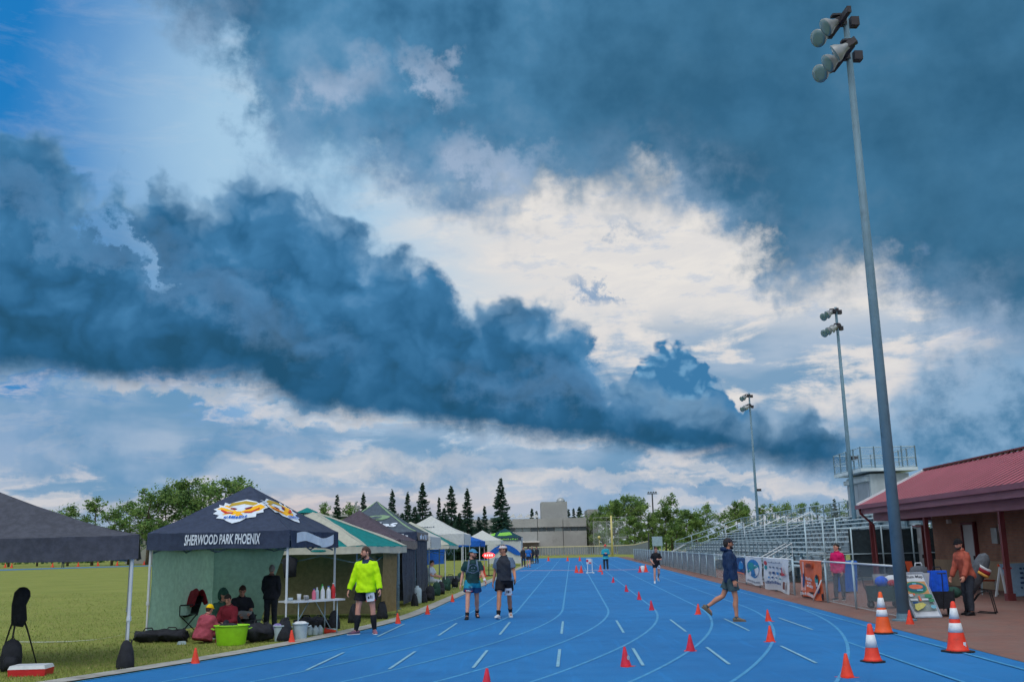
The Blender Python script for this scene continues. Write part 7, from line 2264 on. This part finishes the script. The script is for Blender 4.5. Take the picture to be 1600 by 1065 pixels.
decal('printed_map', fr_, [place_text('Stadium Map', .08, .94, .86, .945, 0, 0, .014),
      Q_(.06, .14, .94, .80, 8), Q_(.06, .52, .94, .80, 1), E_(.50, .66, .41, .135, 6, 28), E_(.50, .665, .36, .105, 2, 28), E_(.50, .68, .27, .052, 3, 24), Q_(.40, .73, .56, .76, 4), Q_(.48, .585, .70, .62, 4), E_(.62, .60, .10, .02, 4),
      Q_(.10, .46, .24, .52, 9), E_(.28, .51, .04, .025, 3), Q_(.40, .36, .48, .47, 3), Q_(.06, .37, .34, .41, 9), Q_(.50, .37, .74, .41, 9), Q_(.66, .42, .94, .50, 6), Q_(.74, .33, .94, .40, 6), Q_(.08, .30, .30, .34, 7), ([(.08, .19), (.14, .29), (.46, .32), (.56, .27), (.40, .20), (.14, .14)], [(0, 1, 2, 3, 4, 5)], 5), E_(.80, .22, .10, .04, 4)],
      [sgm['ink'], sgm['sand'], sgm['teal'], sgm['coral'], sgm['sky'], sgm['lime'], sgm['green'], sgm['navy'], sgm['grey'], m_signw], sg_, .006)

# --- wagons
def wagon(loc, rz, label, matl, L=.9, W=.5):
    o = thing('folding_wagon', label, 'wagon', loc, rz)
    for (sx, sy) in ((-1, -1), (1, -1), (-1, 1), (1, 1)):
        mb = MB(); mb.tube([(sx * L * .40, sy * W * .42 - .025, .10), (sx * L * .40, sy * W * .42 + .025, .10)], .095, 14); w = mb.build('wheel', m_rubber, o, smooth=True)
        mb = MB(); mb.tube([(sx * L * .40, sy * W * .42 - .029, .10), (sx * L * .40, sy * W * .42 + .029, .10)], .045, 10); mb.build('hub', m_plast['grey'], w)
    for (sx, sy) in ((-1, -1), (1, -1), (-1, 1), (1, 1)):
        mb = MB(); mb.tube([(sx * L * .46, sy * W * .46, .12), (sx * L * .5, sy * W * .5, .60)], .014, 6); mb.build('corner_post', m_rubber, o)
    for sx in (-1, 1):
        mb = MB(); mb.sheet(lambda a, b_: (sx * (L * .46 + .03 * b_ + .015 * math.sin(a * 6)), (a - .5) * W * .95, .20 + .36 * b_), 6, 4); mb.build('end_panel', matl, o, smooth=True)
        mb = MB(); mb.sheet(lambda a, b_: ((a - .5) * L * .94, sx * (W * .46 + .02 * b_ + .02 * math.sin(a * 8)), .20 + .36 * b_), 10, 4); mb.build('side_panel', matl, o, smooth=True)
    mb = MB(); mb.box((0, 0, .20), (L * .92, W * .9, .03)); mb.build('floor', matl, o)
    mb = MB(); mb.tube([(-L * .5, 0, .16), (-L * .72, 0, .55), (-L * .80, 0, .95)], .012, 6); mb.tube([(-L * .80, -.09, .95), (-L * .80, .09, .95)], .014, 6); mb.build('pull_handle', m_rubber, o)
    return o


W1 = T(7.95, vat(1385, 7.95)); wagon(W1, math.radians(14), 'dark green folding wagon loaded with bags behind the chain link fence', bag_grn)
mb = MB(); mb.ball((0, 0, .12), (.17, .13, .14), 14, 10); o = mb.build('stuff_sack', bag_blu, None, smooth=True); o.location = W1 + Vector((-.12, 0, .54)); tag(o, 'round bright blue bag on top of the wagon behind the fence', 'bag')
mb = MB(); mb.ball((0, 0, .12), (.24, .16, .15), 14, 10); o = mb.build('stuff_sack', p_['white'], None, smooth=True); o.location = W1 + Vector((.18, .08, .55)); tag(o, 'white bundle on the wagon behind the fence beside the blue bag', 'bag')
mb = MB(); mb.ball((0, 0, .08), (.13, .10, .09), 12, 8); o = mb.build('stuff_sack', bag_red, None, smooth=True); o.location = W1 + Vector((.10, -.14, .54)); tag(o, 'small dull red pouch on the wagon behind the fence', 'bag')
W2 = T(8.22, vat(1473, 8.22) + .25); wagon(W2, math.radians(76), 'black folding wagon beside the stadium map sign with a blue cooler aboard', bag_blk, .8, .5)
mb = MB(); mb.box((0, 0, .30), (.36, .26, .60), taper=.96); o = thing('cooler_bag', 'tall bright blue cooler bag standing in the black wagon', 'bag', W2 + Vector((-.02, -.05, .40)), -.1)
mb.build('body', bag_blu, o)
for k in range(3): mb = MB(); mb.box((-.11 + .11 * k, -.136, .32), (.06, .014, .42)); mb.build('pocket_rib', bag_blu, o)
mb = MB(); mb.tube([(-.1, 0, .60), (-.08, 0, .68), (.08, 0, .68), (.1, 0, .60)], .012, 6); mb.build('handle', m_rubber, o)
mb = MB(); mb.ball((0, 0, .12), (.18, .15, .13), 12, 8); o = mb.build('stuff_sack', bag_grn, None, smooth=True); o.location = W2 + Vector((.27, -.12, .40)); tag(o, 'dark green rolled sack at the front of the black wagon', 'bag')
o = thing('suitcase', 'grey suitcase with a red band standing behind the blue cooler bag', 'suitcase', W2 + Vector((-.16, .62, 0)), .1)
mb = MB(); mb.tube([(0, 0, 0), (0, 0, .05), (0, 0, .95), (0, 0, 1.06), (0, 0, 1.10)], [(.20, .13), (.23, .15), (.23, .15), (.19, .12), (.08, .05)], 16, side=(1, 0, 0)); mb.build('shell', bag_gry, o, smooth=True)
mb = MB(); mb.tube([(0, 0, .78), (0, 0, .84)], [(.236, .156), (.236, .156)], 16, side=(1, 0, 0)); mb.build('red_band', bag_red, o, smooth=True)
mb = MB(); mb.tube([(-.09, 0, 1.06), (-.07, 0, 1.16), (.07, 0, 1.16), (.09, 0, 1.06)], .014, 6); mb.build('handle', p_['white'], o)

# grey padded chair folded beside the rust jacket man
gc = thing('padded_chair', 'big grey padded camp chair with red and yellow stripes tilted behind the rust jacket man', 'chair', T(9.28, 24.2), math.radians(-30)); gc.scale = (.82, .82, .9)
mb = MB(); mb.tube([(-.32, 0, .42), (-.22, 0, .60), (0, 0, .92), (.18, 0, 1.20), (.30, 0, 1.40), (.36, 0, 1.48)], [(.20, .13), (.28, .20), (.28, .22), (.27, .21), (.20, .16), (.06, .05)], 16, side=(0, 1, 0)); mb.build('backrest', bag_gry, gc, smooth=True)
for f_, mm, w in ((.60, bag_red, .05), (.50, fabric('stripe_yellow', 220, 170, 90, .8, .1), .035), (.68, p_['white'], .03)):
    c_ = Vector((-.1 + .42 * f_ + .05, 0, .70 + .76 * f_ - .06)); d_ = Vector((.30, 0, .45)).normalized()
    mb = MB(); mb.tube([c_ - d_ * w, c_ + d_ * w], [(.286, .226), (.284, .222)], 16, side=(0, 1, 0)); mb.build('stripe', mm, gc, smooth=True)
for sy in (-.24, .24):
    mb = MB(); mb.tube([(-.40, sy, 0), (.05, sy, .50), (.22, sy, .56)], .016, 7); mb.build('leg', m_rubber, gc, smooth=True)
    mb = MB(); mb.tube([(.44, sy, 0), (.34, sy, .55), (.05, sy, .62), (-.30, sy, .44)], .016, 7); mb.build('leg', m_rubber, gc, smooth=True)
    mb = MB(); mb.tube([(-.02, sy, .05), (.46, sy, .02)], .014, 6); mb.build('foot_rail', m_rubber, gc, smooth=True)

# porch chairs, bin, barrier banner
def shell_chair(loc, rz, label):
    o = thing('plastic_chair', label, 'chair', loc, rz)
    mb = MB(); mb.sheet(lambda a, b_: (-.23 + .46 * a, -.2 + .42 * b_, .44 - .03 * math.sin(math.pi * a)), 6, 5); mb.sheet(lambda a, b_: (.23 - .46 * a, -.2 + .42 * b_, .425 - .03 * math.sin(math.pi * a)), 6, 5); mb.build('seat', p_['orange'], o, smooth=True)
    mb = MB(); mb.sheet(lambda a, b_: (-.22 + .44 * a, .22 + .08 * b_, .46 + .42 * b_), 6, 5); mb.sheet(lambda a, b_: (.22 - .44 * a, .235 + .08 * b_, .46 + .42 * b_), 6, 5); mb.build('backrest', p_['orange'], o, smooth=True)
    for sx in (-1, 1):
        for sy in (-1, 1): mb = MB(); mb.tube([(.19 * sx, .18 * sy, .43), (.22 * sx, .22 * sy, 0)], .011, 6); mb.build('leg', m_rail, o)
    return o


shell_chair(T(12.6, vat(1543, 12.6)), math.radians(70), 'orange plastic chair on the porch near the grey padded chair')
shell_chair(T(12.9, vat(1432, 12.9)), math.radians(100), 'orange plastic chair on the porch seen past the tall pole')
wbn = thing('wheeled_bin', 'blue wheeled bin behind the magenta fleece woman', 'bin', T(9.0, vat(1321, 9.0)), .3)
mb = MB(); mb.box((0, 0, .52), (.46, .50, .92), taper=1.18); mb.build('body', p_['blue'], wbn)
mb = MB(); mb.box((0, 0, 1.01), (.58, .62, .06), taper=.9); mb.build('lid', p_['blue'], wbn)
for sx in (-.2, .2): mb = MB(); mb.tube([(sx - .03, .24, .09), (sx + .03, .24, .09)], .09, 12); mb.build('wheel', m_rubber, wbn)
# grey planter and small things by the porch post
mb = MB(); mb.lathe((0, 0, 0), [(.24, 0), (.28, .5), (.26, .5), (.22, .42)], 14); o = mb.build('planter', p_['grey'], None, smooth=True); o.location = T(10.9, vat(1375, 10.9)); tag(o, 'grey round planter by the maroon porch post', 'planter')
# banner over a trestle at the right edge
tr_ = thing('trestle_banner', 'pale blue printed banner draped over a trestle on the paving by the porch', 'banner', G(1588, 932), math.radians(-4))
def bsf(s_, q): return Vector((-.42 + 1.7 * s_ + (1 - q) * .30 * (1 - s_), -.10 - .05 * (1 - q) + .02 * math.sin(s_ * 9 + q * 4), .02 + .92 * q + .05 * s_))
b_pale = fabric('banner_pale_blue', 150, 184, 214, .6, .08, .3, 5.0)
mb = MB(); mb.sheet(bsf, 14, 8); mb.build('cloth', b_pale, tr_, smooth=True)
mb = MB(); mb.bar((-.42, 0, .90), (1.28, 0, .95), .06); mb.build('beam', m_conebig, tr_)
for x_ in (-.34, 1.2):
    mb = MB(); mb.bar((x_ - .12, .28, 0), (x_, .02, .9), .05); mb.bar((x_ + .05, -.05, 0), (x_, .02, .9), .05); mb.build('trestle_leg', m_railw, tr_)
b_ink = fabric('banner_ink', 56, 84, 128, .6, .1)
rg = random.Random(3)
shp = [E_(.10, .86, .08, .05, 1), E_(.10, .86, .06, .032, 0)]
for row in range(5):
    x_ = .30 - .03 * row
    while x_ < .95:
        w = rg.uniform(.03, .09); shp.append(Q_(x_, .80 - row * .14, x_ + w, .86 - row * .14, 0)); x_ += w + rg.uniform(.015, .03)
decal('print', bsf, shp, [b_ink, b_red], tr_, .008)

# --- far end: tape line, sign frames, lit sign
m_tape = material('barrier_tape', lin(150, 150, 184), .5, .1, 4.0)
tp_ = MB(); a, b_ = G(812, 894.5), G(1008, 893)
pts = [a.lerp(b_, k / 14) + Vector((0, 0, .14 + .02 * math.sin(k * 1.1) ** 2)) for k in range(15)]
for p0, p1 in zip(pts[:-1], pts[1:]): tp_.quad(p0 - Vector((0, 0, .022)), p1 - Vector((0, 0, .022)), p1 + Vector((0, 0, .022)), p0 + Vector((0, 0, .022)))
tag(tp_.build('barrier_tape', m_tape, None), 'pale barrier tape strung low across the distant lanes', 'tape')
hu_ = thing('lane_sign', 'white frame sign with red and white plate standing on the lanes by the tape', 'sign', G(922, 895.5), .1); hu_.scale = (.72, .72, .8)
mb = MB()
for x_ in (-.28, .28): mb.box((x_, 0, .03), (.08, .6, .05)); mb.box((x_ * .7, 0, .55), (.05, .05, 1.05))
mb.box((0, 0, .08), (.7, .06, .05)); mb.build('stand', m_railw, hu_)
mb = MB(); mb.box((-.08, -.05, .92), (.42, .03, .42)); mb.build('plate', m_railw, hu_)
mb = MB(); mb.box((-.22, -.07, .96), (.18, .015, .16)); mb.box((.02, -.07, .80), (.2, .015, .1)); mb.build('red_marks', m_cone2, hu_)
wj = MB(); wj.lathe((0, 0, 0), [(.24, 0), (.26, .05), (.26, .5), (.18, .6), (.08, .64)], 14); o = wj.build('water_drum', p_['white'], None, smooth=True); o.location = G(1004.5, 893.5); o.scale = (.62, .62, .62); tag(o, 'white water drum between two cones at the end of the tape', 'drum')
ls = thing('lit_sign', 'glowing red oval sign on a dark stand beside the white walled canopy', 'sign', G(764, 899), 0)
zs = P(763, 867, ls.location.y).z - ls.location.z
mb = MB(); mb.tube([(0, 0, 0), (0, 0, zs)], .03, 8); mb.box((0, 0, .03), (.5, .4, .05)); mb.build('stand', m_darkmetal, ls)
m_neon = material('neon_red', lin(255, 60, 60), .4, 0, 1, emit=1.1); m_neon2 = material('neon_white', lin(255, 196, 190), .4, 0, 1, emit=.9)
mb = MB(); mb.ball((0, 0, zs), (.38, .06, .17), 24, 12); mb.build('glowing_oval', m_neon, ls, smooth=True)
mb = MB()
for k in range(4): mb.tube([(-.21 + .14 * k, -.075, zs - .06), (-.21 + .14 * k, -.08, zs + .06)], .045, 8)
mb.build('glowing_letters', m_neon2, ls, smooth=True)

# --- grass blades on the near turf
gb_ = MB(); rg = random.Random(9)
nblade = 0
while nblade < 36000:
    Y = 13.2 + 34 * rg.random() ** 2.1
    xl = -.56 * Y; xx = rg.uniform(xl, -2.0)
    u = _cy * xx - _sy * Y; v = _sy * xx + _cy * Y
    inner = (u < X0 - .40) if v > V0 else (math.hypot(u - (X0 - RAD), v - V0) < RAD - .40)
    if not inner: continue
    h_ = rg.uniform(.018, .05) * (1.3 if rg.random() < .12 else 1); w = rg.uniform(.004, .009)
    a = rg.uniform(0, 6.28); d_ = Vector((math.cos(a), math.sin(a), 0)); le = Vector((rg.uniform(-.02, .02), rg.uniform(-.02, .02), h_))
    p0 = Vector((xx, Y, gz(Y)))
    gb_.add([p0 - d_ * w, p0 + d_ * w, p0 + le], [(0, 1, 2)], rg.choice((0, 0, 1, 2))); nblade += 1
m_bl = [material('blade_green', (.20, .265, .055), .9, .2, 2.0), material('blade_straw', (.32, .30, .13), .9, .2, 2.0), material('blade_dark', (.165, .22, .048), .9, .2, 2.0)]
tag(gb_.build('turf_blades', m_bl, None, kind='stuff'), 'short green and straw coloured grass blades on the near turf', 'grass')
